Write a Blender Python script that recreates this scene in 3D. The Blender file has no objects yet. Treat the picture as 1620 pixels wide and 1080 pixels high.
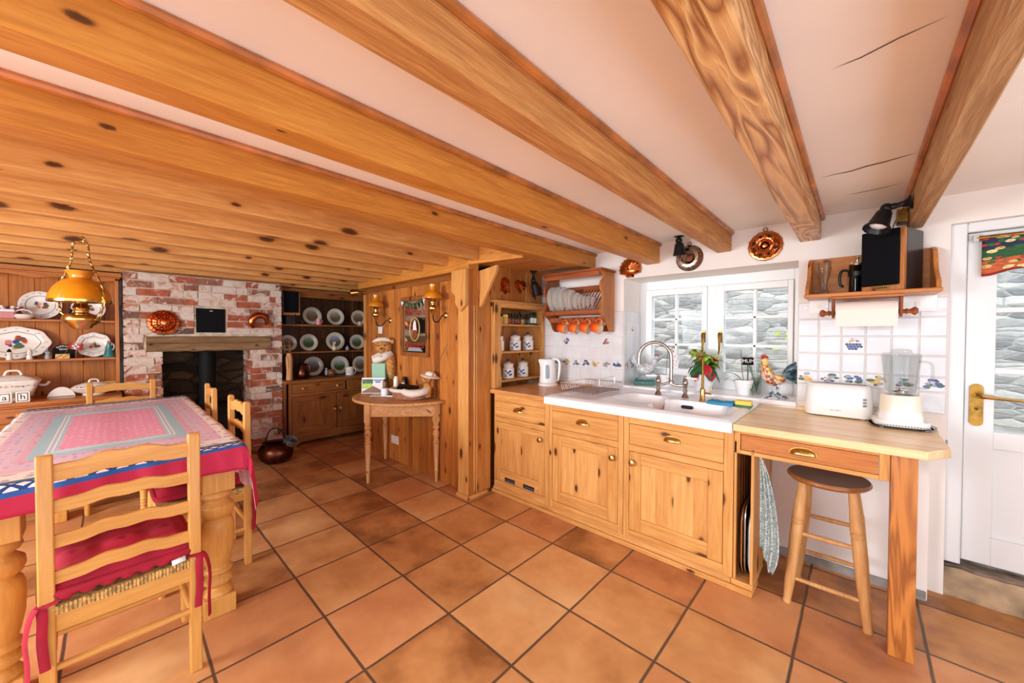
import bpy, bmesh, math, random
from mathutils import Vector, Matrix
PI = math.pi
random.seed(7)
SC = bpy.context.scene
COL = SC.collection
rnd = random.random
def ru(a, b): return a + (b - a) * rnd()

# ---------------------------------------------------------------- materials
def lin(c):
    o = []
    for v in c[:3]:
        v = v / 255.0
        o.append(v / 12.92 if v <= .04045 else ((v + .055) / 1.055) ** 2.4)
    return (o[0], o[1], o[2], 1.0)

class NT:
    def __init__(s, name):
        s.m = bpy.data.materials.new(name); s.m.use_nodes = True
        s.t = s.m.node_tree; s.t.nodes.clear()
        s.out = s.n('ShaderNodeOutputMaterial'); s.p = s.n('ShaderNodeBsdfPrincipled')
        s.l(s.p.outputs[0], s.out.inputs[0])
    def n(s, typ, **kw):
        nd = s.t.nodes.new(typ)
        for k, v in kw.items(): setattr(nd, k, v)
        return nd
    def l(s, a, b): s.t.links.new(a, b)
    def set(s, inp, v):
        if hasattr(v, 'is_linked') or hasattr(v, 'links'): s.l(v, inp)
        else: inp.default_value = v
    def math(s, op, a, b=0.0, c=None):
        nd = s.n('ShaderNodeMath', operation=op)
        s.set(nd.inputs[0], a); s.set(nd.inputs[1], b)
        if c is not None: s.set(nd.inputs[2], c)
        return nd.outputs[0]
    def vmath(s, op, a, b):
        nd = s.n('ShaderNodeVectorMath', operation=op)
        s.set(nd.inputs[0], a); s.set(nd.inputs[1], b)
        return nd.outputs[0]
    def coord(s, which='Object'): return s.n('ShaderNodeTexCoord').outputs[which]
    def mapping(s, v, scale=(1, 1, 1), loc=(0, 0, 0), rot=(0, 0, 0)):
        nd = s.n('ShaderNodeMapping'); s.l(v, nd.inputs[0])
        nd.inputs['Scale'].default_value = scale; nd.inputs['Location'].default_value = loc
        nd.inputs['Rotation'].default_value = rot
        return nd.outputs[0]
    def noise(s, v, scale=5, detail=3, rough=.5, dist=0):
        nd = s.n('ShaderNodeTexNoise')
        if v is not None: s.l(v, nd.inputs['Vector'])
        nd.inputs['Scale'].default_value = scale; nd.inputs['Detail'].default_value = detail
        nd.inputs['Roughness'].default_value = rough; nd.inputs['Distortion'].default_value = dist
        return nd.outputs[0]
    def voronoi(s, v, scale=5, feature='F1', out='Distance', rand=1):
        nd = s.n('ShaderNodeTexVoronoi', feature=feature)
        s.l(v, nd.inputs['Vector']); nd.inputs['Scale'].default_value = scale
        nd.inputs['Randomness'].default_value = rand
        return nd.outputs[out]
    def white(s, v):
        nd = s.n('ShaderNodeTexWhiteNoise', noise_dimensions='3D'); s.l(v, nd.inputs['Vector'])
        return nd.outputs['Value']
    def ramp(s, f, stops, mode='LINEAR'):
        nd = s.n('ShaderNodeValToRGB'); s.l(f, nd.inputs[0]); r = nd.color_ramp; r.interpolation = mode
        while len(r.elements) < len(stops): r.elements.new(.5)
        for e, (p, c) in zip(r.elements, sorted(stops, key=lambda q: q[0])):
            e.position = p; e.color = lin(c) if isinstance(c, tuple) else (c, c, c, 1)
        return nd.outputs[0]
    def mix(s, f, a, b, blend='MIX'):
        nd = s.n('ShaderNodeMix', data_type='RGBA', blend_type=blend)
        s.set(nd.inputs[0], f)
        s.set(nd.inputs[6], lin(a) if isinstance(a, tuple) else a)
        s.set(nd.inputs[7], lin(b) if isinstance(b, tuple) else b)
        return nd.outputs[2]
    def sep(s, v):
        nd = s.n('ShaderNodeSeparateXYZ'); s.l(v, nd.inputs[0]); return nd.outputs
    def comb(s, x, y, z=0.0):
        nd = s.n('ShaderNodeCombineXYZ')
        s.set(nd.inputs[0], x); s.set(nd.inputs[1], y); s.set(nd.inputs[2], z); return nd.outputs[0]
    def bump(s, h, strength=.3, dist=.01):
        nd = s.n('ShaderNodeBump'); s.l(h, nd.inputs['Height'])
        nd.inputs['Strength'].default_value = strength; nd.inputs['Distance'].default_value = dist
        s.l(nd.outputs[0], s.p.inputs['Normal'])
    def base(s, c): s.set(s.p.inputs['Base Color'], lin(c) if isinstance(c, tuple) else c)
    def fin(s, rough=.5, metal=0, coat=0, spec=None, trans=0, ior=None, alpha=None):
        p = s.p
        s.set(p.inputs['Roughness'], rough); p.inputs['Metallic'].default_value = metal
        p.inputs['Coat Weight'].default_value = coat; p.inputs['Coat Roughness'].default_value = .12
        if spec is not None: p.inputs['Specular IOR Level'].default_value = spec
        p.inputs['Transmission Weight'].default_value = trans
        if ior: p.inputs['IOR'].default_value = ior
        return s.m

def plain(name, c, rough=.5, metal=0, coat=0, var=.0, vs=8, bump=0, bs=40, **kw):
    t = NT(name)
    if var:
        n = t.noise(t.coord(), vs, 3)
        d = tuple(max(0, v * (1 - var)) for v in c); u = tuple(min(255, v * (1 + var * .6)) for v in c)
        t.base(t.ramp(n, [(.3, d), (.7, u)]))
    else: t.base(c)
    if bump: t.bump(t.noise(t.coord(), bs, 2), bump, .004)
    return t.fin(rough, metal, coat, **kw)

AX = {'x': 0, 'y': 1, 'z': 2}
def wood(name, light, dark, axis='z', knots=1.0, rough=.42, plank=None, coat=.0, grain=1.0, kd=(78, 40, 16), rough_sawn=0, ks=1.0, pvar=.55, kon=.30):
    """pine-like: fine grain along axis, slow tone drift, dark knots, optional boards (width, across axis)"""
    t = NT(name); co = t.coord()
    info = t.n('ShaderNodeObjectInfo').outputs['Random']
    sh = t.math('MULTIPLY', info, 7.3)
    v = t.vmath('ADD', co, t.comb(sh, sh, sh))
    a = AX[axis]
    sc = [1, 1, 1]; sc[a] = .06
    bv = v
    if plank:
        w, pa = plank
        ix = t.math('FLOOR', t.math('DIVIDE', t.sep(co)[AX[pa]], w))
        pr = t.white(t.comb(ix, t.math('MULTIPLY', info, 31.0), 3.0))
        off = t.math('MULTIPLY', pr, 9.0)
        bv = t.vmath('ADD', v, t.comb(off, off, off))
    g = t.noise(t.mapping(bv, sc), 75 * grain, 4, .65, .6)
    sc2 = [1, 1, 1]; sc2[a] = .11
    g2 = t.noise(t.mapping(bv, sc2), 11 * grain, 3, .6, 2.2)
    f = t.math('ADD', t.math('MULTIPLY', g, .55), t.math('MULTIPLY', g2, .45))
    if plank: f = t.math('ADD', f, t.math('MULTIPLY', t.math('SUBTRACT', pr, .5), pvar * .35))
    md = tuple((p + q) / 2 for p, q in zip(light, dark))
    c = t.ramp(f, [(.3, dark), (.48, md), (.66, light)])
    if knots:
        X_, Y_, Z_ = t.sep(bv)
        if axis == 'z': al, ac = Z_, t.math('SUBTRACT', X_, Y_)
        elif axis == 'x': al, ac = X_, t.math('ADD', Y_, t.math('MULTIPLY', Z_, 1.0))
        else: al, ac = Y_, t.math('ADD', X_, t.math('MULTIPLY', Z_, 1.0))
        kv = t.comb(t.math('MULTIPLY', al, .45), ac, 0.0)
        vn = t.n('ShaderNodeTexVoronoi', voronoi_dimensions='2D'); t.l(kv, vn.inputs['Vector']); vn.inputs['Scale'].default_value = 6.2 * ks
        cellr, cellg, _ = t.sep(vn.outputs['Color'])
        d = t.math('ADD', vn.outputs['Distance'], t.math('MULTIPLY', t.math('SUBTRACT', t.noise(v, 55, 2), .5), .045))
        d = t.math('DIVIDE', d, t.math('ADD', .45, t.math('MULTIPLY', cellg, .75)))
        on = t.math('GREATER_THAN', cellr, kon)
        halo = t.math('MULTIPLY', t.ramp(d, [(.06 * knots, 1.0), (.30 * knots, 0.0)]), on)
        c = t.mix(t.math('MULTIPLY', halo, .55), c, dark)
        k = t.math('MULTIPLY', t.ramp(d, [(.0, 1.0), (.085 * knots, .9), (.115 * knots, .35), (.15 * knots, 0.0)]), on)
        c = t.mix(k, c, kd)
    t.base(c)
    if rough_sawn:
        h = t.math('ADD', t.math('MULTIPLY', g2, 1.0), t.math('MULTIPLY', g, .5)); t.bump(h, rough_sawn, .02)
    else: t.bump(g, .08, .003)
    return t.fin(rough, coat=coat * .5, spec=.28)

def figured(name, light, dark, axis='y', scale=1.0, bands=9.0, rough=.5, relief=.8, wild=2.2):
    """flat-sawn timber with bold flame figure, the soft wood worn away"""
    t = NT(name); co = t.coord(); a = AX[axis]
    sc = [5.5 * scale] * 3; sc[a] = .5 * scale
    n = t.noise(t.mapping(co, tuple(sc)), 1.0, 2, .5, wild)
    r = t.math('PINGPONG', t.math('MULTIPLY', n, bands), .5)
    sc2 = [1, 1, 1]; sc2[a] = .06
    g = t.noise(t.mapping(co, tuple(sc2)), 90, 4, .7)
    f = t.math('ADD', t.math('MULTIPLY', r, 1.3), t.math('MULTIPLY', g, .4))
    md = tuple((p + q) / 2 for p, q in zip(light, dark))
    c = t.ramp(f, [(.2, dark), (.4, md), (.7, light)])
    t.base(c); t.bump(t.math('ADD', r, t.math('MULTIPLY', g, .35)), relief, .012)
    return t.fin(rough, coat=.1)
M = {}
P_L, P_D = (228, 166, 92), (186, 118, 52)
for ax in 'xyz':
    M['pine_' + ax] = wood('Pine ' + ax, (226, 170, 100), (184, 122, 60), ax, 1.05, .4, coat=.15)
    M['joist_' + ax] = wood('Joist pine ' + ax, (222, 160, 84), (178, 112, 48), ax, .72, .45, coat=.1, kon=.5)
    M['beam_' + ax] = wood('Beam pine ' + ax, (214, 148, 66), (172, 104, 38), ax, .5, .45, ks=.9, kon=.6, coat=.1)
    M['dark_' + ax] = wood('Old pine ' + ax, (172, 108, 52), (112, 62, 26), ax, .9, .4, coat=.15)
    M['chair_' + ax] = wood('Beech ' + ax, (220, 164, 88), (194, 134, 62), ax, 0, .38, coat=.2)
    M['shelf_' + ax] = wood('Shelf pine ' + ax, (204, 134, 70), (158, 88, 38), ax, .5, .4, coat=.2)
    M['rack_' + ax] = wood('Rack pine ' + ax, (176, 96, 48), (120, 56, 24), ax, .4, .4, coat=.2)
    M['table_' + ax] = wood('Scrubbed pine ' + ax, (222, 172, 116), (178, 118, 66), ax, .6, .5)
M['beam_saw'] = wood('Sawn beam', (216, 158, 92), (160, 100, 50), 'y', .4, .6, rough_sawn=.6, ks=.9, kon=.6, kd=(60, 30, 14))
M['beam_rough'] = figured('Worn figured beam', (224, 172, 108), (156, 94, 42), 'y', 2.0, 9.0, .42, .9, .9)
M['beam_end'] = wood('Weathered beam', (200, 158, 108), (140, 96, 56), 'y', .3, .6, rough_sawn=.5, ks=.6)
M['mantel'] = wood('Weathered oak', (168, 134, 94), (104, 76, 46), 'y', .5, .7, rough_sawn=.8, kd=(60, 42, 28))
M['panel_boards'] = wood('Panel boards', (200, 126, 56), (136, 74, 28), 'z', .72, .36, plank=(.093, 'x'), coat=.2, pvar=1.0)
M['panel_boards_y'] = wood('Panel boards side', (204, 136, 68), (152, 88, 36), 'z', .72, .36, plank=(.1, 'y'), coat=.2, pvar=.9)
M['dresser_boards'] = wood('Dresser boards', (194, 120, 52), (138, 78, 28), 'z', .6, .45, plank=(.14, 'y'), pvar=.6)
M['dresser_dark'] = wood('Dresser boards dark', (84, 48, 24), (46, 24, 12), 'z', .6, .45, plank=(.12, 'y'), pvar=.8)
M['soffit'] = wood('Soffit boards', (222, 156, 82), (184, 112, 50), 'x', .7, .4, plank=(.09, 'y'), pvar=.8)
M['door_boards'] = wood('Door boards', (226, 170, 102), (188, 126, 64), 'z', .9, .4, plank=(.11, 'x'), coat=.15, pvar=.7)
M['worktop'] = wood('Worktop staves', (247, 220, 172), (230, 188, 132), 'x', 0, .32, plank=(.042, 'y'), coat=.3, pvar=.8)
M['worktop_l'] = wood('Worktop left staves', (222, 168, 106), (188, 126, 68), 'x', 0, .36, plank=(.05, 'y'), coat=.2, pvar=.5)
M['oak_leg'] = figured('Figured oak', (192, 120, 52), (142, 78, 26), 'z', 2.4, 7.0, .4, .2, .7)
M['stool_leg'] = wood('Stool ash', (214, 164, 106), (176, 118, 66), 'z', 0, .42)
M['stool_seat'] = wood('Stool seat', (98, 58, 32), (64, 36, 20), 'x', 0, .28, coat=.4)
M['stool_rim'] = wood('Stool seat rim', (176, 112, 58), (120, 70, 34), 'x', 0, .35, coat=.3)
M['copper_strip'] = plain('Stained moulding', (186, 114, 54), .4, var=.25, coat=.15)
M['plaster'] = plain('White plaster', (236, 228, 220), .9, var=.03, vs=3, bump=.06, bs=25)
M['ceiling'] = plain('Ceiling paint', (249, 246, 241), .9, var=.025, vs=1.5, bump=.04, bs=12)
M['crack'] = plain('Crack', (96, 78, 62), .9)
M['upvc'] = plain('White plastic frame', (240, 241, 240), .3, coat=.2)
M['door_paint'] = plain('White door plastic', (226, 228, 227), .28, coat=.3)
M['white_gloss'] = plain('White plastic', (243, 243, 240), .25, coat=.4)
M['cream_gloss'] = plain('Cream plastic', (238, 232, 212), .3, coat=.3)
M['grey_plastic'] = plain('Grey plastic', (120, 122, 126), .4)
M['black_plastic'] = plain('Black plastic', (17, 17, 19), .4, spec=.35)
M['black_cloth'] = plain('Speaker cloth', (13, 14, 17), .9, bump=.2, bs=900, spec=.12)
M['black_wood'] = wood('Black ash', (58, 58, 62), (24, 24, 27), 'z', 0, .35, coat=.3)
M['iron'] = plain('Cast iron', (18, 18, 18), .7, bump=.15, bs=120, spec=.2)
M['dark_hole'] = plain('Black', (8, 8, 9), .8)
M['ceramic'] = plain('White ceramic', (246, 247, 249), .28, coat=.15)
M['ceramic_bowl'] = plain('Sink bowl', (238, 236, 232), .15, coat=.4)
M['chopping'] = plain('Beech bowl insert', (226, 190, 150), .4)
M['china'] = plain('Ironstone china', (238, 232, 220), .16, coat=.5)
M['rack_china'] = plain('Cream plates', (250, 246, 238), .2, coat=.3)
M['china_old'] = plain('Old china', (206, 196, 174), .25, coat=.4)
M['china_line'] = plain('China line grey', (92, 96, 92), .3)
M['chrome'] = plain('Chrome', (214, 210, 204), .14, 1)
M['nickel'] = plain('Aged nickel', (178, 170, 160), .22, 1)
M['brass'] = plain('Brass', (206, 172, 104), .2, 1, var=.12, vs=30)
M['brass_old'] = plain('Antique brass', (150, 112, 52), .35, 1, var=.2, vs=30)
M['copper'] = plain('Copper', (206, 118, 66), .2, 1, var=.25, vs=26)
M['copper_dark'] = plain('Old copper', (96, 54, 38), .35, 1, var=.3, vs=16)
M['tin'] = plain('Tinned copper', (150, 128, 112), .25, 1, var=.35, vs=20)
M['wire'] = plain('Rack wire', (206, 208, 212), .25, 1)
M['red_cloth'] = plain('Red cushion cotton', (166, 18, 46), .85, var=.15, bump=.2, bs=300)
M['amber'] = plain('Amber glass', (216, 134, 22), .1, coat=.6, var=.1, vs=6)
M['amber_dark'] = plain('Amber glass dark', (176, 82, 24), .1, coat=.6)
M['paper'] = plain('Paper', (238, 226, 214), .85)
M['card_white'] = plain('Card', (240, 240, 236), .7)
M['sky_blue'] = plain('Print blue', (58, 116, 178), .6)
M['green'] = plain('Leaf green', (84, 142, 56), .45, var=.3, vs=20)
M['lime'] = plain('Young leaf', (178, 212, 66), .45, var=.25, vs=20)
M['dark_green'] = plain('Dark leaf', (50, 102, 50), .45, var=.3, vs=20)
M['red_leaf'] = plain('Bract red', (206, 28, 46), .5, var=.2, vs=20)
M['pink_leaf'] = plain('Bract pink', (226, 138, 108), .5)
M['stem'] = plain('Stem', (96, 84, 52), .6)
M['soil'] = plain('Compost', (60, 44, 32), .95)
M['petal'] = plain('White petal', (244, 238, 238), .5)
M['c_red'] = plain('Glaze red', (176, 48, 42), .35)
M['c_blue'] = plain('Glaze blue', (46, 66, 140), .3, coat=.3)
M['c_navy'] = plain('Glaze navy', (30, 34, 70), .3, coat=.3)
M['c_green'] = plain('Glaze green', (66, 100, 58), .35)
M['c_yellow'] = plain('Glaze ochre', (214, 172, 88), .35)
M['c_pink'] = plain('Glaze rose', (206, 128, 124), .35)
M['c_purple'] = plain('Glaze plum', (116, 84, 124), .35)
M['c_grey'] = plain('Glaze grey', (150, 160, 168), .35)
M['c_brown'] = plain('Glaze brown', (120, 74, 44), .35)
M['orange_mug'] = None
M['teal'] = plain('Teal glaze', (44, 116, 116), .3, coat=.3, var=.15)
M['mint'] = plain('Mint card', (150, 196, 166), .6)
M['yellow_foam'] = plain('Sponge', (236, 214, 104), .95, bump=.5, bs=180)
M['blue_cloth'] = plain('Blue dishcloth', (62, 150, 190), .9, bump=.4, bs=300)
M['rug_black'] = plain('Black ink', (13, 13, 15), .65, spec=.2)
M['matt_black'] = plain('Matt black', (9, 10, 12), .7, spec=.15)
M['wicker'] = plain('Wicker', (168, 112, 84), .8, var=.3, vs=90, bump=.6, bs=140)
M['rope_white'] = plain('White rim', (226, 220, 208), .9, bump=.5, bs=120)
M['fur'] = plain('Teddy fur', (196, 140, 74), .95, var=.35, vs=60, bump=.9, bs=220)
M['cotton_white'] = plain('White cotton', (232, 226, 214), .9, bump=.3, bs=120)
M['stone_grey'] = plain('Grey stone', (150, 146, 140), .9, var=.3)
M['rope_seat'] = plain('Rush', (196, 158, 92), .8, var=.35, vs=70, bump=.6, bs=160)
M['steel_tray'] = plain('Tray steel', (190, 192, 196), .22, 1)
M['wood_tray'] = plain('Varnished edge', (176, 112, 56), .4)
M['silver'] = plain('Silver filigree', (206, 209, 212), .4, .25, var=.35, vs=90, bump=.8, bs=150)
M['pewter'] = plain('Pewter', (150, 152, 156), .38, .7, var=.3, vs=60, bump=.4, bs=90)

def speck(name, cols, sc=60):
    t = NT(name); n = t.voronoi(t.coord(), sc, out='Color'); r = t.sep(n)[0]; m = t.noise(t.coord(), 9, 2)
    f = t.math('ADD', t.math('MULTIPLY', r, .7), t.math('MULTIPLY', m, .4)); k = len(cols)
    t.base(t.ramp(f, [(.2 + .6 * i / k, c) for i, c in enumerate(cols)], 'CONSTANT')); t.bump(r, .3, .004)
    return t.fin(.3, coat=.4)
M['plumage'] = speck('Painted plumage', [(126, 50, 40), (196, 120, 96), (226, 186, 150), (176, 84, 66), (214, 170, 96), (230, 206, 190)])
M['plumage_gold'] = speck('Painted gold plumage', [(190, 130, 44), (226, 184, 92), (176, 84, 40), (236, 206, 130)])
M['plumage_tail'] = speck('Painted tail', [(22, 44, 62), (44, 92, 104), (28, 60, 84), (84, 128, 132)], 40)
M['stand_glaze'] = speck('Mottled stand', [(70, 96, 118), (206, 212, 216), (130, 150, 164), (226, 228, 228)], 70)
def mug_mat():
    t = NT('Orange enamel'); z = t.sep(t.coord('Object'))[2]
    t.base(t.ramp(t.math('ADD', t.math('MULTIPLY', z, 10.0), .5), [(.1, (206, 52, 24)), (.5, (232, 96, 30)), (.9, (240, 142, 60))]))
    return t.fin(.18, coat=.5)
M['orange_mug'] = mug_mat()

def glass(name, tint=(255, 255, 255), rough=0.0, dens=.12):
    """thin clear glass: mostly see-through with a fresnel sheen"""
    t = NT(name)
    tr = t.n('ShaderNodeBsdfTransparent'); tr.inputs[0].default_value = lin(tint)
    gl = t.n('ShaderNodeBsdfGlossy'); gl.inputs['Roughness'].default_value = rough + .02
    fr = t.n('ShaderNodeLayerWeight'); fr.inputs[0].default_value = dens
    mx = t.n('ShaderNodeMixShader')
    t.l(fr.outputs['Facing'], mx.inputs[0]); t.l(tr.outputs[0], mx.inputs[1]); t.l(gl.outputs[0], mx.inputs[2])
    t.l(mx.outputs[0], t.out.inputs[0])
    return t.m
M['pane'] = glass('Window glass', (250, 252, 252), 0, .06)
M['clear'] = glass('Clear glass', (243, 245, 245), 0, .14)
M['smoke'] = glass('Dark glass', (40, 34, 30), 0, .3)

def floor_mat():
    t = NT('Terracotta tiles'); co = t.coord(); T = .42
    x, y, z = t.sep(co)
    # slight waver of the joints
    wv = t.noise(co, 6, 2)
    wob = t.math('MULTIPLY', t.math('SUBTRACT', wv, .5), .006)
    fx = t.math('DIVIDE', t.math('ADD', x, wob), T); fy = t.math('DIVIDE', t.math('ADD', y, wob), T)
    cx = t.math('SUBTRACT', fx, t.math('ROUND', fx)); cy = t.math('SUBTRACT', fy, t.math('ROUND', fy))
    d = t.math('MULTIPLY', t.math('MINIMUM', t.math('ABSOLUTE', cx), t.math('ABSOLUTE', cy)), T)
    ids = t.comb(t.math('FLOOR', fx), t.math('FLOOR', fy), .5)
    r1 = t.white(ids)
    r2 = t.white(t.vmath('ADD', ids, (17, 5, 3)))
    n1 = t.noise(t.vmath('ADD', co, t.comb(t.math('MULTIPLY', r1, 9.0), t.math('MULTIPLY', r2, 9.0), 0.0)), 3.4, 3, .55)
    n2 = t.noise(co, 26, 3)
    f = t.math('ADD', t.math('MULTIPLY', n1, .8), t.math('MULTIPLY', t.math('SUBTRACT', r1, .5), .34))
    f = t.math('ADD', f, t.math('MULTIPLY', t.math('SUBTRACT', n2, .5), .12))
    c = t.ramp(f, [(.16, (142, 90, 50)), (.34, (194, 136, 82)), (.52, (213, 158, 102)), (.74, (226, 182, 128))])
    c = t.mix(t.math('MULTIPLY', t.math('GREATER_THAN', r2, .72), .3), c, (204, 128, 92))
    n3 = t.noise(co, 2.2, 3)
    c = t.mix(t.ramp(n3, [(.56, 0.0), (.7, .25)]), c, (112, 62, 38))
    g = t.ramp(d, [(.0036, 1.0), (.0062, 0.0)])
    c = t.mix(g, c, (84, 66, 54))
    t.base(c)
    h = t.math('SUBTRACT', t.math('ADD', t.math('MULTIPLY', n2, .12), t.math('MULTIPLY', t.noise(co, 5, 2), .4)), g)
    t.bump(h, .35, .006)
    return t.fin(t.ramp(t.noise(co, 9, 3), [(.3, .32), (.7, .52)]), spec=.45)
M['floor'] = floor_mat()

def wall_tile_mat():
    t = NT('Glazed wall tile'); co = t.coord()
    t.base(t.ramp(t.noise(co, 7, 2), [(.3, (216, 215, 216)), (.7, (229, 229, 230))]))
    t.bump(t.noise(co, 13, 2, .5, .4), .5, .012)
    return t.fin(.1, coat=.5)
M['tile'] = wall_tile_mat()
M['grout'] = plain('Tile grout', (218, 213, 208), .9)

def brick_mat(name, a, b, white):
    t = NT(name); co = t.coord()
    n = t.noise(co, 14, 4, .6); w = t.noise(co, 9, 5, .7, .8)
    c = t.ramp(n, [(.3, a), (.7, b)])
    c = t.mix(t.ramp(w, [(.62 - white, 0.0), (.70 - white, .85)]), c, (224, 208, 194))
    t.base(c); t.bump(t.noise(co, 45, 4, .7), .7, .012)
    return t.fin(.9)
M['brick'] = [brick_mat('Brick red', (150, 72, 48), (190, 108, 76), .06), brick_mat('Brick brown', (126, 80, 62), (170, 112, 86), .10),
              brick_mat('Brick limed', (178, 122, 96), (204, 158, 132), .17), brick_mat('Brick pale', (196, 160, 138), (216, 190, 170), .2),
              brick_mat('Brick dark', (96, 70, 60), (138, 96, 76), .09)]
M['mortar'] = plain('Lime mortar', (206, 190, 164), .95, var=.18, vs=16, bump=.6, bs=40)

def rubble(name, a, b, c3, mort, sc=(3.2, 3.2, 7.5), edge=.06, strength=1.0):
    t = NT(name); co = t.coord(); v = t.mapping(co, sc)
    v = t.vmath('ADD', v, t.comb(t.math('MULTIPLY', t.noise(co, 4, 2), .6), t.math('MULTIPLY', t.noise(co, 3, 2), .6), t.math('MULTIPLY', t.noise(co, 5, 2), .5)))
    e = t.voronoi(v, 1.0, 'DISTANCE_TO_EDGE'); cc = t.sep(t.voronoi(v, 1.0, out='Color'))[0]
    n = t.noise(co, 24, 4, .7)
    c = t.ramp(t.math('ADD', t.math('MULTIPLY', cc, .6), t.math('MULTIPLY', n, .45)), [(.25, a), (.55, b), (.85, c3)])
    c = t.mix(t.ramp(e, [(edge * .4, 1.0), (edge, 0.0)]), c, mort)
    t.base(c)
    t.bump(t.math('ADD', t.ramp(e, [(.0, 0.0), (.14, 1.0)]), t.math('MULTIPLY', n, .6)), strength, .03)
    return t.fin(.95)
M['yard_stone'] = rubble('Yard stone', (112, 110, 108), (152, 149, 144), (188, 182, 174), (150, 146, 140), (5, 5, 17), .05, .4)
M['hearth_stone'] = rubble('Hearth stone', (44, 34, 26), (74, 58, 42), (104, 84, 62), (58, 46, 34), (4.2, 4.2, 8.5), .07)
M['step_stone'] = plain('Worn step stone', (166, 142, 112), .95, var=.4, vs=7, bump=.8, bs=20)
M['step_top'] = plain('Worn step top', (128, 112, 98), .95, var=.5, vs=9, bump=.7, bs=20)

def cloth_mat():
    t = NT('Provencal tablecloth'); uv = t.sep(t.n('ShaderNodeUVMap').outputs[0])
    u, v = uv[0], uv[1]                                  # metres from the table edges
    dx = t.math('MINIMUM', u, t.math('SUBTRACT', 2.13, u)); dy = t.math('ADD', t.math('MINIMUM', v, t.math('SUBTRACT', .85, v)), .085)
    far = t.math('LESS_THAN', u, 0.0)
    dys = t.math('MULTIPLY', dy, t.math('ADD', 1.0, t.math('MULTIPLY', t.math('GREATER_THAN', dy, 0.0), .65)))
    d = t.math('MINIMUM', dx, dys)
    k = lambda m: (m + .3) / 1.0
    dn = t.math('ADD', d, .3)
    c = t.ramp(dn, [(0.0, (190, 30, 70)), (k(-.012), (40, 92, 166)), (k(.008), (26, 66, 132)), (k(.062), (44, 100, 172)), (k(.078), (66, 122, 84)), (k(.092), (240, 238, 236)), (k(.215), (226, 196, 220)), (k(.27), (222, 206, 230)), (k(.36), (228, 190, 216)), (k(.40), (170, 216, 234)), (k(.475), (242, 242, 246)), (k(.487), (170, 214, 234)), (k(.502), (242, 242, 246)), (k(.515), (172, 214, 234)), (k(.535), (236, 166, 200))], 'CONSTANT')
    # white diamonds of the lattice band
    p = t.math('DIVIDE', t.math('ADD', u, v), .055); q = t.math('DIVIDE', t.math('SUBTRACT', u, v), .055)
    la = t.math('MULTIPLY', t.math('LESS_THAN', t.math('ABSOLUTE', t.math('SUBTRACT', t.math('FRACT', p), .5)), .33),
                t.math('LESS_THAN', t.math('ABSOLUTE', t.math('SUBTRACT', t.math('FRACT', q), .5)), .33))
    inb = t.math('MULTIPLY', t.math('GREATER_THAN', d, .010), t.math('LESS_THAN', d, .060))
    c = t.mix(t.math('MULTIPLY', la, inb), c, (238, 238, 240))
    # scattered small sprigs over the patterned fields
    vv = t.comb(u, v, 0.0)
    vo = t.voronoi(t.mapping(vv, (1, 1, 1)), 34, rand=.35)
    vc = t.sep(t.voronoi(t.mapping(vv, (1, 1, 1)), 34, out='Color', rand=.35))
    sp = t.math('MULTIPLY', t.math('LESS_THAN', vo, .26), t.math('GREATER_THAN', d, .53))
    c = t.mix(t.math('MULTIPLY', sp, .8), c, (240, 226, 236))
    fl = t.math('MULTIPLY', t.math('MULTIPLY', t.math('GREATER_THAN', d, .1), t.math('LESS_THAN', d, .205)), t.math('GREATER_THAN', t.noise(vv, 22, 3), .56))
    c = t.mix(t.math('MULTIPLY', fl, .75), c, (176, 128, 150))
    fd = t.math('MULTIPLY', t.math('MULTIPLY', t.math('GREATER_THAN', d, .215), t.math('LESS_THAN', d, .4)), t.math('LESS_THAN', vo, .3))
    c = t.mix(t.math('MULTIPLY', fd, .7), c, t.mix(t.math('GREATER_THAN', vc[0], .5), (226, 196, 176), (150, 150, 206)))
    t.base(c); t.bump(t.noise(vv, 300, 2), .15, .002)
    return t.fin(.75)
M['tablecloth'] = cloth_mat()

M['cloth_back'] = plain('Cloth reverse', (232, 196, 210), .85, var=.08, vs=60)
def valance_mat():
    t = NT('Valance print'); uv = t.sep(t.n('ShaderNodeUVMap').outputs[0]); vv = t.n('ShaderNodeUVMap').outputs[0]
    v = uv[1]
    c = t.ramp(v, [(0.0, (150, 40, 34)), (.06, (196, 96, 52)), (.36, (40, 90, 50)), (.62, (24, 60, 40)), (.66, (34, 40, 70))], 'CONSTANT')
    n = t.voronoi(t.mapping(vv, (2.2, 4.5, 1)), 2.2); nc = t.sep(t.voronoi(t.mapping(vv, (2.2, 4.5, 1)), 2.2, out='Color'))
    pal = t.ramp(nc[0], [(0.0, (196, 44, 48)), (.25, (222, 182, 110)), (.5, (40, 100, 56)), (.75, (232, 214, 150))], 'CONSTANT')
    c = t.mix(t.math('LESS_THAN', n, .42), c, pal)
    st = t.math('GREATER_THAN', t.noise(t.mapping(vv, (3, 14, 1), rot=(0, 0, .5)), 3, 2), .6)
    c = t.mix(t.math('MULTIPLY', st, .8), c, (28, 62, 44))
    t.base(c); return t.fin(.8)
M['valance'] = valance_mat()

def towel_mat():
    t = NT('Tea towel'); co = t.coord(); n = t.noise(co, 130, 2)
    z = t.sep(co)[2]; x = t.sep(co)[0]
    c = t.ramp(n, [(.4, (120, 146, 146)), (.6, (206, 216, 214))])
    t.base(c); t.bump(n, .5, .004); return t.fin(.95)
M['towel'] = towel_mat()

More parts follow.
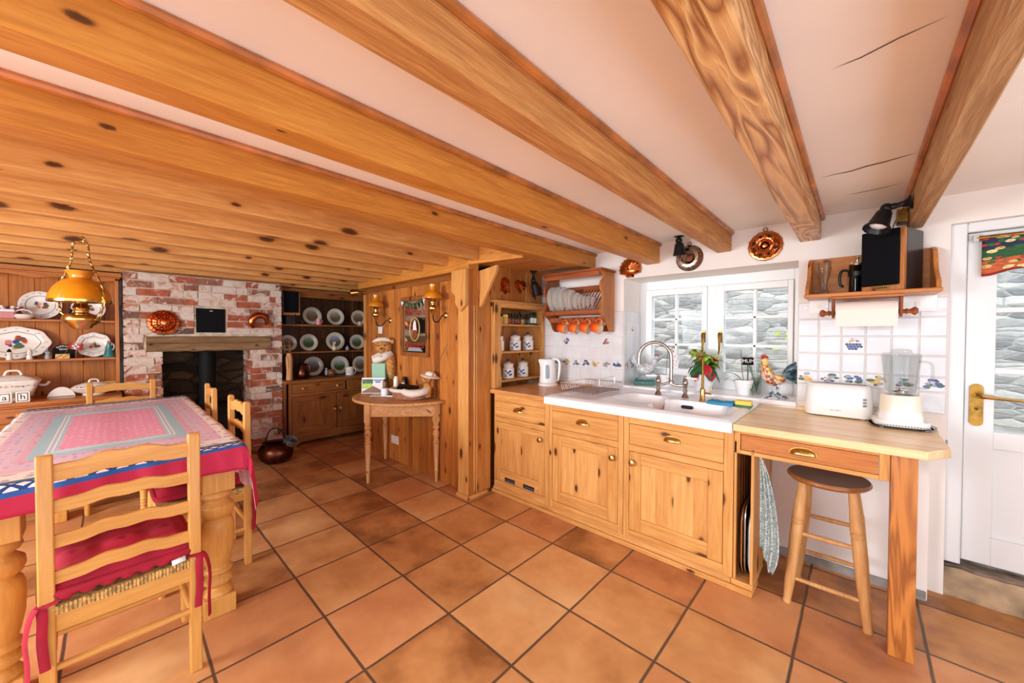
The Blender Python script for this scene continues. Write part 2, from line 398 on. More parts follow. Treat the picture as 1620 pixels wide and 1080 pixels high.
def mirror_mat():
    t = NT('Mirror glass'); t.base((196, 186, 172)); return t.fin(.05, 1)
M['mirror'] = mirror_mat()
def scene_mat(name, sky, mid, low):
    t = NT(name); z = t.sep(t.coord('Object'))[2]; n = t.noise(t.coord(), 30, 3)
    f = t.math('ADD', t.math('MULTIPLY', z, 3.6), t.math('MULTIPLY', n, .3))
    t.base(t.ramp(f, [(.1, low), (.55, mid), (.9, sky)])); return t.fin(.3, coat=.4)
M['scene'] = [scene_mat('Plate landscape', (176, 196, 206), (70, 92, 44), (52, 66, 32)), scene_mat('Plate village', (150, 172, 196), (110, 84, 58), (70, 60, 40)),
              scene_mat('Plate ship', (186, 176, 150), (116, 96, 74), (76, 66, 54))]
# ---------------------------------------------------------------- geometry helpers
def R(axis, a): return Matrix.Rotation(a, 4, axis)
def T(x, y, z): return Matrix.Translation((x, y, z))
def S(x, y, z): return Matrix.Diagonal((x, y, z, 1))

class MB:
    """collects shapes into ONE mesh object"""
    def __init__(s): s.v = []; s.f = []; s.mi = []; s.mats = []; s.uv = {}
    def m(s, mat):
        if mat not in s.mats: s.mats.append(mat)
        return s.mats.index(mat)
    def add(s, vs, fs, mat, X=None, uvs=None):
        o = len(s.v); i = s.m(mat)
        s.v += [(X @ Vector(p)) if X is not None else Vector(p) for p in vs]
        for f in fs:
            s.f.append([o + k for k in f]); s.mi.append(i)
        if uvs:
            for k, q in enumerate(uvs): s.uv[o + k] = q
        return s
    def box(s, x0, x1, y0, y1, z0, z1, mat, X=None):
        vs = [(x, y, z) for z in (z0, z1) for y in (y0, y1) for x in (x0, x1)]
        fs = [(0, 2, 3, 1), (4, 5, 7, 6), (0, 1, 5, 4), (2, 6, 7, 3), (0, 4, 6, 2), (1, 3, 7, 5)]
        return s.add(vs, fs, mat, X)
    def cbox(s, c, d, mat, X=None):
        return s.box(c[0] - d[0] / 2, c[0] + d[0] / 2, c[1] - d[1] / 2, c[1] + d[1] / 2, c[2] - d[2] / 2, c[2] + d[2] / 2, mat, X)
    def loft(s, rings, mat, X=None, closed=True, cap=(True, True), loop=False):
        n = len(rings[0]); vs = [p for r in rings for p in r]; fs = []
        m = len(rings)
        for i in range(m if loop else m - 1):
            a, b = i * n, ((i + 1) % m) * n
            for j in range(n if closed else n - 1):
                k = (j + 1) % n
                fs.append((a + j, a + k, b + k, b + j))
        if not loop:
            if cap[0]: fs.append(tuple(range(n))[::-1])
            if cap[1]: fs.append(tuple((m - 1) * n + j for j in range(n)))
        return s.add(vs, fs, mat, X)
    def lathe(s, prof, mat, X=None, n=24, sx=1, sy=1, cap=(True, True), ripple=None):
        rings = []
        for r, z in prof:
            ring = []
            for j in range(n):
                a = 2 * PI * j / n
                q = r * (1 + (ripple[1] * math.cos(ripple[0] * a) if ripple else 0))
                ring.append((q * math.cos(a) * sx, q * math.sin(a) * sy, z))
            rings.append(ring)
        return s.loft(rings, mat, X, cap=cap)
    def tube(s, pts, r, mat, X=None, n=8, loop=False, cap=(True, True), flat=1.0):
        pts = [Vector(p) for p in pts]; m = len(pts)
        rad = r if isinstance(r, (list, tuple)) else [r] * m
        rings = []; up = None
        for i in range(m):
            if loop: d = pts[(i + 1) % m] - pts[i - 1]
            else: d = pts[min(i + 1, m - 1)] - pts[max(i - 1, 0)]
            d.normalize()
            if up is None:
                up = Vector((0, 0, 1)) if abs(d.z) < .9 else Vector((1, 0, 0))
            u = d.cross(up)
            if u.length < 1e-5: u = d.cross(Vector((0, 1, 0)))
            u.normalize(); w = u.cross(d).normalized(); up = w
            rings.append([pts[i] + (u * math.cos(2 * PI * j / n) + w * flat * math.sin(2 * PI * j / n)) * rad[i] for j in range(n)])
        return s.loft(rings, mat, X, cap=cap, loop=loop)
    def bar(s, a, b, r, mat, X=None, n=8): return s.tube([a, b], r, mat, X, n)
    def prism(s, poly, d0, d1, mat, plane='xz', X=None):
        def P(p, d):
            return {'xz': (p[0], d, p[1]), 'yz': (d, p[0], p[1]), 'xy': (p[0], p[1], d)}[plane]
        n = len(poly); vs = [P(p, d0) for p in poly] + [P(p, d1) for p in poly]
        fs = [tuple(range(n))[::-1], tuple(range(n, 2 * n))] + [(j, (j + 1) % n, n + (j + 1) % n, n + j) for j in range(n)]
        return s.add(vs, fs, mat, X)
    def ball(s, c, r, mat, X=None, n=16, m=10):
        r = r if isinstance(r, (list, tuple)) else (r, r, r)
        rings = []
        for i in range(m + 1):
            a = -PI / 2 + PI * i / m; q = max(math.cos(a), .02)
            rings.append([(c[0] + r[0] * q * math.cos(2 * PI * j / n), c[1] + r[1] * q * math.sin(2 * PI * j / n), c[2] + r[2] * math.sin(a)) for j in range(n)])
        return s.loft(rings, mat, X)
    def quad(s, a, b, c, d, mat, X=None, uvs=None): return s.add([a, b, c, d], [(0, 1, 2, 3)], mat, X, uvs)
    def text(s, body, size, mat, X, ext=.0008, align='CENTER', spacing=1.0):
        cu = bpy.data.curves.new('t', 'FONT'); cu.body = body; cu.size = size; cu.extrude = ext; cu.align_x = align; cu.align_y = 'CENTER'
        cu.space_character = spacing; cu.resolution_u = 3
        ob = bpy.data.objects.new('t', cu); COL.objects.link(ob)
        dg = bpy.context.evaluated_depsgraph_get(); dg.update()
        me = bpy.data.meshes.new_from_object(ob.evaluated_get(dg))
        s.add([v.co.copy() for v in me.vertices], [tuple(p.vertices) for p in me.polygons], mat, X)
        bpy.data.objects.remove(ob); bpy.data.meshes.remove(me); bpy.data.curves.remove(cu)
        return s
    def build(s, name, parent=None, bevel=0, seg=2, world=True, sub=0, ang=38, origin=None, solid=0):
        me = bpy.data.meshes.new(name)
        ox = None
        if parent is not None and world: ox = root_matrix(parent).inverted()
        elif parent is None and origin != 0:
            if origin is None:
                xs = [p.x for p in s.v]; ys = [p.y for p in s.v]; zs = [p.z for p in s.v]
                origin = ((min(xs) + max(xs)) / 2, (min(ys) + max(ys)) / 2, min(zs))
            ox = Matrix.Translation(origin).inverted()
        bm = bmesh.new()
        bv = [bm.verts.new((ox @ p) if ox is not None else p) for p in s.v]
        ul = bm.loops.layers.uv.new('UVMap') if s.uv else None
        for f, i in zip(s.f, s.mi):
            try: fc = bm.faces.new([bv[k] for k in f])
            except ValueError: continue
            fc.material_index = i; fc.smooth = True
            if ul:
                for k, lp in zip(f, fc.loops): lp[ul].uv = s.uv.get(k, (0, 0))
        bmesh.ops.recalc_face_normals(bm, faces=bm.faces)
        bm.normal_update()
        for e in bm.edges:
            if len(e.link_faces) == 2 and e.calc_face_angle(0) > math.radians(ang): e.smooth = False
        bm.to_mesh(me); bm.free()
        for m_ in s.mats: me.materials.append(m_ if not isinstance(m_, str) else M[m_])
        o = bpy.data.objects.new(name, me); COL.objects.link(o)
        if parent is not None: o.parent = parent
        elif origin != 0: o.location = origin
        if solid:
            md = o.modifiers.new('solid', 'SOLIDIFY'); md.thickness = solid; md.offset = 0
        if sub:
            md = o.modifiers.new('sub', 'SUBSURF'); md.levels = sub; md.render_levels = sub
        if bevel:
            md = o.modifiers.new('bev', 'BEVEL'); md.width = bevel; md.segments = seg; md.limit_method = 'ANGLE'; md.angle_limit = math.radians(40)
        return o

def root_matrix(o):
    m = o.matrix_basis.copy()
    while o.parent is not None: o = o.parent; m = o.matrix_basis @ m
    return m
def tag(o, label, cat, group=None, kind=None):
    o['label'] = label; o['category'] = cat
    if group: o['group'] = group
    if kind: o['kind'] = kind
    return o
def thing(name, label, cat, loc=(0, 0, 0), rz=0, group=None, kind=None):
    o = bpy.data.objects.new(name, None); COL.objects.link(o); o.empty_display_size = .05
    o.location = loc; o.rotation_euler = (0, 0, rz)
    return tag(o, label, cat, group, kind)
def struct(o): o['kind'] = 'structure'; return o
def dup(o, loc, rz=None, label=None, parent=None, scale=None, rot=None):
    c = o.copy(); COL.objects.link(c)
    if parent is not None: c.parent = parent
    else:
        c.location = loc
        if rz is not None: c.rotation_euler = (0, 0, rz)
        if rot is not None: c.rotation_euler = rot
        if scale is not None: c.scale = scale
        if label: c['label'] = label
    for ch in list(o.children): dup(ch, None, parent=c)
    return c

def arc(c, r, a0, a1, n, plane='xz', d=0.0):
    o = []
    for i in range(n + 1):
        a = a0 + (a1 - a0) * i / n; p = (c[0] + r * math.cos(a), c[1] + r * math.sin(a))
        o.append({'xz': (p[0], d, p[1]), 'yz': (d, p[0], p[1]), 'xy': (p[0], p[1], d)}[plane])
    return o
def rrect(w, d, r, z=0.0, n=5, cx=0.0, cy=0.0):
    r = min(r, w / 2 - 1e-4, d / 2 - 1e-4); o = []
    for sx, sy, a0 in ((1, 1, 0), (-1, 1, PI / 2), (-1, -1, PI), (1, -1, 1.5 * PI)):
        for i in range(n + 1):
            a = a0 + PI / 2 * i / n
            o.append((cx + sx * (w / 2 - r) + r * math.cos(a), cy + sy * (d / 2 - r) + r * math.sin(a), z))
    return o
def spline(pts, n=6):
    """Catmull-Rom through points"""
    p = [Vector(q) for q in pts]; o = []
    for i in range(len(p) - 1):
        a = p[max(i - 1, 0)]; b = p[i]; c = p[i + 1]; d = p[min(i + 2, len(p) - 1)]
        for k in range(n):
            t = k / n
            o.append(.5 * ((2 * b) + (c - a) * t + (2 * a - 5 * b + 4 * c - d) * t * t + (3 * b - a - 3 * c + d) * t ** 3))
    o.append(p[-1]); return o
def posy(mb, X, r, n=9, seed=1, cols=('c_red', 'c_blue', 'c_pink', 'c_yellow', 'c_green', 'c_green', 'c_red'), th=.0012, squash=1.0):
    """a painted spray of flowers in the local xy plane, raised a hair off the glaze"""
    g = random.Random(seed)
    for k in range(n):
        a = g.random() * 2 * PI; q = r * .75 * math.sqrt(g.random()); s = r * g.uniform(.16, .3)
        c = cols[k % len(cols)]
        pts = [(q * math.cos(a) + s * math.cos(b * PI / 4) * (1 if c != 'c_green' else 1.5), (q * math.sin(a) + s * math.sin(b * PI / 4)) * squash, 0) for b in range(8)]
        zz = th * (1 + .15 * k)
        mb.prism([(p[0], p[1]) for p in pts], 0, zz, c, 'xy', X)
EXPOSURE = 0.0; SKY = 3.7
# ---------------------------------------------------------------- camera, daylight
cam = bpy.data.cameras.new('camera'); co_ = bpy.data.objects.new('camera', cam); COL.objects.link(co_)
cam.sensor_fit = 'HORIZONTAL'; cam.sensor_width = 36; cam.lens = 13.105; cam.clip_start = .02; cam.clip_end = 200
rt = Vector((.73200413, .68129687, .0021273)); dn = Vector((.01340265, -.01127822, -.99984657)); fw = Vector((-.68116835, .73192033, -.01738689))
mm = Matrix((rt, -dn, -fw)).transposed().to_4x4(); mm.translation = Vector((3.12687, -.68459, 1.35750)); co_.matrix_world = mm
SC.camera = co_
SC.view_settings.view_transform = 'Standard'; SC.view_settings.look = 'None'; SC.view_settings.gamma = 1; SC.view_settings.exposure = EXPOSURE
SC.view_settings.use_curve_mapping = False
SC.cycles.use_denoising = True; SC.cycles.max_bounces = 10; SC.cycles.diffuse_bounces = 6; SC.cycles.transparent_max_bounces = 12
SC.cycles.caustics_reflective = False; SC.cycles.caustics_refractive = False; SC.cycles.sample_clamp_indirect = 6
w = bpy.data.worlds.new('World'); SC.world = w; w.use_nodes = True
bg = w.node_tree.nodes['Background']; bg.inputs[0].default_value = (.86, .95, 1.08, 1); bg.inputs[1].default_value = SKY
def area(name, loc, rot, sx, sy, power, col=(1, 1, 1)):
    l = bpy.data.lights.new(name, 'AREA'); l.shape = 'RECTANGLE'; l.size = sx; l.size_y = sy; l.energy = power; l.color = col
    o = bpy.data.objects.new(name, l); COL.objects.link(o); o.location = loc; o.rotation_euler = rot; return o
def sun(name, rot, e, ang, col):
    l = bpy.data.lights.new(name, 'SUN'); l.energy = e; l.angle = ang; l.color = col
    o = bpy.data.objects.new(name, l); COL.objects.link(o); o.rotation_euler = rot; return o

# ---------------------------------------------------------------- the setting
W = 2.275; ZC = 2.083; WX = 3.468
b = MB(); b.box(-2.5, 4.9, -3.4, 2.36, -.06, 0, 'floor'); struct(b.build('floor', origin=0))
b = MB(); b.box(-2.5, 4.9, -3.4, 2.66, ZC, ZC + .1, 'ceiling'); ceil = struct(b.build('ceiling', origin=0))
b = MB()
def crackline(pts, w0):
    n = len(pts)
    for i in range(n - 1):
        (x0, y0), (x1, y1) = pts[i], pts[i + 1]; a = w0 * math.sin(PI * (i + .02) / (n - 1)); c = w0 * math.sin(PI * (i + .98) / (n - 1))
        b.add([(x0, y0 - a, ZC - .001), (x0, y0 + a, ZC - .001), (x1, y1 + c, ZC - .001), (x1, y1 - c, ZC - .001)], [(0, 1, 2, 3)], 'crack')
crackline([(2.98, 1.545), (3.04, 1.54), (3.09, 1.545), (3.14, 1.525), (3.20, 1.52), (3.25, 1.505), (3.29, 1.50)], .007)
crackline([(3.06, 1.90), (3.13, 1.905), (3.20, 1.90), (3.28, 1.87)], .005)
crackline([(3.06, .66), (3.12, .655), (3.19, .63), (3.27, .615)], .003)
o = b.build('ceiling_crack', ceil, world=False)

OX0, OX1, OZ0, OZ1 = 1.665, 2.843, .935, 1.832
b = MB()
b.box(-2.5, OX0, W, 2.66, 0, ZC + .05, 'plaster'); b.box(OX1, WX, W, 2.66, 0, ZC + .05, 'plaster')
b.box(OX0, OX1, W, 2.66, OZ1, ZC + .05, 'plaster'); b.box(OX0, OX1, W, 2.66, 0, OZ0, 'plaster')
b.box(WX, 4.9, W, 2.66, 1.935, ZC + .05, 'plaster'); b.box(4.42, 4.9, W, 2.66, 0, 1.935, 'plaster')
wall_back = struct(b.build('wall_back', origin=0))
b = MB(); b.box(-2.5, -2.36, -3.4, W, 0, ZC + .05, 'plaster'); struct(b.build('wall_left', origin=0))
b = MB(); b.box(2.66, 3.40, 2.15, W, 0, .85, 'plaster'); struct(b.build('wall_boxing', origin=0))
b = MB(); b.box(2.70, 3.395, 2.135, 2.15, 0, .045, 'stone_grey'); struct(b.build('baseboard_back', origin=0))

b = MB(); b.box(4.75, 4.9, .9, W, 0, ZC + .05, 'plaster'); struct(b.build('wall_right_baffle', origin=0))  # unseen length of wall, added to hold back sky light from the right
b = MB()
for q in ((-2.5, -.1, 0, ZC), (1.5, 1.9, 0, ZC), (-.1, 1.5, 0, .85), (-.1, 1.5, 1.95, ZC)): b.box(q[0], q[1], -3.55, -3.4, q[2], q[3] + .05, 'plaster')
struct(b.build('wall_front', origin=0))
# wall tiles: 104 mm glazed squares, one band of narrower border tiles
TS = .104
ROWS = [(1.563, 1.459), (1.459, 1.355), (1.355, 1.251), (1.251, 1.141), (1.141, 1.061), (1.061, .947)]
def tile_run(name, x0, x1, xs, zlo, skip=()):
    g = MB(); t_ = MB(); bd = MB()
    g.box(x0, x1, W - .006, W + .002, zlo, 1.563, 'grout')
    for ri, (z1, z0) in enumerate(ROWS):
        for k in range(len(xs) - 1):
            a, c = xs[k] + .0015, xs[k + 1] - .0015; zz0 = max(z0, zlo) + .0015; zz1 = z1 - .0015
            e = .004; y = W - .011; yb = W - .004
            vs = [(a, yb, zz0), (c, yb, zz0), (c, yb, zz1), (a, yb, zz1), (a + e, y, zz0 + e), (c - e, y, zz0 + e), (c - e, y, zz1 - e), (a + e, y, zz1 - e)]
            t_.add(vs, [(4, 5, 6, 7), (0, 1, 5, 4), (1, 2, 6, 5), (2, 3, 7, 6), (3, 0, 4, 7)], 'tile')
            if ri == 4:
                cx, cz = (a + c) / 2, (z0 + z1) / 2
                X = T(cx, y - .0002, cz) @ R('X', PI / 2)
                kind = (k + (3 if x0 > 2 else 0)) % 3
                if kind == 0: posy(bd, X, .046, 15, k, ('c_yellow', 'c_yellow', 'c_yellow', 'c_green', 'c_brown', 'c_grey'), .0006, .68)
                elif kind == 1: posy(bd, X, .046, 16, k, ('c_grey', 'c_pink', 'c_purple', 'c_green', 'c_grey'), .0006, .68)
                else: posy(bd, X, .046, 16, k, ('c_blue', 'c_blue', 'c_navy', 'c_green', 'c_grey'), .0006, .68)
    root = g.build(name, wall_back, world=False); root['kind'] = 'structure'
    t_.build('glazed_tiles', root, world=False); bd.build('fruit_border', root, world=False)
    return root
xl = [OX0 - TS * k for k in range(10)][::-1]; xl[0] = .74
tl = tile_run('tile_splashback', .74, OX0, xl, .915)
xr = [OX1 + TS * k for k in range(6)] + [WX - .004]
tr = tile_run('tile_splashback', OX1, WX - .004, xr, .947)
b = MB()
def motif(x, z, cols, sd, sq=1): posy(b, T(x, W - .0114, z) @ R('X', PI / 2), .036, 14, sd, cols, .0006, sq)
motif(xl[3] + .05, 1.303, ('c_blue', 'c_navy', 'c_blue', 'c_grey', 'c_yellow'), 3)
motif(xl[7] + .05, 1.303, ('c_pink', 'c_purple', 'c_red', 'c_green'), 4)
b.build('fruit_motif', tl, world=False)
b = MB(); X = T(OX1 + TS * 2.5, W - .0114, 1.303)
for i in range(13):
    x, z = (i % 5 - 2) * .014 + (i // 5) * .006, .004 - (i // 5) * .013
    b.prism([(.0075 * math.cos(k * PI / 4) + x, .0075 * math.sin(k * PI / 4) + z) for k in range(8)], -.0008, 0, 'c_blue' if i % 3 else 'c_navy', 'xz', X)
posy(b, X @ T(0, 0, .026) @ R('X', PI / 2), .03, 7, 5, ('c_yellow', 'c_brown', 'c_grey', 'c_yellow'), .0006, .5)
b.build('grape_motif', tr, world=False)
# tiled reveal left of the window
b = MB()
for ri, (z1, z0) in enumerate(ROWS):
    for k in range(3):
        y0, y1 = W + k * .104 + .002, W + (k + 1) * .104 - .002
        b.box(OX0 - .002, OX0 + .006, y0, min(y1, 2.585), max(z0, OZ0) + .002, z1 - .002, 'tile')
b.box(OX0 - .002, OX0 + .003, W, 2.59, OZ0, 1.563, 'grout')
posy(b, T(OX0 + .0066, W + .155, 1.41) @ R('Y', PI / 2), .032, 10, 9, ('c_yellow', 'c_yellow', 'c_brown'), .0006)
for k in range(3): posy(b, T(OX0 + .0066, W + .052 + .104 * k, 1.10) @ R('Y', PI / 2), .036, 10, 19 + k, ('c_yellow', 'c_pink', 'c_green', 'c_yellow', 'c_grey') if k % 2 == 0 else ('c_blue', 'c_grey', 'c_pink', 'c_green'), .0006)
b.build('reveal_tiles', tl, world=False)
b = MB(); b.box(OX0, OX1, W - .012, 2.60, OZ0 - .03, OZ0 + .001, 'ceramic'); struct(b.build('window_sill', origin=0, bevel=.004))

# window_1: two white casements of 2 x 3 panes
YF = 2.60
win = MB()
for x0, x1, z0, z1 in ((OX0, 1.725, OZ0, OZ1), (2.79, OX1, OZ0, OZ1), (1.725, 2.79, 1.755, OZ1), (1.725, 2.79, OZ0, 1.018), (2.228, 2.298, 1.018, 1.755)):
    win.box(x0, x1, YF - .005, YF + .06, z0, z1, 'upvc')
win = win.build('window_1', origin=0, bevel=.004); struct(win)
for (x0, x1, px0, px1) in ((1.728, 2.230, 1.783, 2.191), (2.296, 2.788, 2.354, 2.756)):
    z0, z1, pz0, pz1 = 1.02, 1.752, 1.072, 1.702
    s_ = MB()
    for q in ((x0, px0, z0, z1), (px1, x1, z0, z1), (px0, px1, pz1, z1), (px0, px1, z0, pz0)): s_.box(q[0], q[1], YF - .03, YF + .04, q[2], q[3], 'upvc')
    xm = (px0 + px1) / 2
    s_.box(xm - .011, xm + .011, YF - .012, YF + .022, pz0, pz1, 'upvc')
    for z in (1.279, 1.494): s_.box(px0, px1, YF - .012, YF + .022, z - .011, z + .011, 'upvc')
    s_ = s_.build('window_sash', win, world=False, bevel=.004); s_['label'] = 'white casement sash with six panes'
    g = MB(); g.box(px0, px1, YF + .004, YF + .008, pz0, pz1, 'pane'); g.build('window_pane', s_, world=False)
    hx = px1 + .022 if x0 < 2 else px0 - .022
    h = MB(); h.box(hx - .011, hx + .011, YF - .038, YF - .03, 1.30, 1.40, 'brass_old')
    h.tube([(hx, YF - .04, 1.372), (hx, YF - .068, 1.374), (hx, YF - .075, 1.36), (hx + .004, YF - .075, 1.29), (hx, YF - .07, 1.235), (hx - .006, YF - .066, 1.21)], [.008, .009, .01, .009, .007, .005], 'brass_old')
    h = h.build('window_handle', s_, world=False); h['label'] = 'antique brass window handle'

# door_1: half-glazed white door above a stone step
YD = 2.36
d = MB(); FX0, FX1, LX0, LX1 = 3.468, 4.42, 3.528, 4.36
d.box(FX0, LX0, YD - .055, YD + .06, .17, 1.935, 'door_paint'); d.box(LX1, FX1, YD - .055, YD + .06, .17, 1.935, 'door_paint'); d.box(LX0, LX1, YD - .055, YD + .06, 1.885, 1.935, 'door_paint')
door = struct(d.build('door_1', origin=0, bevel=.006))
d = MB(); gx0, gx1, gz0, gz1 = 3.628, 4.26, .875, 1.78
for q in ((LX0 + .004, gx0, .195, 1.882), (gx1, LX1 - .004, .195, 1.882), (gx0, gx1, gz1, 1.882), (gx0, gx1, .79, gz0), (gx0, gx1, .195, .335)): d.box(q[0], q[1], YD - .03, YD + .03, q[2], q[3], 'door_paint')
d.box(gx0, gx1, YD - .012, YD + .02, .335, .79, 'door_paint')
for k in range(1, 6): d.box(gx0 + k * .108 - .002, gx0 + k * .108 + .002, YD - .0135, YD - .011, .335, .79, 'grey_plastic')
for z in (1.487, 1.182): d.box(gx0, gx1, YD - .02, YD + .02, z - .012, z + .012, 'door_paint')
leaf = d.build('door_leaf', door, world=False, bevel=.007)
d = MB(); d.box(gx0, gx1, YD - .003, YD + .003, gz0, gz1, 'pane'); d.build('door_pane', leaf, world=False)
d = MB(); hx = 3.57
ring = lambda y: rrect(.046, .215, .022, 0, 5)
d.loft([[(p[0] + hx, YD - .03, p[1] + 1.005) for p in ring(0)], [(p[0] + hx, YD - .038, p[1] + 1.005) for p in ring(0)]], 'brass_old')
d.tube([(hx, YD - .036, 1.055), (hx, YD - .075, 1.055), (hx + .012, YD - .084, 1.054), (hx + .06, YD - .084, 1.05), (hx + .14, YD - .082, 1.046)], [.012, .011, .011, .009, .006], 'brass')
d.box(hx - .005, hx + .005, YD - .0395, YD - .037, .955, .985, 'brass_old'); d.ball((hx, YD - .038, .985), .007, 'brass_old', n=8, m=6)
h = d.build('door_handle', leaf, world=False); h['label'] = 'brass lever handle on a long plate'
d = MB()
xs = [3.468 + .0635 * k for k in range(16)]
rings = [[(x, 2.285 + .006 * math.sin(i * 1.7), 0), (x, 2.283 + .008 * math.sin(i * 2.3), .11 + .01 * math.sin(i)), (x, 2.30 + .006 * math.sin(i * 1.3), .158 + .006 * math.sin(i * 2.1)), (x, 2.45, .175 + .003 * math.sin(i)), (x, 2.45, 0)] for i, x in enumerate(xs)]
d.loft([[r[0], r[1], r[2]] for r in rings], 'step_stone', closed=False, cap=(False, False)); d.loft([[(r[2][0], r[2][1] - .012, r[2][2] - .006), (r[2][0], r[2][1] - .01, r[2][2] + .003), r[3], r[4]] for r in rings], 'step_top'); d.loft([[r[0], r[2], r[3], r[4]] for r in rings], 'step_stone'); tag(d.build('doorstep', bevel=.008), 'worn stone step below the white back door', 'step')
# yard wall seen through the glass
b = MB(); b.box(-3, 9, 4.6, 4.9, -.5, 2.45, 'yard_stone')
o = struct(b.build('wall_yard', origin=0))
b = MB(); b.box(-3, 9, 2.75, 4.6, -.6, -.02, 'step_stone'); struct(b.build('ground_yard', origin=0))
b = MB(); g = random.Random(4)
for k in range(70):
    x, z = 2.72 + g.gauss(0, .13), 1.30 + g.gauss(0, .08); a = g.random() * 6.28; l = g.uniform(.04, .08)
    X = T(x, 4.57 - g.random() * .08, z) @ R('Y', a) @ R('X', g.uniform(-.8, .8))
    b.add([(0, 0, 0), (l * .3, .004, l * .4), (0, 0, l), (-l * .3, .004, l * .4)], [(0, 1, 2, 3)], 'lime', X)
for k in range(5): b.tube([(2.72, 4.6, 1.22), (2.72 + (k - 2) * .05, 4.56, 1.26), (2.72 + (k - 2) * .10, 4.53, 1.34)], .004, 'lime', n=5)
tag(b.build('wall_fern'), 'bright green plant growing out of the yard stone wall', 'plant')

# ---------------------------------------------------------------- beams
def beam(x0, x1, z0, label, mat, strip=None, y0=-3.3, y1=W, tw=0.0, end=None, smat='copper_strip'):
    b = MB(); n = 14; rings = []
    g = random.Random(int(x0 * 1000))
    for i in range(n + 1):
        y = y0 + (y1 - y0) * i / n; wv = g.uniform(-.002, .002)
        c = .006; a, e = x0 + wv, x1 + wv * .6; zz = z0 + g.uniform(-.0015, .0015)
        rings.append([(a, y, ZC + .005), (a, y, zz + c), (a + c, y, zz), (e - c, y, zz), (e, y, zz + c), (e, y, ZC + .005)])
    b.loft(rings, mat)
    o = b.build('ceiling_beam', None); tag(o, label, 'beam', 'ceiling beams')
    if strip:
        s_ = MB(); sx = x1 if strip > 0 else x0
        s_.tube([(sx + strip * .004, y0, ZC - .012), (sx + strip * .004, y1, ZC - .012)], .014, smat, n=8)
        q = s_.build('cover_strip', o); q['label'] = 'thin stained moulding along the top edge'
    return o
beam(3.307, 3.372, 1.935, 'narrow sawn ceiling beam nearest the back door, carrying a black spotlight', 'beam_end', -1)
beam(2.848, 2.951, 1.945, 'rough grained ceiling beam ending above the right end of the window', 'beam_rough', 1)
beam(2.372, 2.467, 1.945, 'sawn ceiling beam ending above the middle of the window', 'beam_saw', 1)
beam(1.856, 1.965, 1.926, 'honey pine ceiling beam ending above the left end of the window', 'beam_y', 1)
beam(1.275, 1.392, 1.945, 'honey pine ceiling beam running to the plate rack', 'beam_y', 1)
names = ['first', 'second', 'third', 'fourth', 'fifth', 'sixth', 'seventh', 'eighth', 'ninth']
for i, x in enumerate((.905, .525, .150, -.22, -.59, -.96, -1.34, -1.72, -2.10)):
    far = i >= 6
    beam(x - .075, x, 1.953, '%s low pine joist to the left of the plate rack beam%s' % (names[i], ', over the dark dresser end' if far else ''), 'pine_y', None, y1=W if far else 1.31)
# boarded ceiling between the joists of the low side
b = MB(); b.box(-2.36, 1.28, -3.4, W, ZC - .012, ZC + .004, 'soffit'); struct(b.build('ceiling_boards', origin=0))
b = MB(); b.box(-1.2, .79, 1.30, 1.415, 1.893, ZC, 'beam_x'); tag(b.build('header_beam', bevel=.004), 'long pine header beam on top of the boarded partition', 'beam')
b = MB(); b.prism([(.79, 1.30), (1.335, 1.392), (1.335, W), (.60, W), (.60, 1.42)], 1.953, 1.968, 'soffit', 'xy')
b.prism([(.79, 1.296), (1.30, 1.386), (1.30, 1.402), (.79, 1.312)], 1.93, ZC, 'beam_x', 'xy')
tag(b.build('boarded_soffit'), 'boarded pine soffit over the kettle nook', 'soffit')

# partition of vertical boards, y = 1.40
b = MB(); k = 0; x = -1.2
while x < .66:
    x1 = min(x + .093, .66); g_ = .004
    b.prism([(x + g_, 1.395), (x1 - g_, 1.395), (x1, 1.400), (x1, 1.425), (x, 1.425), (x, 1.400)], 0, 1.9, 'panel_boards', 'xy'); x = x1
part = struct(b.build('wall_partition', origin=0))
b = MB(); b.box(-1.245, -1.195, 1.385, 1.44, 0, 1.93, 'pine_z'); struct(b.build('trim_1', origin=0, bevel=.004))
b = MB(); b.box(-1.2, .66, 1.378, 1.396, 1.845, 1.893, 'dark_x'); struct(b.build('trim_2', origin=0, bevel=.003))
# boxed post between partition and kitchen units
p = thing('timber_post', 'boxed pine post between the boarded partition and the base units', 'post', (.725, 1.45, 0))
b = MB(); b.box(.655, .79, 1.30, 1.325, 0, 1.895, 'pine_z'); b.box(.655, .675, 1.325, 1.42, 0, 1.895, 'pine_z'); b.build('front_board', p, bevel=.005)
b = MB()
for y0, y1, xx in ((1.302, 1.36, .794), (1.395, 1.475, .788), (1.478, 1.56, .788)): b.box(.70, xx, y0, y1, 0, 1.895, 'panel_boards_y')
for y in (1.366, 1.389): b.tube([(.79, y, .03), (.79, y, 1.6)], .009, 'pine_z')
b.box(.70, .782, 1.325, 1.56, 0, 1.895, 'panel_boards_y')
b.build('side_boards', p, bevel=.003)
b = MB(); b.box(.648, .808, 1.284, 1.30, 0, .032, 'pine_x'); b.box(.794, .808, 1.284, 1.565, 0, .032, 'pine_y'); b.build('skirting', p, bevel=.005)
b = MB(); b.prism([(.61, 1.893), (.79, 1.893), (.79, 1.60), (.72, 1.55), (.655, 1.62), (.655, 1.68), (.61, 1.72)], 1.268, 1.30, 'pine_z', 'xz'); q = b.build('corbel', p, bevel=.004); q['label'] = 'shaped corbel below the header beam'
b = MB(); b.prism([(.79, 1.895), (1.0, 1.92), (.985, 1.865), (.812, 1.60), (.79, 1.59)], 1.42, 1.45, 'pine_z', 'xz'); q = b.build('gusset', p, bevel=.004); q['label'] = 'triangular pine bracket under the soffit'

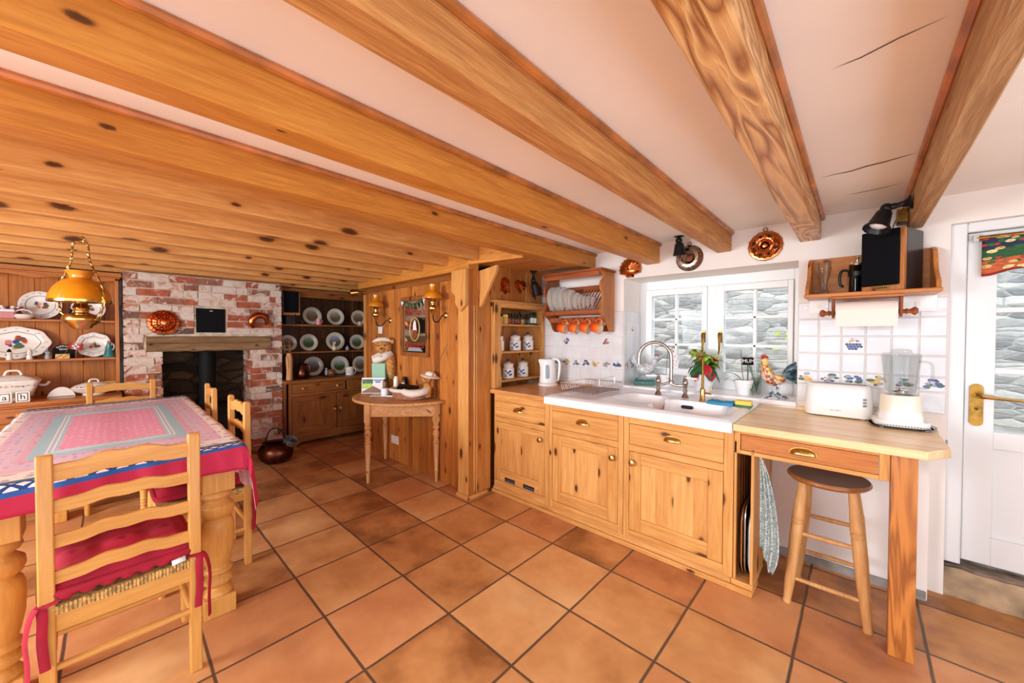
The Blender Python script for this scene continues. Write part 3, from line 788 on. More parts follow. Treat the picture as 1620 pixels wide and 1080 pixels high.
# nook side wall behind the spice shelves
b = MB(); b.box(.56, .60, 1.56, W, 0, 1.96, 'panel_boards_y')
b.box(.60, .785, 1.558, 2.26, 1.655, 1.955, 'panel_boards_y')
for k in range(7): b.box(.60, .795, 1.558 + k * .1, 1.656 + k * .1, 1.664, 1.955, 'panel_boards_y')
struct(b.build('wall_nook', origin=0))

# chimney breast of old bricks
XC = -1.97
ch = MB(); g = random.Random(11)
ch.box(-2.36, XC - .012, -.59, -.35, 0, 1.96, 'mortar'); ch.box(-2.36, XC - .012, .42, .70, 0, 1.96, 'mortar'); ch.box(-2.36, XC - .012, -.35, .42, 1.30, 1.96, 'mortar')
rh = .0752; nrow = 26
def brick(x0, x1, y0, y1, z0, z1):
    j = lambda: g.uniform(-.0035, .0035); c = g.choices(M['brick'], (3, 2.5, 4, 4, 1))[0]
    vs = [(x + j(), y + j(), z + j()) for z in (z0, z1) for y in (y0, y1) for x in (x0, x1)]
    ch.add(vs, [(0, 2, 3, 1), (4, 5, 7, 6), (0, 1, 5, 4), (2, 6, 7, 3), (0, 4, 6, 2), (1, 3, 7, 5)], c)
for r_ in range(nrow):
    z0 = r_ * rh + .005; z1 = z0 + rh - .011; off = (r_ % 2) * .115
    spans = [(-.605, .715)] if z0 > 1.31 else [(-.605, -.34), (.40, .715)]
    if 1.165 < z0 <= 1.31: spans = [(-.605, -.475), (.605, .715)]
    for a, e in spans:
        y = a - (off if len(spans) == 1 else (off * .6)); first = True
        while y < e - .02:
            L = g.choice((.215, .225, .23, .11)); y0, y1 = max(y, a), min(y + L - .011, e)
            if y1 - y0 > .03:
                zz0, zz1 = z0, z1
                if 1.36 < (z0 + z1) / 2 < 1.65:          # leave room for the flush black panel
                    if y0 < -.095: brick(XC - .10, XC + g.uniform(-.006, .006), y0, min(y1, -.095), z0, z1)
                    if y1 > .19: brick(XC - .10, XC + g.uniform(-.006, .006), max(y0, .19), y1, z0, z1)
                else: brick(XC - .10, XC + g.uniform(-.006, .006), y0, y1, z0, z1)
            y += L
    # sides of the breast and the right-hand jamb
    if z0 < 1.165:
        for x in (-2.34, -2.22, -2.10): brick(x, x + .108, .398 + g.uniform(-.004, .004), .45, z0, z1)
        for x in (-2.34, -2.22, -2.10): brick(x, x + .108, -.39, -.338 + g.uniform(-.004, .004), z0, z1)
    for x in (-2.30, -2.08): brick(x, x + .2 if x < -2.1 else x + .105, .66, .715, z0, z1); brick(x, x + .2 if x < -2.1 else x + .105, -.605, -.55, z0, z1)
chimney = struct(ch.build('wall_chimney', origin=0, ang=20))
b = MB(); b.box(-2.36, -2.33, -.34, .40, 0, 1.31, 'hearth_stone'); q = b.build('hearth_back', chimney, world=False); q['kind'] = 'structure'
b = MB(); b.box(-2.33, -1.90, -.335, .395, 0, .03, 'hearth_stone'); q = b.build('hearth_slab', chimney, world=False); q['kind'] = 'structure'
b = MB(); n = 18; rings = []; g = random.Random(3)
for i in range(n + 1):
    y = -.455 + 1.045 * i / n; rings.append([(-2.1, y, 1.18), (-1.962 + g.uniform(-.004, .004), y, 1.182 + g.uniform(-.004, .004)), (-1.945 + g.uniform(-.004, .004), y, 1.195), (-1.945 + g.uniform(-.004, .004), y, 1.262), (-1.953, y, 1.268), (-1.945 + g.uniform(-.004, .004), y, 1.274), (-1.945, y, 1.325 + g.uniform(-.004, .004)), (-1.96, y, 1.336), (-2.1, y, 1.336)])
b.loft(rings, 'mantel'); tag(b.build('mantel_beam', ang=25), 'weathered timber lintel beam across the brick fireplace', 'beam')
# ---------------------------------------------------------------- fitted units
YC = 1.565                                     # face of the units
def cup_pull(parent, x, z, y=YC, w=.050):
    b = MB(); n = 18
    half = lambda r, h: [(r * math.cos(PI * j / n), h * math.sin(PI * j / n) ** .85) for j in range(n + 1)]
    fl = half(w * 1.14, .036)
    b.prism([(x + p[0], z - .014 + p[1]) for p in fl], y - .002, y, 'brass', 'xz')
    rings = []
    for k in range(9):
        a = PI / 2 * k / 8                                   # from the lip (front) up to the back plate
        rings.append([(x + w * math.cos(PI * j / n), y - .001 - .027 * math.cos(a) * math.sin(PI * j / n) ** .7, z - .014 + (.002 + .029 * math.sin(a)) * math.sin(PI * j / n) ** .6) for j in range(n + 1)])
    b.loft(rings, 'brass', closed=False, cap=(False, False))
    o = b.build('cup_handle', parent, solid=.0016); o['label'] = 'polished brass cup handle'
def knob(parent, x, z, y=YC, r=.021, mat='brass', label='round brass knob', ax='y'):
    b = MB(); X = T(x, y, z) @ (R('X', PI / 2) if ax == 'y' else R('Y', PI / 2))
    b.lathe([(r * .55, 0), (r * .5, .006), (r * .42, .012), (r * .9, .018), (r, .024), (r * .85, .032), (r * .35, .036)], mat, X, 18)
    o = b.build('knob', parent); o['label'] = label
def frame_door(parent, x0, x1, z0, z1, y, mz, mx, pm, rail=.07, deep=.012, proud=.0, axis='x', name='door', bot=None):
    """ledged frame with a sunk panel; axis x: face looks to -y, axis y: face looks to +x"""
    b = MB(); bot = bot or rail; t = .02; G = .0025
    def bx(a0, a1, c0, c1, d0, d1, m):
        if axis == 'x': b.box(a0, a1, y - proud + d0, y - proud + d1, c0, c1, m)
        else: b.box(y + proud - d1, y + proud - d0, a0, a1, c0, c1, m)
    x0 += G; x1 -= G; z0 += G; z1 -= G
    bx(x0, x0 + rail, z0, z1, 0, t, mz); bx(x1 - rail, x1, z0, z1, 0, t, mz)
    bx(x0 + rail, x1 - rail, z1 - rail, z1, 0, t, mx); bx(x0 + rail, x1 - rail, z0, z0 + bot, 0, t, mx)
    o = b.build(name, parent, bevel=.003)
    b = MB(); bx(x0 + rail - .004, x1 - rail + .004, z0 + bot - .004, z1 - rail + .004, deep, t - .001, pm)
    q = b.build('panel', o); q['label'] = 'sunk panel of pine boards'
    return o
units = (('base_unit', .825, 1.42, 'pine base unit with two vent slots at the foot of its door', ((.838, 1.376),), 'r', True),
         ('base_unit', 1.42, 2.02, 'middle pine base unit under the sink drainer, brass knob on the right of its door', ((1.447, 1.983),), 'r', False),
         ('base_unit', 2.02, 2.648, 'wide pine base unit under the sink bowls, brass knob on the left of its door', ((2.058, 2.600),), 'l', False))
for nm, x0, x1, lab, ((d0, d1),), side, vent in units:
    u = thing(nm, lab, 'cupboard', ((x0 + x1) / 2, YC + .3, 0), group='pine base units')
    b = MB(); e = .0015
    b.box(x0 + e, d0, YC, YC + .03, .06, .855, 'pine_z'); b.box(d1, x1 - e, YC, YC + .03, .06, .855, 'pine_z')
    b.box(d0, d1, YC, YC + .03, .795, .855, 'pine_x'); b.box(d0, d1, YC, YC + .03, .62, .662, 'pine_x'); b.box(d0, d1, YC, YC + .03, .06, .112, 'pine_x')
    b.box(x0 + e, x0 + .02, YC + .03, 2.135, .06, .73, 'pine_y'); b.box(x1 - .02, x1 - e, YC + .03, 2.135, .06, .73, 'pine_y'); b.box(x0 + .02, x1 - .02, YC + .03, 2.135, .06, .09, 'pine_y'); b.box(x0 + .02, x1 - .02, 2.12, 2.135, .09, .84, 'pine_y')
    b.build('carcass', u, bevel=.002)
    b = MB(); b.box(d0 + .002, d1 - .002, YC, YC + .022, .664, .793, 'pine_x'); dr = b.build('drawer', u, bevel=.003)
    cup_pull(dr, (d0 + d1) / 2, .742)
    dd = frame_door(u, d0, d1, .112, .62, YC, 'pine_z', 'pine_x', 'door_boards', .055 if vent else .075, bot=.1 if vent else .085)
    knob(dd, d1 - .034 if side == 'r' else d0 + .03, .552)
    if vent:
        for xx in (1.011, 1.217):
            b = MB(); b.box(xx - .058, xx + .058, YC - .0008, YC + .006, .122, .158, 'dark_hole')
            b.box(xx - .058, xx + .058, YC - .001, YC + .002, .137, .141, 'grey_plastic'); b.box(xx - .058, xx + .058, YC - .001, YC + .002, .122, .127, 'grey_plastic'); b.build('vent_slot', dd)
b = MB(); b.box(.808, 2.742, 1.548, 1.70, 0, .03, 'pine_x'); b.prism([(1.56, .03), (1.58, .06), (2.1, .06), (2.1, .0), (1.70, 0), (1.70, .03)], .808, 2.64, 'pine_x', 'yz')
b.box(2.64, 2.742, 1.56, 1.85, .03, .06, 'pine_x'); tag(b.build('plinth', bevel=.006), 'long pine plinth under the base units', 'plinth')
# tray slot at the end of the units
t_ = thing('tray_rack', 'tall pine tray slot beside the knee hole, lined with slats', 'rack', (2.69, 1.8, 0.06))
b = MB(); b.box(2.650, 2.662, YC, 1.578, .061, .80, 'pine_z'); b.box(2.727, 2.740, YC - .002, 2.13, .061, .765, 'pine_z'); b.build('side_board', t_, bevel=.002)
b = MB()
for k in range(8): b.box(2.6505, 2.658, 1.60 + k * .065, 1.63 + k * .065, .061, .80, 'dark_z')
b.box(2.6505, 2.727, 2.12, 2.135, .061, .80, 'dark_z'); b.build('slat', t_)
b = MB(); b.lathe([(.009, 0), (.006, .012), (.011, .02), (.004, .026)], 'brass', T(2.74, 1.60, .742) @ R('Y', PI / 2)); b.build('hook', t_)
def tray(x, y0, y1, z0, z1, mat, rim, lab, nm='serving_tray', tilt=.0):
    b = MB(); X = T(x, (y0 + y1) / 2, z0) @ R('Y', tilt)
    pr = lambda w_, h, zz: [(zz, p[0], p[1] + (z1 - z0) / 2) for p in rrect(w_, h, .09, 0, 6)]
    w_, h = y1 - y0, z1 - z0
    b.loft([pr(w_ - .05, h - .05, 0), pr(w_ - .05, h - .05, .003)], mat, X)
    b.loft([pr(w_ - .05, h - .05, .001), pr(w_ - .012, h - .012, .012), pr(w_, h, .012), pr(w_, h, .008), pr(w_ - .03, h - .03, -.001)], rim, X, cap=(False, False))
    tag(b.build(nm, ang=50), lab, 'tray')
tray(2.672, 1.60, 1.95, .062, .44, 'steel_tray', 'wood_tray', 'brown edged tray standing in the tray slot beside the cupboard')
tray(2.690, 1.585, 1.93, .062, .47, 'steel_tray', 'steel_tray', 'silver edged tray standing in the middle of the tray slot')
tray(2.708, 1.60, 1.90, .062, .42, 'ceramic', 'white_gloss', 'white tray standing in the tray slot next to the hanging towel')
# tea towel on the hook
b = MB(); g = random.Random(5); prof = [(0, .0), (.03, .02), (.12, .05), (.3, .075), (.45, .08), (.53, .055)]
n = 26; rings = []
for d_, wd in prof:
    ring = []
    for j in range(n + 1):
        t = j / n * 2 - 1
        fold = .013 * math.sin(t * 10 + d_ * 5) * min(1, d_ * 8)
        zz = .735 - d_ * (1 + .10 * math.sin(t * 2.2 + .6)) - .02 * abs(t) * d_
        ring.append((2.762 + .012 * d_ + wd * .62 * (t + .85), 1.585 + fold - wd * .55 * t, zz))
    rings.append(ring)
b.loft(rings, 'towel', closed=False, cap=(False, False))
tw = thing('tea_towel', 'grey green tea towel hanging from a hook on the tray slot', 'towel', (2.77, 1.6, .2)); b.build('cloth', tw, solid=.004, sub=1)
b = MB(); b.tube([(2.760, 1.60, .748), (2.758, 1.598, .765), (2.762, 1.604, .765), (2.764, 1.602, .735)], .003, 'white_gloss'); b.build('hanging_loop', tw)

# knee-hole table end
k = thing('breakfast_bar', 'pine table end with a drawer and a square oak leg, over the stool', 'table', (2.95, 1.8, 0))
b = MB(); b.box(2.648, 2.677, YC, YC + .025, .735, .855, 'pine_z'); b.box(3.198, 3.232, YC, YC + .025, .735, .855, 'pine_z')
b.box(2.677, 3.198, YC, YC + .025, .84, .855, 'pine_x'); b.box(2.677, 3.198, YC, YC + .025, .735, .755, 'pine_x'); b.box(3.285, 3.305, 1.60, 2.15, .735, .855, 'pine_y'); b.box(2.65, 2.67, 1.60, 2.15, .805, .855, 'pine_y')
b.build('apron', k, bevel=.002)
b = MB(); b.box(2.680, 3.196, YC + .001, YC + .022, .757, .838, 'shelf_x'); dr = b.build('drawer', k, bevel=.002); cup_pull(dr, 2.938, .800)
b = MB(); b.box(3.233, 3.312, 1.553, 1.64, 0, .855, 'oak_leg'); q = b.build('leg', k, bevel=.003); q['label'] = 'square figured oak leg'
# worktops
b = MB(); b.prism([(2.648, 1.533), (3.335, 1.533), (3.412, 1.655), (3.412, W), (2.648, W)], .857, .893, 'worktop', 'xy'); b.box(2.85, 3.2, W - .03, W - .011, .893, .915, 'worktop')
tag(b.build('worktop', bevel=.004), 'wooden worktop with a cut corner under the toaster and blender', 'worktop')
b = MB(); b.box(.802, 1.4, 1.533, W - .002, .857, .893, 'worktop_l'); b.box(.82, 1.4, W - .028, W - .011, .893, .914, 'worktop_l')
tag(b.build('worktop', bevel=.004), 'short wooden worktop under the kettle beside the spice shelves', 'worktop')

# ceramic sink: drainer + small bowl + large bowl, laid out with a real well
def sink():
    b = MB(); X0, X1, Y0, Y1, ZT, ZB = 1.402, 2.645, 1.522, 2.262, .908, .845
    bowls = [(1.985, 1.90, .30, .36, .10, .13), (2.36, 1.80, .47, .40, .13, .17)]
    # top surface by a grid with the bowls cut out
    import itertools
    xs = [X0 + (X1 - X0) * i / 62 for i in range(63)]; ys = [Y0 + (Y1 - Y0) * i / 37 for i in range(38)]
    def h(x, y):
        z = ZT
        for cx, cy, w_, d_, r, dep in bowls:
            qx = max(abs(x - cx) - (w_ / 2 - r), 0); qy = max(abs(y - cy) - (d_ / 2 - r), 0); q = math.hypot(qx, qy)
            e = r - q                                     # inside distance from the bowl rim
            if e > 0:
                f = min(1, e / .05); z = ZT - dep * (1 - (1 - f) ** 2.6) ** .8
        # sunk drainer with ribs
        if 1.46 < x < 1.79 and 1.60 < y < 2.16:
            m = min(x - 1.46, 1.79 - x, y - 1.60, 2.16 - y)
            z = ZT - min(.012, m * .35) - (.003 * max(0, math.sin((y - 1.6) * 2 * PI / .045)) if m > .04 else 0)
        m = min(x - X0, X1 - x, y - Y0)
        if m < .012: z -= .012 - math.sqrt(max(0, .012 ** 2 - (.012 - m) ** 2))
        if y > 2.2: z += .012
        return z
    vs = [(x, y, h(x, y)) for y in ys for x in xs]; n = len(xs)
    fs = [(j * n + i, j * n + i + 1, (j + 1) * n + i + 1, (j + 1) * n + i) for j in range(len(ys) - 1) for i in range(n - 1)]
    b.add(vs, fs, 'ceramic')
    rim = [(x, Y0, h(x, Y0)) for x in xs]; 
    b.add([p for p in rim] + [(p[0], Y0, ZB) for p in rim], [(i, i + 1, n + i + 1, n + i) for i in range(n - 1)], 'ceramic')
    for xx in (X0, X1):
        c = [(xx, y, h(xx, y)) for y in ys]; m = len(c)
        b.add(c + [(xx, p[1], ZB) for p in c], [(i, i + 1, m + i + 1, m + i) for i in range(m - 1)], 'ceramic')
    b.quad((X0, Y0, ZB), (X1, Y0, ZB), (X1, 1.57, ZB), (X0, 1.57, ZB), 'ceramic')
    s_ = thing('kitchen_sink', 'white ceramic sink with drainer, small bowl and large bowl', 'sink', (2.02, 1.9, .845))
    b.build('basin', s_, ang=60)
    for cx, cy, z in ((1.985, 1.90, .779), (2.36, 1.80, .739)):
        b = MB(); b.lathe([(.045, .002), (.042, .005), (.03, .003), (.028, 0)], 'chrome', T(cx, cy, z)); b.build('drain', s_)
    b = MB(); b.loft([[(2.275 + p[0], 1.977, .868 + p[1]) for p in rrect(.075, .022, .011)], [(2.275 + p[0], 1.990, .868 + p[1]) for p in rrect(.075, .022, .011)]], 'black_plastic'); b.build('overflow', s_)
    b = MB(); b.loft([[(2.33 + p[0], 1.74 + p[1], .775) for p in rrect(.34, .2, .07)], [(2.33 + p[0], 1.74 + p[1], .79) for p in rrect(.34, .2, .07)]], 'chopping')
    tag(b.build('chopping_board', bevel=.003), 'pale wooden board lying in the large sink bowl', 'board')
sink()
# bridge mixer tap
t = thing('mixer_tap', 'aged nickel bridge tap with a tall swan neck spout', 'tap', (2.10, 2.13, .908))
b = MB(); yt = 2.13
for x in (2.02, 2.215):
    b.lathe([(.024, .908), (.026, .914), (.02, .925), (.012, .94), (.017, .955), (.012, .975), (.016, .985), (.016, 1.0), (.02, 1.01), (.02, 1.02), (.013, 1.035), (.016, 1.045), (.006, 1.055)], 'nickel', T(x, yt, 0), 18)
b.tube([(2.02, yt, .992), (2.06, yt, .99), (2.085, yt, 1.004), (2.115, yt, 1.004), (2.15, yt, .99), (2.215, yt, .992)], .010, 'nickel', n=12)
b.build('bridge', t)
b = MB(); pts = [(2.115, yt, 1.0), (2.115, yt, 1.19)] + [(2.0025 + .1125 * math.cos(a), yt - .05 * (1 - math.cos(a)) * .5, 1.19 + .115 * math.sin(a)) for a in [PI * i / 12 for i in range(1, 13)]] + [(1.888, yt - .05, 1.15), (1.889, yt - .05, 1.135)]
b.tube(pts, .0125, 'nickel', n=12); b.lathe([(.019, 1.0), (.017, 1.02), (.013, 1.03)], 'nickel', T(2.115, yt, 0), 16); b.build('spout', t)
for x, s_ in ((2.02, -1), (2.215, 1)):
    b = MB(); b.tube([(x, yt, 1.05), (x + s_ * .03, yt - .01, 1.052), (x + s_ * .085, yt - .02, 1.05)], [.008, .006, .008], 'ceramic'); b.ball((x, yt, 1.053), .012, 'nickel', n=10, m=6); b.build('lever', t)
t = thing('filter_tap', 'slim brass water tap beside the blue dishcloth', 'tap', (2.345, 2.08, .908))
b = MB(); b.lathe([(.022, .908), (.02, .914), (.017, .918), (.017, .99), (.012, .995)], 'brass', T(2.345, 2.08, 0), 18); b.build('body', t)
b = MB(); b.tube([(2.345, 2.08, .99), (2.345, 2.08, 1.19), (2.345, 2.075, 1.215), (2.343, 2.06, 1.222), (2.338, 2.02, 1.218), (2.336, 2.0, 1.20), (2.336, 1.998, 1.185)], .0085, 'brass_old', n=10); b.build('spout', t)
b = MB(); b.tube([(2.36, 2.08, .962), (2.40, 2.078, .962)], .007, 'brass'); b.tube([(2.397, 2.078, .955), (2.397, 2.078, 1.01)], .006, 'brass'); b.build('lever', t)
# dishcloth and sponge
b = MB(); xs = [2.40 + .0125 * i for i in range(13)]; ys = [1.965 + .0117 * i for i in range(11)]; g = random.Random(2); hh = {}
vs = [(x + .01 * (y - 2), y + .01 * math.sin(x * 30), .928 + .005 * math.sin(x * 60) * math.cos(y * 55) + g.uniform(-.002, .002)) for y in ys for x in xs]; n = len(xs)
b.add(vs, [(j * n + i, j * n + i + 1, (j + 1) * n + i + 1, (j + 1) * n + i) for j in range(len(ys) - 1) for i in range(n - 1)], 'blue_cloth')
edge = [j for j in range(n)] + [n * j + n - 1 for j in range(1, len(ys))] + [n * (len(ys) - 1) + j for j in range(n - 2, -1, -1)] + [n * j for j in range(len(ys) - 2, 0, -1)]
lo = [(vs[j][0], vs[j][1], .91) for j in edge]
b.add([vs[j] for j in edge] + lo, [(i, (i + 1) % len(edge), len(edge) + (i + 1) % len(edge), len(edge) + i) for i in range(len(edge))], 'blue_cloth')
tag(b.build('dishcloth', ang=60), 'folded blue dishcloth on the edge of the sink', 'cloth')
s_ = thing('washing_up_sponge', 'yellow washing up sponge with green scourer at the sink corner', 'sponge', (2.60, 2.03, .908), .08)
b = MB(); b.box(-.045, .045, -.035, .035, .012, .04, 'yellow_foam'); b.build('foam', s_, world=False, bevel=.006); b = MB(); b.box(-.045, .045, -.035, .035, 0.0, .012, 'dark_green'); b.build('scourer', s_, world=False, bevel=.002)

# wire drying rack on the drainer
t = thing('drying_rack', 'chrome wire dish rack standing on the sink drainer', 'rack', (1.55, 1.93, .905), 0)
b = MB(); x0, x1, y0, y1, zb, zt = 1.36, 1.72, 1.77, 2.17, .915, .972
for z, s0 in ((zb, .03), (zt, 0)): b.tube([(p[0], p[1], z) for p in rrect(x1 - x0 - s0, y1 - y0 - s0, .03, 0, 3, (x0 + x1) / 2, (y0 + y1) / 2)], .0028, 'wire', n=6, loop=True)
b.build('frame', t)
b = MB()
for k_ in range(15):
    y = y0 + .03 + k_ * .0243; b.tube([(x0, y, zt), (x0 + .015, y, zb), (x1 - .015, y, zb), (x1, y, zt)], .0018, 'wire', n=5)
for k_ in range(11):
    x = x0 + .04 + k_ * .028; b.tube([(x, y0 + .012, zb), (x, y0, zt)], .0018, 'wire', n=5); b.tube([(x, y1 - .012, zb), (x, y1, zt)], .0018, 'wire', n=5)
b.build('wires', t)
b = MB()
for yy in (y0 + .012,): b.tube([(x1 - .03, y0 + .06, zt), (x1 - .03, y0 + .06, zt + .055), (x1 - .03, y1 - .10, zt + .055), (x1 - .03, y1 - .10, zt)], .0028, 'wire', n=6)
for x in (1.40, 1.52, 1.64):
    for yy in (y0 + .05, y1 - .05): b.tube([(x, yy, zb), (x, yy, .9)], .003, 'wire', n=5)
b.build('handle', t)
# kettle
t = thing('kettle', 'white plastic jug kettle on its base beside the tiles', 'kettle', (1.02, 2.07, .893), .75)
b = MB(); b.lathe([(.088, 0), (.09, .006), (.09, .018), (.075, .024)], 'white_gloss', n=28); b.build('base', t, world=False)
b = MB()
prof = [(.078, .026), (.08, .04), (.074, .10), (.066, .17), (.060, .225), (.052, .24), (.03, .246)]
rings = []
for r, z in prof:
    ring = []
    for j in range(28):
        a = 2 * PI * j / 28; q = r * 1.0
        sp = max(0, math.cos(a - PI)) ** 10 * max(0, (z - .15) / .09) * .035
        ring.append(((q + sp) * math.cos(a), (q * .86) * math.sin(a), z))
    rings.append(ring)
b.loft(rings, 'white_gloss', ); b.build('jug', t, world=False)
b = MB(); b.tube(spline([(.035, 0, .238), (.075, 0, .243), (.105, 0, .215), (.108, 0, .16), (.10, 0, .09), (.09, 0, .05), (.07, 0, .04)], 5), .0125, 'white_gloss', n=10); b.build('handle', t, world=False)
b = MB(); b.loft([[(-.012 + p[0], -.0618 - (.006 if p[1] < .02 else 0) , .13 + p[1]) for p in rrect(.04, .13, .02, 0, 5)], [(-.012 + p[0] * .96, -.069 + (p[1] + .065) * .06, .13 + p[1] * .98) for p in rrect(.04, .13, .02, 0, 5)]], 'c_grey'); b.build('water_gauge', t, world=False)
# ---------------------------------------------------------------- nook: spice shelves
t = thing('spice_shelves', 'scalloped pine wall shelves in the nook holding jars and canisters', 'shelf', (.72, 1.9, .893))
def scallop(y0, w_, sgn, z0, z1, name):
    pts = []; 
    zs = [z0 + (z1 - z0) * i / 48 for i in range(49)]
    for z in zs:
        e = w_
        for zc in (1.10, 1.34, 1.54): e -= .016 * math.exp(-((z - zc) / .035) ** 2) * (1 if zc != 1.54 else .7)
        for zc in (.965, 1.21, 1.456): e += .010 * math.exp(-((z - zc) / .03) ** 2)
        pts.append((y0 + sgn * e, z))
    poly = [(y0, z0)] + pts + [(y0, z1)]
    b = MB(); b.prism(poly, .808, .833, 'pine_z', 'yz'); return b.build(name, t, bevel=.002)
scallop(1.56, .085, 1, .894, 1.645, 'stile'); scallop(2.255, .03, -1, .894, 1.645, 'stile')
for yy in (1.56, 2.235): b = MB(); b.box(.60, .806, yy, yy + .02, .894, 1.645, 'pine_z'); b.build('side_panel', t, bevel=.002)
b = MB(); b.box(.602, .612, 1.58, 2.235, .894, 1.645, 'panel_boards_y'); b.build('back_panel', t)
for z in (.955, 1.21, 1.456):
    b = MB(); b.box(.612, .818, 1.581, 2.234, z - .018, z, 'pine_y'); b.build('shelf', t, bevel=.003)
b = MB(); b.box(.60, .845, 1.552, 2.258, 1.645, 1.662, 'pine_y'); b.box(.60, .83, 1.56, 2.255, 1.60, 1.645, 'pine_y'); b.box(.82, .838, 1.645, 2.25, 1.605, 1.645, 'pine_y'); b.build('cornice', t, bevel=.006)
# canisters
cn = thing('storage_canister', 'x', 'canister', group='blue fruit canisters on the spice shelves')
b = MB(); b.lathe([(.046, 0), (.055, .004), (.056, .02), (.055, .092), (.047, .100), (.047, .122), (.049, .126)], 'china', n=28); jar = b.build('jar', cn, world=False)
b = MB(); b.lathe([(.050, .126), (.051, .132), (.044, .140), (.016, .146), (.014, .150)], 'china', n=28); lid = b.build('lid', cn, world=False)
b = MB(); b.lathe([(.009, .148), (.009, .156), (.016, .162), (.017, .172), (.012, .178)], 'c_navy', n=16); q = b.build('knob', lid, world=False); q['label'] = 'dark blue lid knob'
b = MB()
def onjar(a, z, w_, h_, mat, rr=.0562, tilt=0, n=10):
    pts = []
    for k_ in range(n):
        u, v = w_ * math.cos(2 * PI * k_ / n), h_ * math.sin(2 * PI * k_ / n); u, v = u * math.cos(tilt) - v * math.sin(tilt), u * math.sin(tilt) + v * math.cos(tilt)
        pts.append((rr * math.cos(a + u / rr), rr * math.sin(a + u / rr), z + v))
    b.add(pts, [tuple(range(n))], mat)
for a0 in (-1.1, .9, 2.6):
    for da, z, s_, m_ in ((.2, .055, .013, 'c_blue'), (.55, .068, .010, 'c_blue'), (.5, .035, .010, 'c_blue'), (.75, .04, .008, 'c_navy')): onjar(a0 + da, z, s_, s_ * 1.15, m_)
    for da, z, tl_ in ((-.22, .072, .3), (-.25, .03, .5), (-.05, .022, .2)): onjar(a0 + da, z, .014, .005, 'c_green', tilt=tl_)
b.build('painted_fruit', jar, world=False)
spots = [(1.700, 1.21, 'left canister on the middle spice shelf, half behind the scalloped edge'), (1.930, 1.21, 'middle canister of three on the middle spice shelf'), (2.115, 1.21, 'right canister of three on the middle spice shelf'), (1.835, .955, 'left canister of two on the bottom spice shelf'), (2.04, .955, 'right canister of two on the bottom spice shelf, nearer the kettle')]
for i, (y, z, lb) in enumerate(spots):
    if i == 0: cn.location = (.735, y, z); cn.rotation_euler = (0, 0, 0); cn['label'] = 'white fruit painted ' + lb
    else: dup(cn, (.735, y, z), ru(-.2, .2), 'white fruit painted ' + lb)
# spice jars on the top shelf
sj = thing('spice_jar', 'x', 'jar', group='spice jars on the top nook shelf')
b = MB(); b.lathe([(.018, 0), (.020, .003), (.020, .062), (.015, .072), (.015, .076)], 'clear', n=16); b.build('glass', sj, world=False)
b = MB(); b.lathe([(.0175, .002), (.0185, .004), (.0185, .05), (.017, .051)], 'c_brown', n=16); sjc = b.build('spice', sj, world=False)
b = MB(); b.lathe([(.018, .074), (.018, .098), (.016, .1)], 'black_plastic', n=16); b.build('cap', sj, world=False)
lab = ['first', 'second', 'third', 'fourth', 'fifth', 'sixth', 'seventh']; sm = ['c_red', 'c_brown', 'c_red', 'c_brown', 'c_yellow', 'c_brown', 'c_green']
for i in range(7):
    y = 1.835 + i * .0445; L = '%s small black capped spice jar right of the yellow jars' % lab[i]
    if i == 0: o = sj; sj.location = (.75, y, 1.456); sj['label'] = L
    else: o = dup(sj, (.75 + ru(-.01, .01), y, 1.456), 0, L)
    for c_ in o.children:
        if c_.name.startswith('spice'):
            c_.data = c_.data.copy(); c_.data.materials[0] = M[sm[i]]
for y, lb, m_ in ((2.155, 'green labelled spice bottle near the right end of the top nook shelf', 'c_green'), (2.205, 'green labelled spice bottle at the far right end of the top nook shelf', 'dark_green')):
    q = thing('spice_bottle', lb, 'bottle', (.745, y, 1.456), group='tall spice bottles on the top nook shelf')
    b = MB(); b.lathe([(.020, 0), (.021, .003), (.021, .08), (.014, .095), (.014, .1)], m_, n=16); b.build('body', q, world=False)
    b = MB(); b.lathe([(.0212, .02), (.0214, .02), (.0214, .07), (.0212, .07)], 'card_white', n=16, cap=(False, False)); b.build('paper_label', q, world=False)
    b = MB(); b.lathe([(.016, .1), (.016, .125), (.014, .127)], 'black_plastic', n=16); b.build('cap', q, world=False)
for y, z, lb in ((1.70, 1.456, 'left yellow mustard jar at the near end of the top nook shelf'), (1.775, 1.456, 'yellow lidded mustard jar beside the small spice jars on the top nook shelf')):
    q = thing('mustard_jar', lb, 'jar', (.75, y, z), group='yellow jars on the top nook shelf')
    b = MB(); b.lathe([(.028, 0), (.032, .004), (.033, .055), (.026, .068)], 'c_yellow', n=18); b.build('body', q, world=False)
    b = MB(); b.lathe([(.029, .068), (.029, .085), (.026, .088)], 'yellow_foam' if y > 1.75 else 'rug_black', n=18); b.build('lid', q, world=False)
q = thing('sauce_bottle', 'dark sauce bottle with a red cap behind the mustard jars', 'bottle', (.68, 1.735, 1.456))
b = MB(); b.lathe([(.026, 0), (.028, .004), (.028, .085), (.012, .115), (.011, .13)], 'rug_black', n=16); b.build('body', q, world=False)
b = MB(); b.lathe([(.013, .13), (.012, .155), (.005, .165)], 'c_red', n=12); b.build('cap', q, world=False)
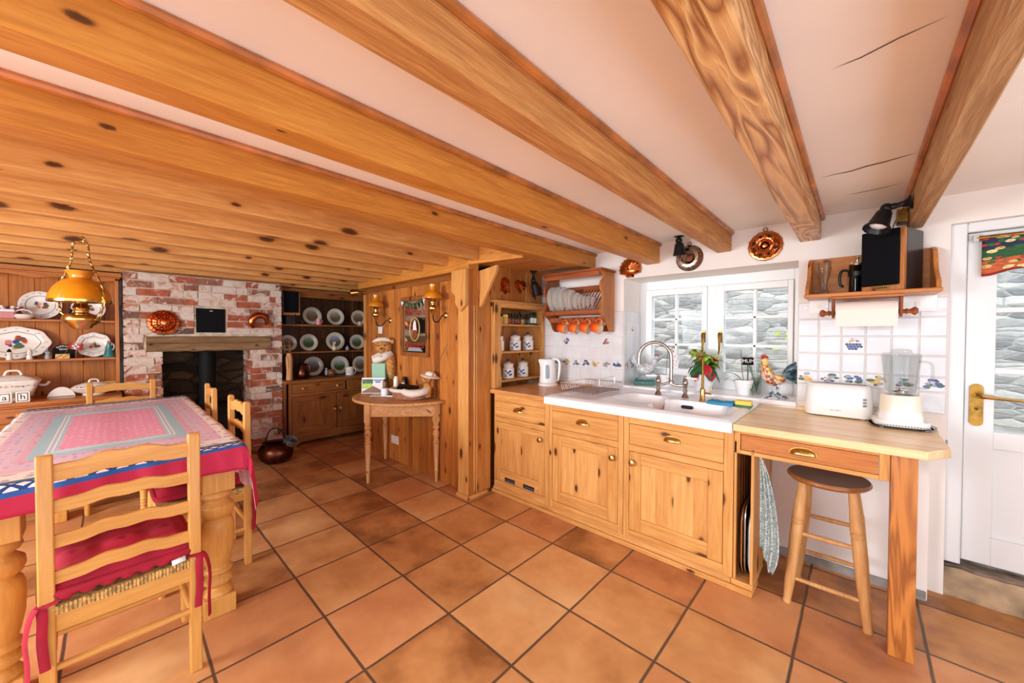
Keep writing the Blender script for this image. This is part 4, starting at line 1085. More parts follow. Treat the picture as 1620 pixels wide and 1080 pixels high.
# copper moulds on the boards of the nook: hung on x = .795
def hung(name, lab, cat, X, fn, group=None):
    t = thing(name, lab, cat, X.translation, group=group)
    fn(t, X); return t
XN = lambda y, z: T(.797, y, z) @ R('Z', PI / 2) @ R('X', PI / 2)      # local xy in the wall, z outwards (+x)
def m_fish(t, X):
    b = MB(); out = [(.0, .075), (.03, .06), (.05, .02), (.045, -.02), (.06, -.06), (.03, -.055), (.005, -.08), (-.02, -.05), (-.05, -.06), (-.042, -.02), (-.05, .02), (-.03, .06)]
    b.loft([[(x, y, 0) for x, y in out], [(x, y, .01) for x, y in out], [(x * .8, y * .8, .035) for x, y in out], [(x * .35, y * .4, .045) for x, y in out]], 'copper', X)
    for k in range(4): b.tube([(-.03, .035 - k * .022, .036), (0, .03 - k * .022, .049), (.03, .035 - k * .022, .036)], .004, 'copper', X, 6)
    b.build('body', t)
def m_heart(t, X):
    b = MB(); out = []
    for k in range(28):
        a = 2 * PI * k / 28; out.append((.0046 * 16 * math.sin(a) ** 3, .0046 * (13 * math.cos(a) - 5 * math.cos(2 * a) - 2 * math.cos(3 * a) - math.cos(4 * a)) + .012))
    b.loft([[(x, y, 0) for x, y in out], [(x * 1.02, y * 1.02, .012) for x, y in out], [(x * .86, y * .86, .014) for x, y in out], [(x * .8, y * .8, .035) for x, y in out], [(x * .5, y * .5, .04) for x, y in out]], 'copper', X)
    for k in range(6): b.ball((-.035 + k * .014, .0, .04), .006, 'copper', X, 8, 6)
    b.build('body', t)
def m_round(r, dep, mat, petals, t, X, centre=None):
    b = MB()
    b.lathe([(r * .98, 0), (r, .006), (r * .96, .012), (r * .86, .014)], mat, X, 48, ripple=(petals, .02))
    b.lathe([(r * .86, .012), (r * .8, dep * .7), (r * .62, dep), (r * .46, dep * .8)], mat, X, 48, ripple=(petals, .05))
    b.lathe([(r * .46, dep * .8), (r * .36, dep * .98), (r * .2, dep * .7), (r * .12, dep * 1.05), (.002, dep * 1.1)], mat, X, 48, ripple=(petals // 2, .04))
    b.build('body', t)
hung('copper_mould', 'grape shaped copper mould, left of three hung above the spice shelves', 'mould', XN(1.715, 1.80), m_fish, 'copper moulds in the nook')
hung('copper_mould', 'heart shaped copper mould, middle of three hung above the spice shelves', 'mould', XN(1.925, 1.80), m_heart, 'copper moulds in the nook')
hung('copper_mould', 'round copper mould, right of three above the spice shelves behind the spotlight', 'mould', XN(2.16, 1.795), lambda t, X: m_round(.07, .04, 'copper', 12, t, X), 'copper moulds in the nook')
# black spotlight kit
def spotlight(lab, base, aim, n0, bell=.05, L=.13, k=1.0):
    """base: mounting point, n0: direction of the stem, aim: where the head points"""
    t = thing('spotlight', lab, 'spotlight', base, group='black ceiling spotlights')
    B = Vector(base); n = Vector(n0).normalized(); a = Vector(aim).normalized()
    Q = n.to_track_quat('Z', 'Y').to_matrix().to_4x4(); X = T(*B) @ Q @ S(1, 1, k)
    b = MB(); b.lathe([(.036, 0), (.034, .006), (.02, .016), (.013, .03), (.012, .05), (.015, .055), (.015, .075), (.011, .08)], 'black_plastic', X, 18); b.build('mount', t)
    jn = B + n * .088 * k; b = MB(); b.ball(jn, .024, 'black_plastic', n=14, m=8); b.build('joint', t)
    Q = a.to_track_quat('Z', 'Y').to_matrix().to_4x4(); X = T(*jn) @ Q
    b = MB(); b.lathe([(.018, .015), (.03, .026), (.034, .05), (.042, L - .02), (bell, L - .012), (bell + .004, L), (bell - .004, L), (.03, L - .03)], 'black_plastic', X, 24, ripple=(12, .018)); b.build('lamp_head', t)
    b = MB(); b.lathe([(.034, L - .022), (.025, L - .016), (.002, L - .013)], 'ceramic', X, 16); b.build('bulb', t)
spotlight('black spotlight under the soffit in front of the copper moulds', (.90, 2.0, 1.953), (.15, .25, -.95), (0, 0, -1), .045, .15)
spotlight('black spotlight with a ribbed head on the beam nearest the back door', (3.305, 1.93, 2.0), (-.25, -.30, -.75), (-1, .1, -.12), .05, .12)
spotlight('small black spotlight hanging beside the ring mould above the window', (2.15, 2.16, 2.083), (.05, .1, -1), (0, 0, -1), .045, .105, .35)
# moulds on the window wall
XWp = lambda x, z: T(x, W - .002, z) @ R('X', PI / 2)
def m_shell(t, X):
    b = MB(); n = 9; out = []
    rings = []
    for f, zz in ((1.0, 0), (1.0, .012), (.9, .03), (.6, .042), (.25, .046)):
        ring = []
        for k in range(121):
            a = -.35 + (PI + .7) * k / 120; rr = .095 * f * (1 + .014 * math.cos(a * 2 * n)); ring.append((rr * math.cos(a), rr * math.sin(a) * 1.02 - .02, zz + (.005 * math.cos(a * 2 * n) if .01 < zz < .044 else 0)))
        ring.append((.03 * f, -.075 * f - .012, zz)); ring.append((-.03 * f, -.075 * f - .012, zz)); rings.append(ring)
    b.loft(rings, 'copper', X); b.build('body', t)
hung('copper_mould', 'scallop shell copper mould hanging at the left above the window', 'mould', XWp(1.725, 1.925) , m_shell, 'copper moulds above the window')
def m_ring(t, X):
    b = MB(); b.lathe([(.088, 0), (.092, .006), (.088, .012), (.07, .034), (.05, .036), (.028, .014), (.022, .002)], 'tin', X, 48, ripple=(14, .03)); b.lathe([(.09, .0), (.096, .005), (.09, .01)], 'copper_dark', X, 40)
    b.lathe([(.024, .001), (.02, .003), (.002, .003)], 'copper_dark', X, 20); b.build('body', t)
    b = MB(); b.tube([(p[0], p[1] + .108, .006) for p in [(.012 * math.cos(2 * PI * k / 12), .012 * math.sin(2 * PI * k / 12)) for k in range(12)]], .003, 'brass_old', X, 6, loop=True); b.build('hanging_ring', t)
hung('jelly_mould', 'tinned ring mould hanging in the middle above the window', 'mould', XWp(2.19, 1.935), m_ring, 'copper moulds above the window')
def m_fruit(t, X):
    m_round(.098, .03, 'copper', 16, t, X)
    b = MB(); 
    for k in range(16): b.ball((.062 * math.cos(k * PI / 8), .062 * math.sin(k * PI / 8), .028), .011, 'copper_dark' if k % 2 else 'copper', X, 8, 6)
    b.build('embossing', t)
    b = MB(); b.tube([(.012 * math.cos(2 * PI * k / 12), .012 * math.sin(2 * PI * k / 12) + .108, .006) for k in range(12)], .003, 'brass_old', X, 6, loop=True); b.build('hanging_ring', t)
hung('jelly_mould', 'bright copper fruit mould hanging at the right above the window', 'mould', XWp(2.665, 1.95), m_fruit, 'copper moulds above the window')

# ---------------------------------------------------------------- plate rack on the window wall
t = thing('plate_rack', 'dark stained wall rack full of cream plates with mugs below', 'rack', (1.30, 2.17, 1.38))
RX0, RX1 = .985, 1.585
side = [(W, 1.385), (2.225, 1.385), (2.18, 1.41), (2.13, 1.49), (2.04, 1.54), (2.035, 1.58), (2.06, 1.62), (2.075, 1.68), (2.045, 1.74), (2.045, 1.80), (2.10, 1.845), (2.03, 1.89), (W, 1.89)]
side = [tuple(q)[1:] for q in spline([(0,) + p for p in side[1:-1]], 4)]; side = [(W - .011, 1.385)] + [(p[0], p[1]) for p in side] + [(W - .011, 1.89)]
for x, m_ in ((RX0, 'rack_z'), (RX1 - .02, 'shelf_z')):
    b = MB(); b.prism(side, x, x + .02, m_, 'yz'); b.build('side_panel', t, bevel=.003)
b = MB(); b.box(RX0 + .02, RX1 - .02, W - .03, W - .012, 1.74, 1.80, 'rack_x'); b.box(RX0, RX1 + .012, 2.02, W - .012, 1.89, 1.91, 'rack_x'); b.box(RX0 + .02, RX1 - .02, 2.03, 2.05, 1.85, 1.89, 'rack_x'); b.build('rail', t, bevel=.003)
b = MB(); b.box(RX0 + .02, RX1 - .02, 2.045, 2.065, 1.535, 1.57, 'rack_x'); b.box(RX0 + .02, RX1 - .02, 2.19, 2.21, 1.535, 1.56, 'rack_x'); b.box(RX0 + .02, RX1 - .02, 2.12, 2.14, 1.47, 1.515, 'rack_x'); b.box(RX0 + .02, RX1 - .02, W - .03, W - .012, 1.39, 1.44, 'rack_x'); b.build('front_rail', t, bevel=.003)
b = MB()
for k in range(17):
    x = RX0 + .05 + k * .0315; b.bar((x, 2.055, 1.56), (x, W - .022, 1.77), .005, 'rack_z'); b.bar((x, 2.055, 1.553), (x, 2.20, 1.553), .005, 'rack_y')
b.build('dowels', t)
# plates standing in the rack
pl = MB(); pl.lathe([(.001, .004), (.55, .004), (.6, .006), (.66, .016), (1.0, .05), (1.0, .06), (.66, .03), (.55, .018), (.001, .016)], 'rack_china', S(1, 1, .9), 36); pl.lathe([(.94, .062), (.965, .0605), (.99, .0612)], 'c_grey', S(1, 1, .9), 36, cap=(False, False)); 
PLME = None
spec = [(.115, 9), (.093, 5), (.078, 6)]; kx = 0; cnt = 0
ordn = ['first', 'second', 'third', 'fourth', 'fifth', 'sixth', 'seventh', 'eighth', 'ninth', 'tenth', 'eleventh', 'twelfth', 'thirteenth', 'fourteenth', 'fifteenth']
xsl = [1.035, 1.054, 1.098, 1.117, 1.148, 1.168, 1.212, 1.232, 1.252, 1.296, 1.312, 1.348, 1.388, 1.432, 1.472]
rsl = [.122, .122, .122, .122, .118, .118, .108, .106, .104, .088, .088, .078, .072, .07, .066]
po = None
for i, (x, r) in enumerate(zip(xsl, rsl)):
    lb = '%s cream plate from the left standing in the plate rack' % ordn[i]
    rot = (0, PI / 2 - .10, .10)
    loc = (x, 2.128 - (.122 - r) * .25, 1.562 + r * .97)
    if po is None:
        po = pl.build('rack_plate', None, origin=0); po.data.transform(S(1, 1, 1)); tag(po, lb, 'plate', 'plates in the plate rack')
        q = po
    else: q = po.copy(); COL.objects.link(q); q['label'] = lb
    q.location = loc; q.rotation_euler = rot; q.scale = (r, r, r * 1.0)
# mugs hanging under the rack
mg = thing('hanging_mug', 'x', 'mug', group='orange mugs under the plate rack')
b = MB(); b.lathe([(.028, -.048), (.036, -.046), (.043, -.03), (.045, 0), (.043, .042), (.0405, .042), (.041, 0), (.036, -.038), (.002, -.041)], 'orange_mug', n=28, cap=(True, True)); cup = b.build('cup', mg, world=False)
b = MB(); b.lathe([(.0395, .040), (.0400, 0), (.035, -.036), (.002, -.039)], 'china', n=28, cap=(False, True)); q = b.build('lining', cup, world=False); q['label'] = 'cream enamel inside'
b = MB(); b.tube(spline([(0, .042, .026), (0, .066, .03), (0, .078, .01), (0, .07, -.014), (0, .043, -.022)], 5), .0075, 'orange_mug', n=8); b.build('handle', mg, world=False)
for i, x in enumerate((1.16, 1.28, 1.395, 1.505)):
    lb = 'orange enamel mug hanging on the %s hook under the plate rack' % ('first', 'second', 'third', 'last')[i]
    rot = (.0, 1.12, .25)
    q = mg if i == 0 else dup(mg, (0, 0, 0), None, lb)
    zv = Vector((.90, .0, -.30)).normalized(); yv = (Vector((0, 0, 1)) - zv * zv.z).normalized(); xv = yv.cross(zv)
    q.rotation_euler = Matrix((xv, yv, zv)).transposed().to_euler(); q.location = (x, 2.105, 1.420); q['label'] = lb
for x in (1.16, 1.28, 1.395, 1.505): b = MB(); b.tube([(x - .006, 2.12, 1.50), (x - .006, 2.10, 1.506), (x - .004, 2.092, 1.497), (x - .004, 2.095, 1.487), (x - .004, 2.105, 1.483)], .003, 'brass_old', n=6); b.build('cup_hook', t)

# ---------------------------------------------------------------- things on the sill
SZ = OZ0 + .001
def pot(t, r0, r1, h, ribs, mat='ceramic', world=False):
    b = MB(); pr = [(r0, 0), (r0 + .002, .003)]
    for i in range(ribs * 4):
        f = i / (ribs * 4); r = r0 + (r1 - r0) * f + .0016 * math.sin(i * PI / 2); pr.append((r, .004 + (h * .84) * f))
    pr += [(r1 + .003, h * .86), (r1 + .004, h), (r1 - .003, h), (r1 - .004, h * .88), (.002, h * .86)]
    b.lathe(pr, mat, n=30); b.build('flower_pot', t, world=False)
    b = MB(); b.lathe([(r1 - .004, h * .87), (r1 * .5, h * .9), (.002, h * .9)], 'soil', n=20); b.build('compost', t, world=False)
def leafshape(b, X, L, w_, mat, bend=.3, n=6, fold=.15):
    vs = []; fs = []
    for i in range(n + 1):
        f = i / n; ww = w_ * math.sin(PI * min(1, f * .94 + .04)) ** .8; z = -bend * L * f * f; y = L * f * (1 - .25 * bend * f)
        vs += [(-ww, y, z + ww * fold), (0, y, z), (ww, y, z + ww * fold)]
    for i in range(n):
        for k in (0, 1): fs.append((3 * i + k, 3 * i + k + 1, 3 * i + 4 + k, 3 * i + 3 + k))
    b.add(vs, fs, mat, X)
# poinsettia
t = thing('poinsettia', 'red and green poinsettia in a white swirled pot behind the taps', 'plant', (2.255, 2.42, SZ))
b = MB(); rings = []
for i in range(13):
    f = i / 12; r = .048 + .03 * f ** .8; z = .125 * f
    rings.append([((r * (1 + .03 * math.cos(8 * (a + f * 1.2)))) * math.cos(a), (r * (1 + .03 * math.cos(8 * (a + f * 1.2)))) * math.sin(a), z) for a in [2 * PI * k / 48 for k in range(48)]])
rings.append([(p[0] * .93, p[1] * .93, .125) for p in rings[-1]]); rings.append([(p[0] * .9, p[1] * .9, .10) for p in rings[-1]])
b.loft(rings, 'ceramic'); b.build('flower_pot', t, world=False)
g = random.Random(21); stems = MB(); gl = MB(); dk = MB(); rd = MB(); lm = MB()
for k in range(13):
    a = 2 * PI * k / 13 + g.uniform(-.2, .2); tip = (.055 * math.cos(a) * g.uniform(.3, 1.4), .055 * math.sin(a) * g.uniform(.3, 1.4), g.uniform(.19, .31))
    stems.tube([(0, 0, .1), (tip[0] * .6, tip[1] * .6, .16), tip], [.004, .003, .002], 'stem', n=5)
    for j in range(6):
        aa = 2 * PI * j / 6 + g.random(); X = T(*tip) @ R('Z', aa) @ R('X', g.uniform(-.1, .5))
        top = tip[2] > .25
        m_ = rd if (k % 5 == 0 and j % 2) else (lm if (top or j % 3 == 0) else gl)
        leafshape(m_, X, g.uniform(.065, .10), g.uniform(.018, .026), 'red_leaf' if m_ is rd else ('lime' if m_ is lm else 'green'), g.uniform(.2, .7))
for k in range(12):
    a = 2 * PI * k / 12 + g.uniform(-.2, .2); X = T(.05 * math.cos(a), .05 * math.sin(a), g.uniform(.15, .22)) @ R('Z', a - PI / 2) @ R('X', -g.uniform(.5, 1.0))
    leafshape(dk, X, g.uniform(.085, .12), g.uniform(.024, .034), 'dark_green', .3)
for aa, z in ((-1.0, .20), (-.6, .17), (-2.0, .165), (-1.5, .28), (-2.3, .30)):
    X = T(.06 * math.cos(aa), .06 * math.sin(aa), z) @ R('Z', aa - PI / 2) @ R('X', -.9 if z < .25 else .5); leafshape(rd, X, .10, .034, 'red_leaf', .4)
leafshape(rd, T(.05, -.02, .22) @ R('Z', -1.2), .10, .022, 'pink_leaf', .4)
for nm, m_, lb in (('stems', stems, None), ('leaves', gl, None), ('old_leaves', dk, None), ('bracts', rd, 'red bracts'), ('young_leaves', lm, 'lime green young leaves')):
    q = m_.build(nm, t, world=False); q['kind'] = 'stuff'
# orchid with the sign, right
t = thing('potted_orchid', 'small orchid in a ribbed white pot with a bare stem, right of the poinsettia', 'plant', (2.525, 2.40, SZ), .3)
pot(t, .040, .058, .105, 6)
b = MB()
for a, L, up in ((2.7, .14, .9), (.6, .10, -.3), (-.4, .13, -.7), (3.6, .07, .4)): leafshape(b, T(.01 * math.cos(a), .01 * math.sin(a), .10) @ R('Z', a - PI / 2) @ R('X', up), L, .017, 'green', .5)
b.build('leaves', t, world=False)
b = MB(); b.tube([(0, 0, .09), (-.012, 0, .2), (-.02, 0, .33)], .0025, 'stem', n=6); b.tube([(.0, 0, .1), (-.07, .02, .13), (-.12, .03, .09)], .002, 'c_grey', n=5); b.tube([(.02, 0, .1), (.09, .01, .13), (.13, .02, .10)], .002, 'c_grey', n=5); b.build('stem', t, world=False)
t = thing('plant_sign', 'small black slate plant sign with white lettering on a stick in the orchid pot', 'sign', (2.545, 2.43, 1.03), .62)
b = MB(); b.box(-.038, .038, -.004, .004, .115, .17, 'rug_black'); b.build('slate', t, world=False, bevel=.002)
b = MB(); b.text('MUM', .036, 'card_white', T(0, -.0046, .143) @ R('X', PI / 2)); b.build('lettering', t, world=False)
b = MB(); b.box(-.003, .003, -.002, .002, -.0, .12, 'stem'); b.build('stick', t, world=False)
t = thing('drinking_glass', 'clear glass tumbler behind the small orchid', 'glass', (2.592, 2.47, SZ)); b = MB(); b.lathe([(.026, 0), (.028, .004), (.034, .12), (.032, .12), (.026, .01), (.002, .008)], 'clear', n=24); b.build('tumbler', t, world=False); b = MB()
for k in range(9): b.tube([(0, 0, .02), (.03 * math.cos(k * .7), .03 * math.sin(k * .7), .14), (.05 * math.cos(k * .7), .05 * math.sin(k * .7), .20 + .01 * (k % 3))], .002, 'c_grey' if k % 2 else 'green', n=4); leafshape(b, T(.04 * math.cos(k * .7), .04 * math.sin(k * .7), .17) @ R('Z', k * .7), .03, .007, 'c_green', .2)
q = b.build('sprigs', t, world=False)
# orchid left
t = thing('potted_orchid', 'orchid with white flowers in a white pot behind the mixer tap', 'plant', (1.965, 2.43, SZ), .2)
pot(t, .038, .052, .10, 5)
b = MB()
for a, L, up in ((2.8, .09, .5), (.4, .10, .2), (-.8, .09, .0)): leafshape(b, T(0, 0, .09) @ R('Z', a - PI / 2) @ R('X', up), L, .02, 'green', .5)
b.build('leaves', t, world=False)
b = MB(); st = spline([(0, 0, .08), (.005, 0, .18), (.012, 0, .27), (.03, -.01, .31), (.06, -.02, .29)], 4); b.tube(st, .0022, 'stem', n=6); b.build('stem', t, world=False)
b = MB(); g = random.Random(8)
for p_ in ((.03, -.01, .305), (.055, -.015, .285), (.07, -.02, .25), (.045, -.01, .255), (.08, -.02, .21), (.06, -.01, .215), (.07, -.0, .175)):
    for k in range(5): leafshape(b, T(*p_) @ R('X', PI / 2 - .2) @ R('Z', k * 2 * PI / 5 + g.random() * .3), .026, .010, 'petal', .2, 4)
    b.ball((p_[0], p_[1] - .005, p_[2]), .005, 'c_pink', n=6, m=4)
b.build('flowers', t, world=False)
# silver hen on a teal tin
t = thing('tin_box', 'teal painted tin box under the silver hen', 'box', (1.79, 2.42, SZ), .35)
b = MB(); b.box(-.085, .085, -.05, .05, 0, .035, 'teal'); b.build('box', t, world=False, bevel=.004); b = MB(); b.box(-.078, .078, -.045, .045, .035, .052, 'teal'); q = b.build('lid', t, world=False, bevel=.006)
b = MB()
for k in range(4): posy(b, T(-.06 + k * .04, -.0502, .018) @ R('X', PI / 2), .014, 6, k, ('c_yellow', 'c_red', 'c_green'), .0008)
b.build('painted_flowers', t, world=False)
def fowl(t, pal, sc, tail_pts, body_r, mats, base_h):
    body, neck, head, comb, tail, legs, base = mats
    b = MB(); 
    b.tube(spline([(-.072, 0, .105), (-.045, 0, .082), (0, 0, .075), (.04, 0, .092), (.062, 0, .135), (.066, 0, .172), (.07, 0, .19)], 5), [.018 + .034 * math.sin(PI * min(1, (i + 3) / 30)) ** 1.0 * (1 if i < 18 else .75) for i in range(31)], body, n=16)
    b.build('body', t, world=False)
    return b
t = thing('hen_ornament', 'silver filigree hen ornament standing on the teal tin', 'ornament', (1.79, 2.42, SZ + .052), .35)
def sweep(b, pts, rads, mat, n=14, flat=1.0):
    p = spline(pts, 5); m = len(p); r = []
    for i in range(m):
        f = i / (m - 1) * (len(rads) - 1); k = min(int(f), len(rads) - 2); u = f - k; u = u * u * (3 - 2 * u); r.append(rads[k] * (1 - u) + rads[k + 1] * u)
    b.tube(p, r, mat, n=n, flat=flat)
b = MB(); sweep(b, [(-.055, 0, .12), (-.03, 0, .09), (.01, 0, .08), (.05, 0, .10), (.075, 0, .14), (.085, 0, .172)], [.012, .042, .055, .045, .024, .018], 'silver'); b.ball((.092, 0, .178), (.02, .017, .018), 'silver')
b.build('body', t, world=False)
b = MB()
for k, (dx, dz) in enumerate(((-.115, .17), (-.105, .20), (-.085, .215), (-.12, .14))): sweep(b, [(-.035, (k % 2 - .5) * .02, .10), (-.08, (k % 2 - .5) * .03, .14), (dx, 0, dz)], [.014, .018, .006], 'silver', 8)
b.build('tail', t, world=False)
b = MB(); 
for k in range(3): b.ball((.085 + .009 * k, 0, .198 - .002 * k), (.007, .004, .010), 'c_red', n=8, m=6)
b.ball((.102, 0, .16), (.006, .004, .010), 'c_red', n=8, m=6); b.add([(.108, -.004, .18), (.108, .004, .18), (.125, 0, .175), (.108, 0, .172)], [(0, 1, 2), (0, 2, 3), (1, 2, 3)], 'c_yellow'); b.build('comb', t, world=False)
b = MB(); b.tube([(.0, .012, .05), (.002, .014, .006)], .004, 'silver', n=6); b.tube([(.01, -.012, .05), (.012, -.014, .006)], .004, 'silver', n=6); b.lathe([(.05, 0), (.048, .005), (.03, .008)], 'silver', n=20); b.build('stand', t, world=False)
# painted cockerel
t = thing('cockerel_ornament', 'painted cockerel ornament with a dark blue tail at the right end of the sill', 'ornament', (2.715, 2.36, SZ), .55)
b = MB(); sweep(b, [(.06, 0, .155), (.03, 0, .13), (-.01, 0, .125), (-.045, 0, .155), (-.058, 0, .20), (-.06, 0, .245)], [.012, .036, .044, .036, .024, .015], 'plumage'); b.build('body', t, world=False)
b = MB(); sweep(b, [(-.045, 0, .165), (-.058, 0, .205), (-.06, 0, .245)], [.037, .027, .017], 'plumage_gold'); b.ball((-.064, 0, .255), (.019, .016, .019), 'plumage_gold'); b.build('neck', t, world=False)
b = MB()
for k in range(4): b.ball((-.08 + .011 * k, 0, .276 + .007 * math.sin(k * 1.2)), (.008, .004, .012), 'c_red', n=8, m=6)
b.ball((-.078, 0, .232), (.007, .006, .013), 'c_red', n=8, m=6); b.add([(-.08, -.005, .258), (-.08, .005, .258), (-.10, 0, .252), (-.08, 0, .246)], [(0, 1, 2), (0, 2, 3), (1, 2, 3)], 'c_yellow'); b.build('comb', t, world=False)
b = MB(); g = random.Random(6)
for k in range(15):
    yy = g.uniform(-.022, .022); e = k / 14; end = (.135 + .02 * math.sin(e * 3), yy * 1.6, .245 - .15 * e)
    sweep(b, [(.05, yy * .5, .15), (.085, yy, .20 - .06 * e), end], [.012, .015, .004], 'plumage_tail', 8)
q = b.build('tail', t, world=False); q['label'] = 'curled dark blue and teal tail feathers'
b = MB()
for s_ in (-1, 1): sweep(b, [(-.03, s_ * .042, .15), (.01, s_ * .048, .14), (.045, s_ * .035, .13)], [.006, .016, .005], 'plumage_gold', 8, 1.0)
b.build('wing', t, world=False)
b = MB()
b.tube([(-.005, .016, .10), (.0, .017, .03)], [.012, .006], 'stand_glaze', n=8); b.tube([(.01, -.016, .10), (.012, -.017, .03)], [.012, .006], 'stand_glaze', n=8)
b.lathe([(.078, 0), (.08, .006), (.066, .014), (.04, .022), (.018, .045), (.01, .06)], 'stand_glaze', n=24, sx=1.05, sy=.62)
for k in range(14): b.ball((.06 * math.cos(k * .45), .036 * math.sin(k * .45), .014), (.014, .01, .006), 'c_navy' if k % 3 == 0 else 'silver', n=8, m=5)
b.build('stand', t, world=False)
# ---------------------------------------------------------------- right: wall shelf and worktop things
t = thing('wall_shelf', 'stained pine wall shelf with curved ends above the kitchen roll', 'shelf', (3.15, 2.2, 1.585))
SX0, SX1, SY = 2.893, 3.418, 2.02
b = MB(); b.box(SX0, SX1, SY, W - .001, 1.572, 1.592, 'shelf_x'); b.build('shelf_board', t, bevel=.004)
b = MB(); b.box(SX0 + .02, SX1 - .02, W - .016, W - .001, 1.592, 1.822, 'shelf_x'); b.build('back_board', t, bevel=.002)
for x in (SX0 + .004, SX1 - .022):
    pts = [(W - .001, 1.592), (SY + .01, 1.592), (SY + .012, 1.62)] + [(q[1], q[2]) for q in spline([(0, SY + .03, 1.64), (0, SY + .10, 1.69), (0, SY + .13, 1.75), (0, SY + .16, 1.80), (0, W - .03, 1.822)], 5)] + [(W - .001, 1.822)]
    b = MB(); b.prism(pts, x, x + .018, 'shelf_z', 'yz'); b.build('side_panel', t, bevel=.003)
# speaker
t = thing('loudspeaker', 'black loudspeaker with pale wooden front edge on the right wall shelf', 'speaker', (3.211, 2.072, 1.592), math.radians(-22))
SWd, SD, SH = .168, .215, .318
b = MB(); b.box(-SWd / 2, SWd / 2, .028, SD, .001, SH, 'black_wood'); b.build('cabinet', t, world=False, bevel=.002)
b = MB(); b.box(-SWd / 2, SWd / 2, 0, .028, .001, SH, 'shelf_z'); b.build('front_edge', t, world=False, bevel=.003)
b = MB(); b.box(-SWd / 2 + .003, SWd / 2 - .014, -.018, 0, .028, SH - .003, 'black_cloth'); b.build('grille', t, world=False, bevel=.006)
b = MB(); b.prism([(-.026, .025), (.03, .025), (.022, .008), (-.018, .008)], -.0015, 0, 'brass_old', 'xz')
for k in range(6): b.box(-.019 + k * .0072, -.015 + k * .0072, -.0025, -.001, .013, .022, 'rug_black')
b.build('badge', t, world=False)
b = MB(); b.tube(spline([(3.30, 2.22, 1.90), (3.28, 2.24, 1.93), (3.255, 2.235, 1.945), (3.27, 2.10, 1.985), (3.30, 2.0, 2.03)], 5), .003, 'c_brown', n=6); b.build('cable', t)
# brass box on the last beam
b = MB(); b.box(3.262, 3.307, 2.10, 2.19, 1.945, 2.015, 'brass_old'); tag(b.build('switch_box', bevel=.004), 'small brass box fixed to the beam end above the loudspeaker', 'box')
# tall glass and cafetiere behind the speaker
t = thing('beer_glass', 'tall waisted glass at the left end of the wall shelf', 'glass', (2.972, 2.13, 1.593))
b = MB(); b.lathe([(.026, 0), (.027, .006), (.02, .03), (.019, .06), (.03, .11), (.036, .15), (.034, .19), (.032, .19), (.033, .15), (.028, .112), (.017, .062), (.017, .03), (.002, .02)], 'clear', n=28); b.build('tumbler', t, world=False)
t = thing('coffee_press', 'glass coffee press with a black frame half behind the loudspeaker', 'jug', (3.115, 2.185, 1.593), 3.5)
b = MB(); b.lathe([(.036, .012), (.037, .02), (.037, .16), (.035, .16), (.035, .02), (.002, .016)], 'smoke', n=24); b.build('beaker', t, world=False)
b = MB(); b.lathe([(.04, 0), (.041, .012), (.039, .014)], 'black_plastic', n=24); b.build('foot_ring', t, world=False); b = MB(); b.lathe([(.039, .10), (.0395, .10), (.0395, .125), (.039, .125)], 'black_plastic', n=24, cap=(False, False)); b.build('band', t, world=False)
b = MB(); b.tube(spline([(.037, 0, .13), (.06, 0, .135), (.075, 0, .12), (.078, 0, .08), (.072, 0, .05), (.06, 0, .045)], 5), .007, 'black_plastic', n=8); b.build('handle', t, world=False)
b = MB(); b.lathe([(.038, .16), (.038, .168), (.03, .176), (.006, .178), (.006, .20), (.01, .206), (.002, .212)], 'chrome', n=24); b.build('lid', t, world=False)
# kitchen roll holder
t = thing('roll_holder', 'wooden kitchen roll holder below the wall shelf', 'holder', (3.15, 2.1, 1.48))
b = MB(); b.box(3.01, 3.292, 2.04, 2.18, 1.560, 1.572, 'shelf_x'); b.build('top_board', t, bevel=.003)
for x in (3.012, 3.278):
    b = MB(); pts = [(2.06, 1.56), (2.16, 1.56), (2.15, 1.50), (2.135, 1.465), (2.11, 1.455), (2.085, 1.465), (2.07, 1.50)]; b.prism(pts, x, x + .012, 'rack_z', 'yz'); b.build('arm', t, bevel=.003)
b = MB(); b.bar((2.975, 2.11, 1.485), (3.33, 2.11, 1.485), .011, 'rack_x', n=12)
for x, s_ in ((3.005, -1), (3.30, 1)): b.lathe([(.011, 0), (.016, .004), (.010, .012), (.012, .02), (.021, .03), (.021, .038), (.012, .046)], 'rack_x', T(x, 2.11, 1.485) @ R('Y', s_ * PI / 2), 16)
b.build('spindle', t)
b = MB(); X = T(3.03, 2.11, 1.485) @ R('Y', PI / 2); b.lathe([(.0112, 0), (.062, 0), (.062, .242), (.0112, .242)], 'paper', X, 36, cap=(False, False)); b.box(3.031, 3.271, 2.044, 2.050, 1.408, 1.50, 'paper')
tag(b.build('kitchen_roll'), 'white kitchen roll on the wooden holder under the wall shelf', 'paper roll')
# sockets and switches behind the roll
def plate(name, lab, cat, X, w_, h_, n=1, red=0, group=None):
    t = thing(name, lab, cat, X.translation, group=group); b = MB(); b.box(-w_ / 2, w_ / 2, -h_ / 2, h_ / 2, 0, .007, 'white_gloss', X); b.build('face_plate', t, bevel=.002)
    b = MB(); 
    for k in range(n): b.box((k - (n - 1) / 2) * w_ / n - .009, (k - (n - 1) / 2) * w_ / n + .009, -.012, .012, .007, .011, 'cream_gloss', X)
    for s_ in (-1, 1): b.lathe([(.003, .007), (.003, .008), (.001, .008)], 'chrome', X @ T(s_ * w_ * .43, 0, 0), 8)
    b.build('rocker', t)
plate('wall_switch', 'white switch plate on the tiles left of the kitchen roll', 'switch', T(2.945, W - .0115, 1.535) @ R('X', PI / 2), .09, .085)
plate('wall_switch', 'wide white switch plate on the tiles right of the kitchen roll', 'switch', T(3.355, W - .0115, 1.53) @ R('X', PI / 2), .14, .085, 1)
